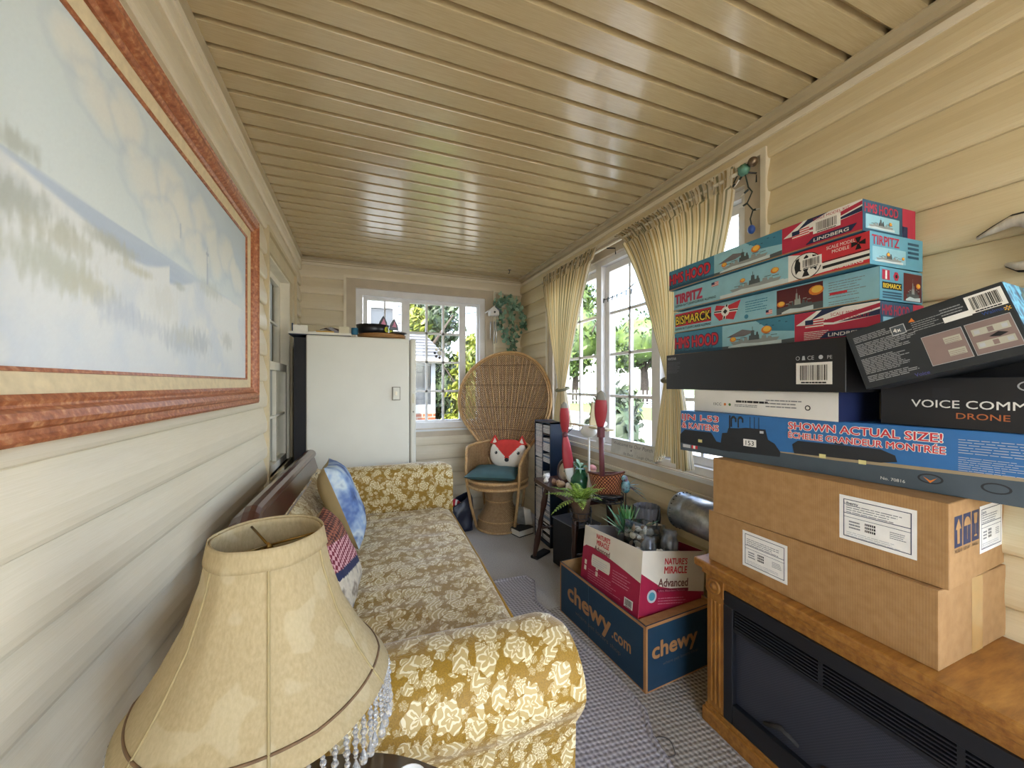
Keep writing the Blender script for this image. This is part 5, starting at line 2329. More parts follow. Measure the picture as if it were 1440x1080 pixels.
F.poly([(.085, H * .36), (.22, H * .36), (.225, H * .40), (.225, H * .52), (.22, H * .56), (.085, H * .56), (.08, H * .52), (.08, H * .42)], M_CREAM, 2)
F.lines(.09, H * .38, .12, H * .14, 4, LGREY, 3, .3, .3, 4)
F.lines(.245, H * .30, .12, H * .22, 5, flat('pink_print', '#c97b8d'), 2, .3, .3, 5)
F.lines(.06, H * .10, .26, H * .20, 5, flat('pink_print', '#c97b8d'), 2, .25, .4, 6)
for x in (.025, .12):
    F.rect(x, H * .22, x + .018, H * .30, M_CREAM, 2)
    F.rect(x, H * .32, x + .018, H * .40, M_CREAM, 2)
F.barcode(.335, H * .06, .055, .036, STKW, INKK, 2, 6)
Fr.poly([(0, 0), (D, 0), (D, H * .36), (D * .7, H * .38), (D * .3, H * .46), (0, H * .66)], M_MAG, 1)
Fr.text("NATURE'S", .125, H * .80, .026, RED, 2, w=.13, off=.03)
Fr.text('MIRACLE', .125, H * .66, .030, RED, 2, w=.13, off=.03)
Fr.text('Advanced', .095, H * .46, .034, flat('print_brown', '#7a5148'), 2, w=.17, off=.03)
Fr.rect(.09, H * .38, .27, H * .43, M_MAG2, 2)
Fr.text('Ultra Absorbent Formula', .10, H * .385, .008, flat('pink_print', '#c97b8d'), 3, w=.15)
Fr.disc(.065, H * .32, .026, LGREY, 2)
Fr.disc(.065, H * .32, .017, flat('teal_dot', '#4f97a8'), 3)
Fr.lines(.10, H * .20, .16, H * .12, 3, flat('pink_print', '#c97b8d'), 2, .25, .3, 7)
Fr.rect(0, 0, D, .012, RED, 2)
g.m(M_MAGIN)
g.quad((L - .0, D - .006, H * .3), (.02, D - .006, H * .3), (.02, D - .006, H), (L, D - .006, H))
g.build('body', r)


def inbox(x, y, z):
    """point inside the tilted box, local coordinates -> world"""
    return Mn @ Vector((x, y, z))


# clear tub of sea shells
t = NT('clear_plastic')
tr = t.n('ShaderNodeBsdfTransparent', ins={'Color': (.93, .95, .95, 1)})
gl = t.n('ShaderNodeBsdfGlossy', ins={'Roughness': .06})
fz = t.n('ShaderNodeFresnel', ins={'IOR': 1.4})
ms = t.n('ShaderNodeMixShader')
t.l(t.math('ADD', t.math('MULTIPLY', fz.outputs[0], .8), .06), ms.inputs[0])
t.l(tr.outputs[0], ms.inputs[1])
t.l(gl.outputs[0], ms.inputs[2])
t.l(ms.outputs[0], t.out.inputs['Surface'])
M_CLEAR = t.mat
SHC = [mat('shell_' + n_, c_, .5, .18, 60, .2) for n_, c_ in (('cream', '#efe6d6'), ('pink', '#d8b8a8'), ('white', '#f4f1ea'), ('tan', '#b89877'), ('brown', '#93705a'))]


def shell_mesh(kind, s, mt):
    g = G(mt)
    if kind == 0:       # whelk spiral
        prof = []
        for i in range(15):
            q = i / 14
            rr = (.08 + .92 * math.sin(PI * min(1, q * 1.05)) ** .8) * (.35 + .65 * q) * (1 - .55 * max(0, q - .72) / .28) * (1 + .12 * math.sin(q * 34))
            prof.append((rr * s * .55, (q - .5) * s * 1.9))
        g.lathe([(0, prof[0][1] - .001)] + prof + [(0, prof[-1][1] + .001)], 12)
    elif kind == 1:     # scallop
        def f(u, v):
            a = (u - .5) * 2.4
            rr = s * (v ** .8) * (1 + .05 * math.cos(u * 44))
            return (math.sin(a) * rr, .35 * s * math.sin(PI * v * .95) * (1 - (u * 2 - 1) ** 2 * .6) + .03 * s * math.cos(u * 44) * v, math.cos(a) * rr)
        g.grid(f, 22, 8, uv=False)
    else:               # rounded snail
        g.ball((0, 0, 0), s * .75, 14, 9, 1, .85, .8, .18, 2.5, int(s * 9999))
        g.ball((s * .4, 0, s * .35), s * .4, 10, 7, jit=.2, nf=3)
    return g


tubM = Mn @ T(.290, .125, .232) @ RZ(.15)
r = thing('plastic_tub', 'clear square plastic tub of sea shells in the cream and magenta box', 'tub')
place(r, tubM)
g = G(M_CLEAR)
w_, h_ = .062, .125
for (x0, x1, y0, y1) in ((-w_, w_, -w_, -w_ + .002), (-w_, w_, w_ - .002, w_), (-w_, -w_ + .002, -w_, w_), (w_ - .002, w_, -w_, w_)):
    g.box(x0, x1, y0, y1, 0, h_)
g.box(-w_, w_, -w_, w_, 0, .002)
g.box(-w_ - .003, w_ + .003, -w_ - .003, -w_ + .001, h_ - .006, h_)
g.box(-w_ - .003, w_ + .003, w_ - .001, w_ + .003, h_ - .006, h_)
g.build('body', r)
rnd = random.Random(4)
k_ = 0
for lz in range(3):
    for ix in range(3):
        for iy in range(3):
            if ix in (0, 2) or iy in (0, 2) or lz == 2:
                s = .023 + .005 * rnd.random()
                g = shell_mesh(rnd.choice((0, 0, 2, 2)), s * .85, rnd.choice((SHC[0], SHC[2], SHC[2], SHC[1], SHC[0], SHC[3])))
                o = g.build('sea_shell')
                o.matrix_world = tubM @ T((ix - 1) * .037 + rnd.uniform(-.004, .004), (iy - 1) * .037 + rnd.uniform(-.004, .004), .022 + lz * .034) @ Euler((rnd.uniform(0, 6), rnd.uniform(0, 6), rnd.uniform(0, 6))).to_matrix().to_4x4()
                tag(o, 'small pale sea shell heaped inside the clear square tub', 'shell', 'sea shells in the clear tub')
                k_ += 1

# glass jars beside it
t = NT('jar_glass')
tr = t.n('ShaderNodeBsdfTransparent', ins={'Color': (.86, .88, .89, 1)})
gl = t.n('ShaderNodeBsdfGlossy', ins={'Roughness': .03})
fz = t.n('ShaderNodeFresnel', ins={'IOR': 1.5})
ms = t.n('ShaderNodeMixShader')
t.l(t.math('ADD', t.math('MULTIPLY', fz.outputs[0], .8), .04), ms.inputs[0])
t.l(tr.outputs[0], ms.inputs[1])
t.l(gl.outputs[0], ms.inputs[2])
t.l(ms.outputs[0], t.out.inputs['Surface'])
df = t.n('ShaderNodeBsdfTranslucent', ins={'Color': (.93, .94, .95, 1)})
m2_ = t.n('ShaderNodeMixShader', ins={'Fac': .22})
t.l(ms.outputs[0], m2_.inputs[1])
t.l(df.outputs[0], m2_.inputs[2])
t.l(m2_.outputs[0], t.out.inputs['Surface'])
M_JAR = t.mat
JP = [(.030, 0), (.036, .004), (.037, .06), (.034, .075), (.024, .09), (.024, .105), (.027, .107), (.027, .112), (.022, .112), (.020, .092), (.031, .074), (.033, .06), (.032, .006), (.0, .006)]
for i, (x, y, z, s, lab) in enumerate(((.385, .185, .235, 1.0, 'wide mouthed clear glass jar standing at the near right of the cream box'),
                                       (.372, .075, .215, .9, 'clear glass jar standing in the near left corner of the cream box'),
                                       (.335, .24, .225, .92, 'clear glass jar standing behind the other jars by the tub of shells'))):
    r = thing('glass_jar', lab, 'jar')
    place(r, Mn @ T(x, y, z) @ RY(.05 * i))
    g = G(M_JAR)
    g.lathe([(0, 0)] + [(a * s, b * s) for a, b in JP], 24)
    g.build('body', r)
    if i == 2:
        g = G(SHC[2])
        g.lathe([(0, .008), (.028, .008), (.028, .05), (0, .055)], 14)
        g.build('filling', r)
for i, (x, y, z, k, mt, lab) in enumerate(((.375, .135, .245, 2, 2, 'white rounded shell between the jars in the cream box'),
                                           (.345, .05, .243, 2, 2, 'white shell by the near left corner of the cream box'),
                                           (.40, .245, .245, 1, 0, 'pale scallop shell at the right of the jars in the cream box'))):
    o = shell_mesh(k, .026, SHC[mt]).build('sea_shell')
    o.matrix_world = Mn @ T(x, y, z) @ Euler((i, .5 * i, 1)).to_matrix().to_4x4()
    tag(o, lab, 'shell')

# black and cream carved cat behind the tub
M_CAT1 = blend_mat('cat_patches', ['#23252b', '#2a2c33', '#d8c6a4', '#e3d7bd'], 16, .5, 2)
r = thing('carved_cat', 'black and cream patched wooden cat behind the tub of shells', 'figurine')
place(r, Mn @ T(.20, .275, .21) @ RZ(-.4))
g = G(M_CAT1)
g.tube([(-.065, 0, .0), (-.055, 0, .05), (-.02, 0, .085), (.03, 0, .09), (.065, 0, .06), (.07, 0, 0)], [.032, .038, .042, .042, .038, .034], 14)
g.ball((.055, -.02, .09), .034, 14, 9)
g.build('body', r)
g = G(M_CATB)
for s_ in (-1, 1):
    g.prism([(.055 + s_ * .022 - .010, .11), (.055 + s_ * .022 + .010, .11), (.055 + s_ * .024, .142)], .008, 'y', -.026)
g.build('ear', r)
g = G(M_CATB)
g.tube([(-.02, .02, .10), (-.03, .03, .15), (-.035, .03, .20)], [.012, .010, .002], 8)
g.build('tail', r)


# ------------------------------------------------------------------ leafy plants
def blade_leaf(g, base, tip, w, droop=0.0, n=6):
    base, tip = Vector(base), Vector(tip)
    d = tip - base
    side = d.cross(Vector((0, 0, 1)))
    if side.length < 1e-5:
        side = Vector((1, 0, 0))
    side.normalize()
    vs, fs = [], []
    for i in range(n + 1):
        q = i / n
        p = base + d * q + Vector((0, 0, -droop * q * q + droop * .6 * math.sin(PI * q)))
        ww = w * math.sin(PI * (.12 + .88 * q)) ** .8 if q < 1 else 0.0005
        vs += [p - side * ww / 2, p + Vector((0, 0, -ww * .12)), p + side * ww / 2]
    for i in range(n):
        a = i * 3
        fs += [(a, a + 1, a + 4, a + 3), (a + 1, a + 2, a + 5, a + 4)]
    g.add(vs, fs, True)


def fern_frond(g, base, d, ln, w, droop):
    base = Vector(base)
    d = Vector(d).normalized()
    pts = []
    for i in range(13):
        q = i / 12
        pts.append(base + d * ln * q + Vector((0, 0, -droop * q * q)))
    g.tube(pts, .0012, 4, cap=False)
    for i in range(1, 12):
        q = i / 12
        ww = w * math.sin(PI * (.18 + .80 * q))
        dd = (pts[i + 1] - pts[i - 1]).normalized()
        side = dd.cross(Vector((0, 0, 1))).normalized()
        for s_ in (-1, 1):
            tip = pts[i] + side * s_ * ww + dd * ww * .35 + Vector((0, 0, -ww * .12))
            m_ = (pts[i] + tip) / 2
            off = dd * .0052
            g.add([pts[i], m_ - off, tip, m_ + off], [(0, 1, 2, 3)])


M_FERN = leaf_mat('fern_green', '#5f7d22', '#86a53a', '#b6c964')
M_FERN2 = leaf_mat('plant_green', '#28522c', '#4b8a46', '#86b87e')
M_VARI = leaf_mat('variegated_leaf', '#2d5b3c', '#5f9a72', '#b9d6bd')
M_TERRA = mat('brown_pot', '#5f4a38', .6, .2, 12, .1)
M_IRON = mat('black_iron', '#1c1b1d', .5, .2, 20)
M_GPOT = mat('grey_pot', '#66625c', .6, .15, 14)
rnd = random.Random(31)

# plant standing in the cream box
r = thing('potted_plant', 'small plant with narrow striped leaves in a grey pot inside the cream and magenta box', 'plant')
place(r, T(1.205, 1.535, .40))
g = G(M_GPOT)
g.lathe([(0, 0), (.038, 0), (.052, .095), (.056, .10), (.048, .10), (.045, .085), (0, .085)], 20)
g.build('pot', r)
g = G(M_VARI)
for k in range(30):
    a = k * 2.4
    ln = .07 + .10 * rnd.random()
    el = .35 + 1.0 * rnd.random()
    blade_leaf(g, (.012 * math.cos(a), .012 * math.sin(a), .085), (ln * math.cos(a) * math.cos(el), ln * math.sin(a) * math.cos(el), .085 + ln * math.sin(el)), .013, .03 * rnd.random())
g.m(M_FERN2)
for k in range(16):
    a = k * 1.9
    blade_leaf(g, (0, 0, .085), (.045 * math.cos(a), .045 * math.sin(a), .19 + .05 * rnd.random()), .012, .0)
g.build('foliage', r)

# ------------------------------------------------------------------ dark wooden bench behind the boxes
TZ = .55
bt_ = thing('bench', 'dark wooden bench with splayed legs below the window, holding shells and ornaments', 'bench', (0, 0, 0))
g = G(M_DKWOOD)
g.prism([(1.10, 1.86), (1.44, 1.86), (1.47, 2.46), (1.135, 2.46)], .026, 'z', TZ - .026)
g.build('seat', bt_)
for (x0, y0, x1, y1) in ((1.19, 2.36, 1.12, 2.425), (1.40, 2.38, 1.45, 2.43), (1.17, 1.95, 1.105, 1.88), (1.39, 1.95, 1.44, 1.89)):
    g = G(M_DKWOOD)
    pts, rs = [], []
    for i in range(13):
        q = i / 12
        pts.append((x0 + (x1 - x0) * q, y0 + (y1 - y0) * q, (TZ - .026) * (1 - q) + .0))
        rs.append((.014, .016, .020, .022, .018, .013, .018, .013, .020, .022, .019, .015, .012)[i])
    g.tube(pts, rs, 12)
    g.build('leg', bt_)
g = G(M_DKWOOD)
g.tube([(1.16, 2.385, .22), (1.425, 2.40, .22)], .009, 8)
g.tube([(1.14, 1.925, .22), (1.415, 1.925, .22)], .009, 8)
g.build('stretcher', bt_)

# shells on the bench edge
for i, (u, y, s, k, mt, lab) in enumerate(((0, 2.385, .034, 2, 2, 'white round shell at the far end of the row on the bench edge'),
                                           (1, 2.315, .026, 2, 0, 'small white shell, second from the far end of the row on the bench'),
                                           (2, 2.255, .030, 2, 4, 'brown shell in the middle of the row on the bench'),
                                           (3, 2.165, .037, 2, 3, 'tan shell second from the fern in the row on the bench'),
                                           (4, 2.07, .037, 2, 0, 'cream shell next to the fern in the row on the bench'))):
    o = shell_mesh(k, s, SHC[mt]).build('sea_shell')
    o.location = ((1.195, 1.150, 1.18, 1.185, 1.205)[i], (2.385, 2.30, 2.235, 2.16, 2.085)[i], TZ + s * .60)
    o.rotation_euler = (0, 0, i * .9)
    tag(o, lab, 'shell')

# airplane whirligig with two propellers
M_PRED = mat('propeller_red', '#a8303a', .4, .12, 14)
M_PGRY = mat('propeller_tip', '#8d8a80', .5, .1, 14)
M_PWHT = mat('propeller_white', '#dcdcd6', .5, .05, 14)
M_PDRK = mat('propeller_shaft', '#6d3a40', .5, .1, 14)
wg = thing('whirligig', 'wooden airplane whirligig with two tall red propellers on a white pole before the window', 'ornament', (1.245, 1.93, TZ))
g = G(M_PWHT)
g.lathe([(0, 0), (.05, 0), (.05, .012), (.008, .016), (.0065, .02), (.0065, .345), (0, .345)], 14)
g.build('pole', wg)
g = G(M_PWHT)
g.ball((-.0, .0, .385), .042, 16, 10, sx=1.25, sy=1.0, sz=.9)
g.tube([(.03, 0, .39), (.10, .02, .41), (.14, .03, .42)], [.03, .02, .012], 12)
g.build('fuselage', wg)
g = G(mat('wing_cream', '#cbbd94', .5, .1, 14))
g.box(-.018, .032, -.20, .20, .405, .416, .003)
g.build('wing', wg)
g = G(mat('wing_cream', '#cbbd94', .5, .1, 14))
g.prism([(-.012, .42), (.035, .42), (.022, .545), (.004, .56)], .010, 'y', -.03)
g.build('tail_fin', wg)


def blade(g, p0, d, ln, w, tip_mt, body_mt, flatn, tipq=.82):
    """tapered wooden blade from p0 along d"""
    p0, d = Vector(p0), Vector(d).normalized()
    n = Vector(flatn).normalized()
    s = d.cross(n).normalized()
    vs, fs = [], []
    N = 16
    ring = 8
    for i in range(N + 1):
        q = i / N
        ww = w * (.28 + .72 * math.sin(PI * min(1, .06 + q * .90)) ** .8) if q < .985 else w * .08
        tw = .5 * (1 - q)
        s2 = s * math.cos(tw) + n * math.sin(tw)
        n2 = n * math.cos(tw) - s * math.sin(tw)
        c = p0 + d * ln * q
        for k in range(ring):
            a = 2 * PI * k / ring
            vs.append(c + s2 * math.cos(a) * ww / 2 + n2 * math.sin(a) * .006)
    for i in range(N):
        for k in range(ring):
            k2 = (k + 1) % ring
            fs.append((i * ring + k, i * ring + k2, (i + 1) * ring + k2, (i + 1) * ring + k))
    half = int(N * tipq) * ring
    g.m(body_mt).add(vs, [f for j, f in enumerate(fs) if j < half] + [tuple(range(ring))], True)
    g.m(tip_mt).add(vs, [f for j, f in enumerate(fs) if j >= half] + [tuple(N * ring + k for k in range(ring))], True)


nrm = (-.50, -.85, 0)
g = G()
blade(g, (-.075, .150, .345), (-.02, .02, 1), .205, .062, M_PGRY, M_PRED, nrm, .84)
blade(g, (-.075, .150, .345), (.13, .0, -1), .30, .066, M_PWHT, M_PRED, nrm, .74)
g.m(M_PDRK).ball((-.078, .145, .35), .018, 12, 8)
g.build('propeller', wg)
g = G()
blade(g, (-.052, -.190, .425), (.0, -.05, 1), .20, .068, M_PGRY, M_PRED, nrm, .80)
g.m(M_PDRK).box(-.068, -.036, -.212, -.182, .375, .43, .004)
g.m(M_PDRK).tube([(-.052, -.197, .38), (-.046, -.200, .17)], [.013, .015], 8)
g.build('propeller', wg)
g = G(M_IRON)
g.tube([(-.078, .145, .35), (-.02, .16, .38), (.0, .17, .41)], .003, 6)
g.tube([(-.052, -.190, .41), (.01, -.18, .41)], .003, 6)
g.build('axle', wg)

# oval wooden clock
r = thing('clock', 'small oval wooden clock with cream dial leaning at the foot of the left propeller', 'clock')
place(r, orient((-.62, -.76, .10), (.05, 0, 1), (1.255, 2.235, TZ + .085)))
g = G(M_MAHOG)
g.lathe([(0, 0), (.044, 0), (.050, .008), (.046, .018), (.036, .018), (.034, .012), (0, .012)], 32, sy=1.62)
ro = g.build('case', r)
ro.matrix_local = RX(PI / 2)
g = G(M_CREAM)
g.lathe([(0, .013), (.035, .013), (.035, .0145), (0, .0146)], 28, sy=1.6)
dl = g.build('dial', r)
dl.matrix_local = RX(PI / 2)
g = G(flat('clock_green', '#4d7a5c'))
g.box(-.004, .012, -.0165, -.0155, -.003, .003)
g.box(-.0015, .0015, -.0165, -.0155, -.004, .014)
g.build('hands', dl).matrix_local = (RX(PI / 2)).inverted()

# green glazed jar and doll on the bench
r = thing('green_jar', 'round dark green glazed jar behind the basket on the bench', 'jar', (1.265, 2.06, TZ))
g = G(mat('green_glaze', '#1f5a3a', .2, .2, 8))
g.lathe([(0, 0), (.045, 0), (.062, .04), (.060, .08), (.035, .115), (.030, .13), (.034, .135), (.026, .135), (0, .13)], 24)
g.build('body', r)
g = G(M_VARI)
for k in range(9):
    a = k * .7
    blade_leaf(g, (0, 0, .125), (.07 * math.cos(a), .07 * math.sin(a), .15 + .03 * (k % 3)), .02, .03)
g.build('foliage', r)
r = thing('doll', 'small doll with a pink cap and blue striped collar standing behind the basket', 'doll', (1.30, 1.985, TZ))
g = G(mat('doll_cloth', '#d3c9bb', .8, .1, 20))
g.lathe([(0, 0), (.035, 0), (.028, .06), (.018, .105), (0, .11)], 16)
b_ = g.build('body', r)
g = G(mat('doll_face', '#e2b59b', .6, .05, 10))
g.ball((0, 0, .135), .027, 16, 10)
for s_ in (-1, 1):
    g.m(INKK).ball((-.022, s_ * .010 - .012, .138), .003, 8, 5)
g.build('head', r)
g = G(mat('doll_cap', '#c98a86', .8, .1, 20))
g.ball((.002, 0, .15), .027, 16, 8, sz=.8)
g.build('cap', r)
g = G(flat('collar_blue', '#5f7488'))
g.lathe([(.012, .118), (.030, .105), (.031, .10), (.012, .105)], 16)
g.build('collar', r)

# wicker basket on the iron plant stand
t = NT('red_wicker')
v = t.coord('UV')
sx = t.n('ShaderNodeSeparateXYZ')
t.l(v, sx.inputs[0])
a_ = t.math('SINE', t.math('MULTIPLY', sx.outputs[0], 2 * PI * 15))
b_ = t.math('SINE', t.math('MULTIPLY', sx.outputs[1], 2 * PI * 5.5))
k = t.math('MULTIPLY', a_, b_)
t.base(t.ramp(t.math('ADD', t.math('MULTIPLY', k, .5), .5), [(.15, srgb('#4f2013')), (.5, srgb('#8a4326')), (.9, srgb('#c98a5c'))]))
t.set(Roughness=.45)
t.bump(k, .9, .004)
M_REDW = t.mat
ps = thing('plant_stand', 'black wire plant stand holding the fern pot and the red wicker basket', 'stand', (1.20, 1.80, 0))
g = G(M_IRON)
for (x, y) in ((-.02, .06), (.22, .06), (.20, -.075), (-.04, -.02)):
    g.tube([(x, y, .545), (x * 1.05, y * 1.1, .25), (x * 1.1, y * 1.15, .006)], .0045, 6)
g.build('leg', ps)
g = G(M_IRON)
for rr in (.085, .05):
    g.tube([(.085 + rr * math.cos(a), .0 + rr * math.sin(a), .565) for a in [i * 2 * PI / 28 for i in range(28)]], .003, 6, closed=True)
for k in range(10):
    a = k * 2 * PI / 10
    g.tube([(.085 + .085 * math.cos(a), .085 * math.sin(a), .598), (.085 + .085 * math.cos(a + .5), .085 * math.sin(a + .5), .565)], .002, 5)
g.tube([(.085 + .085 * math.cos(a), .085 * math.sin(a), .598) for a in [i * 2 * PI / 28 for i in range(28)]], .003, 6, closed=True)
g.box(-.005, .175, -.002, .002, .562, .566)
g.box(.083, .087, -.085, .085, .562, .566)
g.build('basket_ring', ps)
g = G(M_IRON)
for z, rr in ((.452, .045), (.49, .055), (.52, .060)):
    g.tube([(-.085 + rr * math.cos(a), .01 + rr * math.sin(a), z) for a in [i * 2 * PI / 24 for i in range(24)]], .002, 5, closed=True)
for k in range(8):
    a = k * PI / 4
    g.tube([(-.085 + .045 * math.cos(a), .01 + .045 * math.sin(a), .452), (-.085 + .06 * math.cos(a), .01 + .06 * math.sin(a), .52)], .0018, 5)
g.tube([(-.085, .01, .452), (-.045, .02, .452), (-.03, .0, .452)], .003, 5)
g.tube([(-.035, .04, .45), (-.02, .06, .45)], .003, 5)
g.build('pot_ring', ps)

r = thing('wicker_basket', 'reddish brown wicker basket tipped on its side on the black wire stand', 'basket')
place(r, orient((-.62, -.70, .35), (-.1, 0, 1), (1.29, 1.815, .588)))


def bask(u, v):
    a = PI * (u)
    wv = .10 * (.72 + .28 * v)
    return (-math.cos(a) * wv, -.052 * math.sin(a) * (.65 + .35 * v) - .0, .0 + .112 * v - .010 * math.sin(a) * 0 + .012 * v * math.cos(2 * a))


g = G(M_REDW)
g.grid(bask, 44, 12)
g.grid(lambda u, v: (bask(u, v)[0], .02, bask(u, v)[2]), 30, 10)
g.grid(lambda u, v: (bask(u, 0)[0], bask(u, 0)[1] * (1 - v) + .02 * v, 0), 30, 4)
g.build('body', r, solid=.003)
g = G(mat('dark_wicker_rim', '#5b2c1c', .5, .2, 60, .3))
g.tube([bask(i / 30, 1.0) for i in range(31)], .0065, 8)
g.tube([(bask(0, 1)[0], 0, bask(0, 1)[2]), (-.06, .03, .125), (.06, .03, .125), (bask(1, 1)[0], 0, bask(1, 1)[2])], .005, 8)
g.build('rim', r)

# fern in its brown pot
r = thing('potted_fern', 'bright green fern in a brown pot held in the wire stand', 'plant', (1.115, 1.81, .472))
g = G(M_TERRA)
g.lathe([(0, 0), (.038, 0), (.052, .10), (.056, .105), (.056, .12), (.048, .12), (.045, .10), (0, .10)], 22)
g.build('pot', r)
g = G(M_FERN)
for k in range(26):
    a = k * 2.4 + rnd.random() * .4
    el = .25 + 1.0 * rnd.random()
    ln = .14 + .08 * rnd.random()
    fern_frond(g, (.012 * math.cos(a), .012 * math.sin(a), .105), (math.cos(a) * math.cos(el), math.sin(a) * math.cos(el), math.sin(el)), ln, .030, .05 + .07 * rnd.random())
g.build('foliage', r, fix=False)

# bits behind the stand
r = thing('hummingbird_ornament', 'teal and silver painted metal bird ornament right of the wicker basket', 'ornament', (1.375, 1.76, TZ - .03))
M_TEALM = blend_mat('teal_metal', ['#1c5060', '#3f8a94', '#8fb7c0', '#5a5f70', '#b86a86'], 30, .35)
g = G(M_TEALM)
g.ball((0, 0, .12), .026, 14, 9, sz=1.5)
g.ball((-.012, -.005, .165), .018, 12, 8)
g.tube([(-.02, -.01, .168), (-.05, -.03, .172)], [.005, .001], 6)
g.build('body', r)
for s_ in (-1, 1):
    g = G(M_TEALM)
    for k in range(5):
        blade_leaf(g, (0, s_ * .012, .13), (.035 + .012 * k, s_ * (.05 + .01 * k), .17 - .03 * k), .02)
    g.build('wing', r)
g = G(M_IRON)
g.tube([(0, 0, .09), (0, 0, .0)], .003, 6)
g.lathe([(0, 0), (.03, 0), (.03, .006), (0, .008)], 14)
g.build('stand', r)
r = thing('tin_vase', 'fluted grey tin vase by the wall behind the plant', 'vase', (1.40, 1.62, .30))
g = G(mat('grey_tin', '#8d8f9a', .4, .15, 18, metallic=.2))
n_ = 40
g.grid(lambda u, v: ((.045 + .018 * v + .003 * math.cos(u * 2 * PI * 14)) * math.cos(u * 2 * PI), (.045 + .018 * v + .003 * math.cos(u * 2 * PI * 14)) * math.sin(u * 2 * PI), .27 * v), 84, 8, closed_u=True, uv=False)
g.lathe([(0, 0), (.043, 0), (.043, .003), (0, .003)], 20)
g.build('body', r)
r = thing('crate', 'grey plastic crate on the floor behind the cream box, below the window', 'crate', (1.245, 1.46 + .36, .004))
g = G(mat('grey_crate', '#8a8790', .6, .1, 12))
for (x0, x1, y0, y1) in ((0, .235, -.38, -.37), (0, .235, -.01, 0), (0, .01, -.37, -.01), (.225, .235, -.37, -.01)):
    g.box(x0 + .19 * 0 + (.0), x1, y0, y1, 0, .295)
g.box(.01, .225, -.37, -.01, 0, .01)
g.bm.free()
bpy.data.objects.remove(r)
# metal cylinder below the sill
t = NT('galvanised')
f = t.noise(t.coord('Object'), 18, 4, .7)
t.base(t.ramp(f, [(.3, srgb('#74777a')), (.7, srgb('#a9acad'))]))
t.set(Metallic=.85, Roughness=.34)
M_GALV = t.mat
r = thing('metal_cylinder', 'galvanised sheet metal cylinder with riveted rim mounted under the sill by the carton', 'cylinder', (1.412, 1.40, .615))
g = G(M_GALV)
g.lathe([(0, .002), (.078, .0), (.084, .0), (.086, .006), (.083, .012), (.083, .065), (.0845, .070), (.083, .075), (.083, .24), (.0, .24)], 40)
c_ = g.build('body', r)
c_.matrix_local = RX(PI / 2)
g = G(M_IRON)
for k in range(24):
    a = k * 2 * PI / 24
    g.box(.0845 * math.cos(a) - .002, .0845 * math.cos(a) + .002, -.018, -.012, .0845 * math.sin(a) - .002, .0845 * math.sin(a) + .002)
    g.box(.079 * math.cos(a) - .002, .079 * math.cos(a) + .002, -.0015, .003, .079 * math.sin(a) - .002, .079 * math.sin(a) + .002)
g.build('rivets', r)
g = G(M_GALV)
g.box(.075, .1065, -.20, -.04, -.02, .02)
g.build('bracket', r)

# ------------------------------------------------------------------ CD tower
cd = thing('cd_tower', 'tall dark blue tower of compact discs in two columns beside the peacock chair', 'rack', (1.296, 2.795, 0))
M_CDB = mat('dark_blue_laminate', '#16283f', .4, .15, 5)
cd.rotation_euler = (0, 0, -PI / 2)
CL, CDp, CH = .275, .145, .925
g = G(M_CDB)
g.box(0, .012, 0, CDp, 0, CH)
g.box(CL - .012, CL, 0, CDp, 0, CH)
g.box(.129, .143, .004, CDp, 0, CH)
g.box(0, CL, CDp - .006, CDp, 0, CH)
g.box(0, CL, 0, CDp, CH - .012, CH)
g.box(0, CL, 0, CDp, 0, .03)
g.build('body', cd)
rnd = random.Random(12)
M_CD = [flat('case_white', '#e6e6e8', .25), flat('case_grey', '#c9ccd2', .25), flat('case_pale', '#d8dbe0', .25), flat('case_dark', '#2b2d36', .25), flat('case_blue', '#7f93b0', .25)]
protos = []
for mt in M_CD:
    g = G(mt)
    g.box(0, .113, .0, .125, 0, .0098)
    g.m(INKK)
    g.box(.004, .109, -.0003, .002, -.0006, .0002)
    protos.append(g)
cdm = {}
n_ = 0
for col, x in enumerate((.014, .1455)):
    z = .034
    while z < CH - .030:
        q = (z / CH)
        gap = (col == 0 and (.42 < q < .445 or .68 < q < .69)) or (col == 1 and (.46 < q < .545 or .585 < q < .66 or .73 < q < .755 or .86 < q < .885 or (q < .30 and rnd.random() < .25)))
        if not gap:
            mi_ = 0 if rnd.random() < .5 else rnd.choice((1, 2, 2, 3, 4)) if col == 1 else rnd.choice((0, 1, 2))
            if mi_ not in cdm:
                o = protos[mi_].build('compact_disc')
                cdm[mi_] = o
            else:
                o = cdm[mi_].copy()
                COL.objects.link(o)
            o.matrix_world = T(1.296, 2.795, 0) @ RZ(-PI / 2) @ T(x, .002 + .003 * rnd.random(), z)
            tag(o, 'compact disc case lying flat in the dark blue disc tower', 'compact disc', 'compact discs in the tower')
            n_ += 1
        z += .0122
for i, g in enumerate(protos):
    if i not in cdm:
        g.bm.free()

# black box under the bench
r = thing('subwoofer', 'black subwoofer box with a grey top under the bench', 'speaker', (1.20, 2.30, .0))
r.rotation_euler = (0, 0, -PI / 2 + .12)
g = G(M_BLACK)
g.box(0, .25, 0, .20, 0.012, .315, .006)
g.build('body', r)
g = G(mat('grey_top', '#6f7686', .45, .1, 8))
g.box(-.004, .254, -.004, .20, .315, .322, .002)
g.build('top_panel', r)
for x in (.02, .23):
    g = G(M_BLACK)
    g.box(x - .015, x + .015, .02, .18, 0, .012)
    g.build('foot', r)
r = thing('power_bar', 'dark flat board on the floor at the foot of the disc tower', 'board', (1.20, 2.46, .0), .5)
g = G(M_BLACK)
g.box(-.10, .06, -.03, .03, 0, .018, .004)
g.build('body', r)

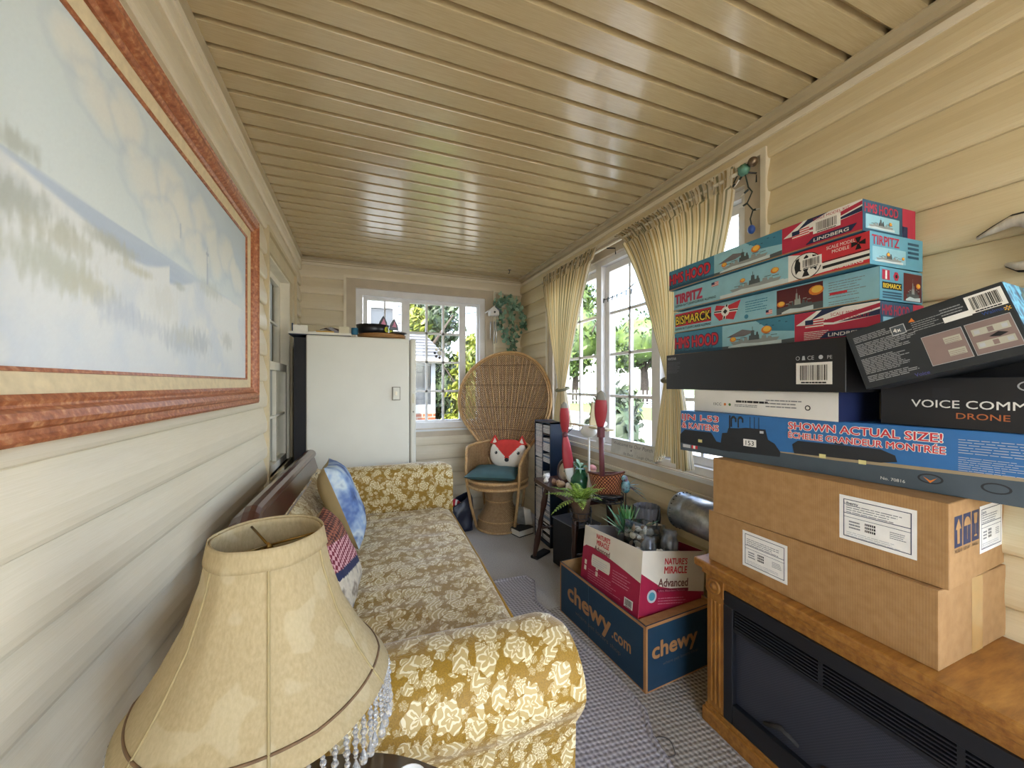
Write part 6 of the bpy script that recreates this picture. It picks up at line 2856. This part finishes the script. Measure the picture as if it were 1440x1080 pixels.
# books and papers on the floor by the tower
for i, (x, y, rz, L_, W_, H_, c_, tilt, lab) in enumerate(((1.215, 2.86, .3, .15, .11, .055, '#2b2926', 0, 'black book lying on the floor at the foot of the peacock chair'),
                                                           (1.235, 2.93, .15, .16, .12, .030, '#4b4640', 0, 'grey book on the floor behind the black book'))):
    r = thing('book', lab, 'book', (x, y, 0.0), rz)
    g = G(flat('cover%d' % i, c_))
    g.box(-L_ / 2, L_ / 2, -W_ / 2, W_ / 2, 0, H_ * .1)
    g.box(-L_ / 2, L_ / 2, -W_ / 2, W_ / 2, H_ * .9, H_)
    g.box(-L_ / 2, L_ / 2, W_ / 2 - .003, W_ / 2, 0, H_)
    g.m(M_CREAM)
    g.box(-L_ / 2 + .004, L_ / 2 - .004, -W_ / 2 + .004, W_ / 2 - .003, H_ * .1, H_ * .9)
    g.build('body', r)
r = thing('magazine', 'open grey and white magazine propped behind the books by the disc tower', 'magazine')
place(r, T(1.255, 2.885, .058) @ RZ(-.7) @ RX(.35))
g = G(mat('magazine_grey', '#8a8880', .5, .3, 18))
g.box(-.07, .0, 0, .008, 0, .17)
g.m(M_PAPER)
g.prism([(0, 0), (.06, .01), (.055, .15), (0, .17)], .007, 'y', 0)
g.build('body', r)

# navy bag with clothes beside the chair
M_NAVYC = mat('navy_nylon', '#1d2132', .42, .25, 9, .5, bs=14, bd=.01)
r = thing('bag', 'slumped navy nylon bag on the floor between sofa and peacock chair', 'bag', (.745, 3.17, 0))
g = G(M_NAVYC)


def bagf(u, v):
    a = u * 2 * PI
    q = v
    rr = (1 - .25 * q - .5 * max(0, q - .8)) * (1 + .18 * noise.noise(Vector((math.cos(a) * 1.6, math.sin(a) * 1.6, q * 2.2)))) * (1 + .05 * math.sin(a * 7 + 4 * q))
    return (.155 * math.cos(a) * rr + .02 * q, .115 * math.sin(a) * rr, .235 * (q ** .8) * (1 + .25 * math.cos(a)))


g.grid(bagf, 48, 18, closed_u=True, uv=False)
g.build('body', r, solid=.003)
r = thing('striped_cloth', 'red and white striped cloth spilling from the top of the navy bag', 'cloth', (.695, 3.19, .175))
t = NT('red_white_stripes')
sx = t.n('ShaderNodeSeparateXYZ')
t.l(t.coord('Object', rot=(0, 0, .4)), sx.inputs[0])
t.base(t.ramp(t.math('FRACT', t.math('MULTIPLY', sx.outputs[0], 28)), [(.40, srgb('#b3232f')), (.46, srgb('#e6e0dc')), (.80, srgb('#e6e0dc')), (.86, srgb('#b3232f'))]))
t.set(Roughness=.85)
g = G(t.mat)
g.ball((0, 0, .02), .075, 22, 12, 1.25, .8, .7, .25, 2.5, 4)
g.build('body', r)
r = thing('white_cloth', 'crumpled white cloth beside the striped cloth by the sofa arm', 'cloth', (.60, 3.10, .0))
g = G(mat('white_cotton', '#d8d8dc', .9, .08, 30, .4))
g.ball((0, 0, .10), .06, 20, 12, 1, 1, 1.7, .35, 3, 7)
g.build('body', r)
# ------------------------------------------------------------------ peacock chair
def cane(name, a, b):
    t = NT(name)
    v = t.coord('Object', scale=(1, 1, .25))
    f = t.noise(v, 120, 3)
    t.base(t.ramp(f, [(.3, srgb(a)), (.7, srgb(b))]))
    t.set(Roughness=.42)
    return t.mat


M_CANE = cane('rattan_cane', '#ab8250', '#cfaa78')
M_CANED = cane('rattan_dark', '#86654a', '#b59470')


def weave_sheet(name, a, b, cell, hole=.25, uvmode='Object', diag=True):
    t = NT(name)
    v = t.coord(uvmode)
    sx = t.n('ShaderNodeSeparateXYZ')
    t.l(v, sx.inputs[0])
    X, Z = sx.outputs[0], sx.outputs[2]
    if uvmode == 'UV':
        Z = sx.outputs[1]
    k = 2 * PI / cell
    if diag:
        A = t.math('SINE', t.math('MULTIPLY', t.math('ADD', X, Z), k))
        B = t.math('SINE', t.math('MULTIPLY', t.math('SUBTRACT', X, Z), k))
    else:
        A = t.math('SINE', t.math('MULTIPLY', X, k))
        B = t.math('SINE', t.math('MULTIPLY', Z, k))
    mn = t.math('MINIMUM', A, B)
    h = t.math('MAXIMUM', A, B)
    f = t.noise(t.coord('Object'), 60, 2)
    col = t.ramp(t.math('ADD', t.math('MULTIPLY', h, .35), t.math('MULTIPLY', f, .6)), [(.2, srgb(a)), (.75, srgb(b))])
    t.base(col)
    t.set(Roughness=.5)
    t.bump(t.math('MULTIPLY', A, B), .6, .003)
    tr = t.n('ShaderNodeBsdfTransparent')
    ms = t.n('ShaderNodeMixShader')
    t.l(t.math('GREATER_THAN', mn, 1 - 2 * hole), ms.inputs[0])
    t.l(t.b.outputs[0], ms.inputs[1])
    t.l(tr.outputs[0], ms.inputs[2])
    t.l(ms.outputs[0], t.out.inputs['Surface'])
    return t.mat


M_LACE = weave_sheet('wicker_lattice', '#8a6a4a', '#c8aa86', .020, .32)
M_TIGHT = weave_sheet('wicker_tight', '#856240', '#bc9a6c', .012, .06)

ch = thing('peacock_chair', 'tall rattan peacock chair with a round fan back in the far corner', 'chair', (1.095, 3.075, 0), math.radians(-38))


def lean(x, z):
    q = max(0, z - .42)
    return .16 + .10 * q - .11 * (x / .42) ** 2 * min(1, q / .35)


def half_w(z):
    """half width of fan back at height z"""
    if z < .40:
        return .09
    zc, rr = 1.075, .425
    if z > .80:
        return math.sqrt(max(0, rr * rr - (z - zc) ** 2))
    q = (z - .40) / .40
    wz = math.sqrt(rr * rr - (.80 - zc) ** 2)
    return .10 + (wz - .10) * (q ** 1.25)


def back_pt(a, v):
    """a -1..1 across, v 0..1 up"""
    z = .40 + 1.099 * v
    x = a * half_w(z)
    return (x, lean(x, z), z)


g = G(M_LACE)
g.grid(lambda u, v: back_pt(u * 2 - 1, v), 30, 44)
g.build('fan_back', ch)
NRIB = 34
for i in range(NRIB):
    # straight stakes fanning out from the neck
    g = G(M_CANED if i % 2 else M_CANE)
    a = (i / (NRIB - 1)) * 2 - 1
    ang_ = a * 1.05
    x0 = a * .085
    p = []
    for k in range(12):
        q = k / 11
        # march along a ray until leaving the outline
        lo, hi = 0, 1.3
        for _ in range(22):
            m_ = (lo + hi) / 2
            zz = .42 + m_ * math.cos(ang_ * .55)
            xx = x0 + m_ * math.sin(ang_ * .55)
            if zz < 1.495 and abs(xx) < half_w(zz):
                lo = m_
            else:
                hi = m_
        d_ = lo * q * .985
        xx = x0 + d_ * math.sin(ang_ * .55)
        zz = .42 + d_ * math.cos(ang_ * .55)
        p.append((xx, lean(xx, zz) - .006, zz))
    g.tube(p, .0038, 6)
    g.build('stake', ch)
outl = [back_pt(-1, v / 40) for v in range(41)] + [back_pt(1, 1 - v / 40) for v in range(1, 41)]
# finer top
top = []
for i in range(61):
    th = PI + .70 - (PI + 1.40) * i / 60
    x, z = .425 * math.cos(th), 1.075 + .425 * math.sin(th)
    if z < .80:
        continue
    top.append((x, lean(x, z), z))
lower = [back_pt(-1, v / 30 * .364) for v in range(31)]
outl = lower + top + [(-x, y, z) for x, y, z in lower[::-1]]
g = G(M_CANE)
g.tube(outl, .013, 10)
g.tube([(x * .955, y - .008, 1.075 + (z - 1.075) * .955) for x, y, z in top], .005, 6)
g.build('back_rim', ch)
g = G(mat('dark_binding', '#4a3420', .6, .2, 40))
for z in (.60, .80, 1.0, 1.2, 1.38):
    w_ = half_w(z)
    g.tube([(w_ * a / 10, lean(w_ * a / 10, z) - .008, z) for a in range(-10, 11)], .0022, 5)
g.build('cross_binding', ch)
# seat
g = G(M_TIGHT)
g.lathe([(0, .43), (.235, .43), (.245, .42), (.245, .385), (.235, .375), (.15, .37), (0, .37)], 40, c=(0, -.04, 0))
g.build('seat', ch)
g = G(M_CANE)
for z in (.425, .378):
    g.tube([(.248 * math.cos(a), -.04 + .248 * math.sin(a), z) for a in [i * 2 * PI / 48 for i in range(48)]], .013, 10, closed=True)
g.build('seat_rim', ch)
# hourglass base
g = G(M_TIGHT)
g.lathe_open([(.190, .012), (.186, .05), (.172, .09), (.142, .15), (.118, .20), (.110, .235), (.118, .28), (.140, .33), (.165, .37)], 44)
g.build('base', ch)
g = G(M_CANE)
for z, rr in ((.012, .192), (.085, .176), (.235, .113), (.36, .163)):
    g.tube([(rr * math.cos(a), rr * math.sin(a), z) for a in [i * 2 * PI / 44 for i in range(44)]], .009 if z < .05 else .006, 8, closed=True)
g.build('base_ring', ch)
for s_ in (-1, 1):
    def armf(u, v):
        # u back to front along seat edge, v up
        th = (PI / 2 - .55) - u * 1.55
        x = s_ * .252 * math.cos(th)
        y = -.04 + .252 * math.sin(th)
        topz = .70 - .04 * u - .10 * max(0, u - .72) ** 2 * 12
        return (x * (1 + .05 * v), y, .40 + (topz - .40) * v)
    g = G(M_TIGHT)
    g.grid(armf, 18, 12)
    g.build('arm', ch)
    g = G(M_CANE)
    pts = [armf(i / 18, 1.0) for i in range(19)]
    e = armf(1, 1)
    pts += [(e[0] * 1.0, e[1] - .012, e[2] - .03), (e[0] * .98, e[1] - .012, .42), (e[0] * .86, e[1] + .02, .20), (e[0] * .72, e[1] + .06, .02)]
    g.tube(pts, .0125, 10)
    g.build('front_post', ch)
    g = G(M_CANE)
    g.tube([(s_ * .20, .10, .38), (s_ * .16, .12, .02)], .011, 8)
    g.build('rear_post', ch)

# teal seat cushion and fox pillow
Mch = T(1.095, 3.075, 0) @ RZ(math.radians(-38))
M_TEALC = mat('teal_cotton', '#3f5f62', .75, .12, 14, .15)
r = thing('seat_cushion', 'dark teal square cushion on the seat of the peacock chair', 'cushion')
place(r, Mch @ T(-.015, -.075, .475) @ RZ(.12) @ RX(-PI / 2))
g = G()
pillow_geo(g, .42, .40, .085, M_TEALC, M_TEALC, seed=9)
g.build('cover', r)
M_FOXR = mat('fox_red', '#d23c34', .85, .08, 20, .2)
M_FOXW = mat('fox_white', '#ece3d6', .85, .05, 20, .2)
r = thing('fox_pillow', 'red and white fox face pillow sitting on the teal cushion', 'pillow')
place(r, Mch @ T(.065, .045, .615) @ RZ(.10) @ RX(-.18))
g = G(M_FOXR)


def foxf(s):
    def f(u, v):
        a, b = u * 2 - 1, v * 2 - 1
        rr = max(abs(a), abs(b))
        th = math.atan2(b, a)
        q = rr
        x = q * .170 * math.cos(th) * (abs(math.cos(th)) ** -.25 if abs(math.cos(th)) > .2 else 1.5) * .92
        z = q * .130 * math.sin(th) * (abs(math.sin(th)) ** -.22 if abs(math.sin(th)) > .2 else 1.4) * .92
        y = s * .055 * math.sqrt(max(0, 1 - q ** 2.4))
        return (x, y, z)
    return f


g.grid(foxf(1), 24, 24)
g.grid(foxf(-1), 40, 40)
mi_w = None
g.m(M_FOXW)
for f in g.bm.faces:
    c = f.calc_center_median()
    if c.y < -.0005:
        # white cheeks: below a V reaching down to the nose
        if c.z < .075 and (c.z < -.045 + 1.05 * abs(c.x) - (0 if abs(c.x) > .02 else .01)):
            f.material_index = g.mi
g.build('body', r)
for s_ in (-1, 1):
    g = G(M_FOXR)
    g.prism([(s_ * .115 - .045, .085), (s_ * .115 + .045, .075), (s_ * .12, .155)], .03, 'y', -.015)
    g.m(M_FOXW)
    g.prism([(s_ * .115 - .02, .09), (s_ * .115 + .02, .085), (s_ * .118, .13)], .003, 'y', -.018)
    g.build('ear', r)
    g = G(M_CATB)
    g.ball((s_ * .095, -.047, .005), .013, 12, 8, sy=.5)
    g.m(INKW)
    g.ball((s_ * .095 - .004, -.053, .009), .0035, 8, 5)
    g.build('eye', r)
g = G(M_CATB)
g.ball((0, -.056, -.052), .017, 14, 8, sx=1.15, sy=.5)
g.build('nose', r)

# ------------------------------------------------------------------ curtains
t = NT('striped_curtain')
sx = t.n('ShaderNodeSeparateXYZ')
t.l(t.coord('UV'), sx.inputs[0])
st = t.math('FRACT', t.math('MULTIPLY', sx.outputs[0], 46))
nf = t.noise(t.coord('Object', scale=(1, 1, .2)), 90, 2)
col = t.ramp(st, [(.0, srgb('#83856f')), (.18, srgb('#83856f')), (.25, srgb('#e3dcc8')), (.54, srgb('#e3dcc8')), (.60, srgb('#bda676')), (.72, srgb('#bda676')), (.78, srgb('#e3dcc8'))])
col = t.mix(t.math('MULTIPLY', nf, .25), col, srgb('#d3c8aa'))
t.base(col)
t.set(Roughness=.9)
tl = t.n('ShaderNodeBsdfTranslucent')
hs = t.mix(1.0, col, srgb('#f6e3bd'), 'MULTIPLY')
t.l(hs, tl.inputs['Color'])
ms = t.n('ShaderNodeMixShader', ins={'Fac': .42})
t.l(t.b.outputs[0], ms.inputs[1])
t.l(tl.outputs[0], ms.inputs[2])
t.l(ms.outputs[0], t.out.inputs['Surface'])
M_CURT = t.mat
XC, ZR = 1.452, 2.085


def curtain(label, ya, yb, tie_y, tie_z, tail_z, tail_w, ea, eb, tw=.075, npl=13, seed=0, fold=.0):
    """ya far edge, yb near edge at the rod; gathered at tie; ea/eb bulge of the two edges"""
    r_ = thing('curtain', label, 'curtain')

    def f(u, v):
        z = ZR + .03 - v * (ZR + .03 - tail_z)
        ph = 2 * PI * npl * u + 1.2 * math.sin(seed + u * 9)
        if z > tie_z:
            q = (ZR + .03 - z) / (ZR + .03 - tie_z)
            e0 = ya + (tie_y + tw / 2 - ya) * (q ** ea)
            e1 = yb + (tie_y - tw / 2 - yb) * (q ** eb)
            y = e0 + (e1 - e0) * u
            amp = .016 + .010 * (1 - q)
            x = XC - .012 - .03 * q * math.sin(PI * u) + amp * math.sin(ph) * (1 - .55 * q)
            if z > ZR - .05:
                x = XC + .013 * math.sin(ph * 2.3 + 3 * noise.noise(Vector((u * 11, seed, 0)))) - .006
                y += .006 * math.sin(ph * 1.7)
                z += .010 * math.sin(ph * 2.3 + 1) * (1 if z > ZR + .012 else 0)
        else:
            q = (tie_z - z) / (tie_z - tail_z)
            wv = tw + (tail_w - tw) * (q ** .7)
            y = tie_y + wv * (.5 - u)
            x = XC - .012 - .02 * math.sin(PI * u) + (.014 + .016 * q) * math.sin(ph * .55)
            z += .03 * q * math.sin(u * 7 + seed)
        return (x, y, z)
    g_ = G(M_CURT)
    g_.grid(f, 150, 70)
    g_.build('panel', r_)
    g_ = G(M_CURT)
    g_.tube([(XC - .012 + (.045) * math.cos(a), tie_y + (tw / 2 + .012) * math.sin(a), tie_z + .012 * math.cos(a)) for a in [i * 2 * PI / 24 for i in range(24)]], .010, 8, closed=True)
    g_.tube([(XC + .02, tie_y + .03, tie_z), (XR - .02, tie_y + .06, tie_z + .01)], .006, 6)
    g_.build('tieback', r_)
    return r_


curtain('striped curtain tied back at the far end of the right window, behind the disc tower', 2.945, 2.135, 2.60, 1.17, .86, .22, 1.15, .78, .08, 14, 1)
curtain('striped curtain tied back in the middle of the right window, behind the kit boxes', 1.955, 1.150, 1.475, 1.235, .83, .24, .62, 1.7, .09, 14, 5)
g = G(mat('cream_rod', '#d8cfb8', .4, .05, 10))
g.tube([(XC - .004, 2.97, ZR - .006), (XC - .004, 1.10, ZR - .006)], .008, 10)
rd = tag(g.build('curtain_rod'), 'thin cream curtain rod running above the right window', 'rod')
for y in (2.965, 2.04, 1.105):
    g = G(M_IRON)
    g.tube([(XC - .004, y, ZR - .016), (XR - .012, y - .01, ZR - .012), (XR - .012, y - .01, ZR - .05)], .004, 6)
    g.build('bracket', rd)

# ------------------------------------------------------------------ string lights
M_WIRE = mat('dark_green_wire', '#23302c', .5, .1, 12)
M_BCLR = mat('clear_bulb', '#e9e9e4', .1, .03, 4)
M_BBLU = mat('blue_bulb', '#2f56a8', .3, .1, 6)
M_VERD = mat('verdigris_metal', '#5f8f7c', .5, .2, 18, metallic=.3)
r = thing('string_lights', 'dark light strand with a blue bulb hanging from the near curtain rod end', 'lights')
pts = [(1.452, 1.155, 2.05), (1.452, 1.13, 2.085), (1.455, 1.105, 2.06), (1.465, 1.10, 2.01), (1.468, 1.085, 1.985), (1.462, 1.103, 1.945), (1.468, 1.082, 1.91), (1.470, 1.095, 1.88), (1.470, 1.09, 1.855)]
g = G(M_WIRE)
g.tube(pts, .0028, 6)
g.build('wire', r)
for i, (p, d) in enumerate((((1.452, 1.15, 2.045), (.0, .03, -.022)), ((1.455, 1.112, 2.07), (0, .035, -.03)), ((1.465, 1.10, 2.0), (0, .03, -.012)), ((1.462, 1.103, 1.945), (0, .030, -.006)), ((1.468, 1.082, 1.91), (0, -.026, -.006)))):
    g = G(M_WIRE)
    q = Vector(p) + Vector(d) * .55
    g.tube([p, q], .0042, 6)
    g.m(M_BCLR)
    g.tube([q, Vector(p) + Vector(d) * 1.2], [.0035, .0012], 6)
    g.build('bulb', r)
g = G(M_BBLU)
g.ball((1.470, 1.09, 1.835), .014, 14, 9, sz=1.3)
g.build('blue_bulb', r)['label'] = 'deep blue bulb'
r = thing('finial', 'verdigris green and bronze finial at the near end of the curtain rod', 'finial', (1.452, 1.085, 2.085))
g = G(M_VERD)
g.ball((0, .025, -.004), .022, 14, 9, jit=.25, nf=3)
g.m(mat('bronze', '#7d6a55', .35, .15, 14, metallic=.8))
g.ball((.004, -.012, .012), .019, 14, 9)
g.build('body', r)
r = thing('string_lights', 'strand of tiny dark lights crossing the middle panes of the right window between the curtains', 'lights')
pp = [(1.560, 2.36, 1.82), (1.560, 2.30, 1.798), (1.560, 2.2, 1.788), (1.560, 2.1, 1.79), (1.560, 2.0, 1.80), (1.560, 1.90, 1.83)]
g = G(M_WIRE)
g.tube(pp, .0028, 6)
g.build('wire', r)
for k in range(9):
    y = 2.32 - k * .048
    g = G(M_WIRE)
    g.tube([(1.556, y, 1.796), (1.548, y - .006, 1.765)], [.0045, .003], 6)
    g.build('bulb', r)

# ------------------------------------------------------------------ welcome sign on the sill
M_SIGN = mat('weathered_white_board', '#c9cac4', .7, .12, 16, .2)
sg = thing('sign', 'weathered white wooden porch sign standing on the right window sill', 'sign')
place(sg, T(1.512, 2.09, .7625) @ RZ(-PI / 2) @ RX(-.10))
g = G(M_SIGN)
g.box(0, .40, 0, .012, 0, .098, .002)
F = Face(g, (0, 0, 0), (1, 0, 0), (0, 0, 1))
GI = flat('sign_ink', '#6d6f70')
F.text('Welcome to Our Porch', .02, .062, .022, GI, 1, w=.36, slant=.15)
F.disc(.20, .045, .006, GI, 1)
F.text('Sit Back', .13, .012, .016, GI, 1, w=.09, slant=.15)
F.text('Laugh Often', .255, .012, .016, GI, 1, w=.13, slant=.15)
g.build('board', sg)

# ------------------------------------------------------------------ ivy and wind chime in the far corner
M_IVY = leaf_mat('ivy_leaf', '#3a5a48', '#6a917a', '#a9c4ae')


def ivy_leaf(g, p, n, up, s):
    n = Vector(n).normalized()
    x = Vector(up).cross(n)
    if x.length < 1e-4:
        x = n.orthogonal()
    x.normalize()
    y = n.cross(x)
    sh = [(0, -.5), (.28, -.45), (.5, -.1), (.26, .05), (.22, .35), (0, .62), (-.22, .35), (-.26, .05), (-.5, -.1), (-.28, -.45)]
    p = Vector(p)
    g.add([p + x * a * s + y * b * s + n * (-.12 * s * abs(a)) for a, b in sh], [tuple(range(10))])


rnd = random.Random(5)
r = thing('ivy_garland', 'trailing green ivy garland hanging in the far corner above the peacock chair', 'plant')
stems = [[(1.30, 3.52, 2.06), (1.36, 3.50, 1.95), (1.40, 3.49, 1.80), (1.38, 3.50, 1.64), (1.37, 3.52, 1.50)],
         [(1.30, 3.52, 2.06), (1.42, 3.46, 1.98), (1.46, 3.42, 1.86), (1.45, 3.42, 1.74)],
         [(1.28, 3.53, 2.05), (1.25, 3.54, 1.95), (1.28, 3.53, 1.82), (1.31, 3.53, 1.66)]]
g = G(mat('ivy_stem', '#4a5a3c', .7, .1, 20))
for s_ in stems:
    g.tube(s_, .003, 5)
g.build('stem', r)
g = G(M_IVY)
for s_ in stems:
    for _ in range(66):
        k = rnd.randrange(len(s_) - 1)
        q = rnd.random()
        a, b = Vector(s_[k]), Vector(s_[k + 1])
        p = a + (b - a) * q + Vector((rnd.gauss(0, .028), rnd.gauss(-.01, .018), rnd.gauss(0, .02)))
        p.x, p.y = min(p.x, 1.485), min(p.y, 3.56)
        ivy_leaf(g, p, (rnd.gauss(-.3, .5), -1, rnd.gauss(.2, .5)), (rnd.gauss(0, .5), 0, 1), .030 + .022 * rnd.random())
g.build('leaf', r, fix=False)
o_ = [c for c in r.children if c.name.startswith('leaf')][0]
o_.name = 'foliage'
r = thing('wind_chime', 'white birdhouse wind chime with metal tubes hanging beside the ivy', 'wind chime', (1.195, 3.52, 1.90))
g = G(M_WHITE)
g.prism([(-.045, -.03), (.045, -.03), (.045, .02), (0, .055), (-.045, .02)], .07, 'y', -.035)
hb = g.build('birdhouse', r)
g = G(flat('roof_slate', '#41525f'))
g.prism([(0, .062), (.075, .002), (.070, -.006), (0, .050), (-.0, .050)], .10, 'y', -.05)
g.m(M_WHITE)
g.prism([(0, .062), (-.075, .002), (-.070, -.006), (0, .050)], .10, 'y', -.05)
g.build('roof', hb)
g = G(M_CATB)
g.lathe([(0, 0), (.010, 0), (.010, .002), (0, .002)], 12)
hl = g.build('entrance', hb)
hl.matrix_local = T(0, -.035, 0) @ RX(PI / 2)
for k, (x, y, ln) in enumerate(((-.03, 0, .17), (.0, -.02, .21), (.03, 0, .20), (.012, .02, .18))):
    g = G(mat('chime_metal', '#d5d7d8', .25, .03, 5, metallic=.6))
    g.tube([(x, y, -.09), (x, y, -.09 - ln)], .006, 10)
    g.m(M_IRON).tube([(x, y, -.03), (x, y, -.09)], .0007, 4)
    g.build('chime_tube', r)
g = G(M_IRON)
g.tube([(0, 0, .06), (.02, .02, .20), (.10, .01, .2), (.112, .0, .16)], .0012, 4)
g.build('hanger', r)
# ceiling hook
g = G(M_IRON)
g.tube([(1.275, 3.30, 2.263), (1.275, 3.30, 2.235), (1.268, 3.30, 2.225), (1.262, 3.30, 2.232)], .003, 6)
g.box(1.262, 1.288, 3.295, 3.305, 2.258, 2.264)
tag(g.build('ceiling_hook'), 'small dark hook screwed into the ceiling above the far corner', 'hook')

# flower sun-catcher on the back window pane
M_SUNC = mat('suncatcher_white', '#e5e2d5', .4, .05, 9)
r = thing('sun_catcher', 'small round flower sun catcher stuck on the back window pane', 'ornament', (.700, 3.662, 1.505))
g = G(M_SUNC)
g.ball((0, 0, 0), .022, 12, 8, sy=.35)
for k in range(8):
    a = k * PI / 4
    g.m(M_CATB if k in (1, 4, 5, 6) else M_SUNC)
    g.ball((.045 * math.cos(a), 0, .045 * math.sin(a)), .013, 10, 6, sy=.3)
    g.tube([(0, 0, 0), (.045 * math.cos(a), 0, .045 * math.sin(a))], .003, 5)
g.build('body', r)

# carved gull ornament at the right edge of the picture
M_GULL = mat('carved_driftwood', '#d3cbbd', .7, .15, 26, .5, stretch=(1, 3, 1))
r = thing('wall_ornament', 'pale carved bird ornament with dark edged wings on the right siding', 'ornament', (XR - .021, .40, 1.55))


def feather(g, prof, w0, w1, th):
    """tapered plate along profile points (y,z)"""
    g.tube([(-.012, y, z) for y, z in prof], w0, 10)


g = G(M_GULL)
g.tube([(-.018, .083, .034), (-.020, .055, .045), (-.022, .025, .056), (-.024, .0, .052), (-.026, -.03, .02), (-.028, -.06, -.02), (-.028, -.12, -.04)], [.003, .008, .013, .018, .022, .026, .030], 12)
g.build('wing', r)
g = G(M_GULL)
g.tube([(-.018, .035, -.045), (-.022, .015, -.055), (-.024, -.01, -.058), (-.026, -.05, -.05), (-.028, -.12, -.04)], [.004, .010, .013, .018, .03], 12)
g.build('tail', r)
g = G(M_IRON)
g.tube([(-.014, .083, .038), (-.014, .055, .056), (-.014, .025, .072), (-.012, .0, .073), (-.012, -.03, .046), (-.012, -.06, .01)], .0035, 6)
g.tube([(-.014, .035, -.049), (-.014, .015, -.066), (-.014, -.01, -.072), (-.014, -.05, -.07)], .0035, 6)
g.build('edge', r)
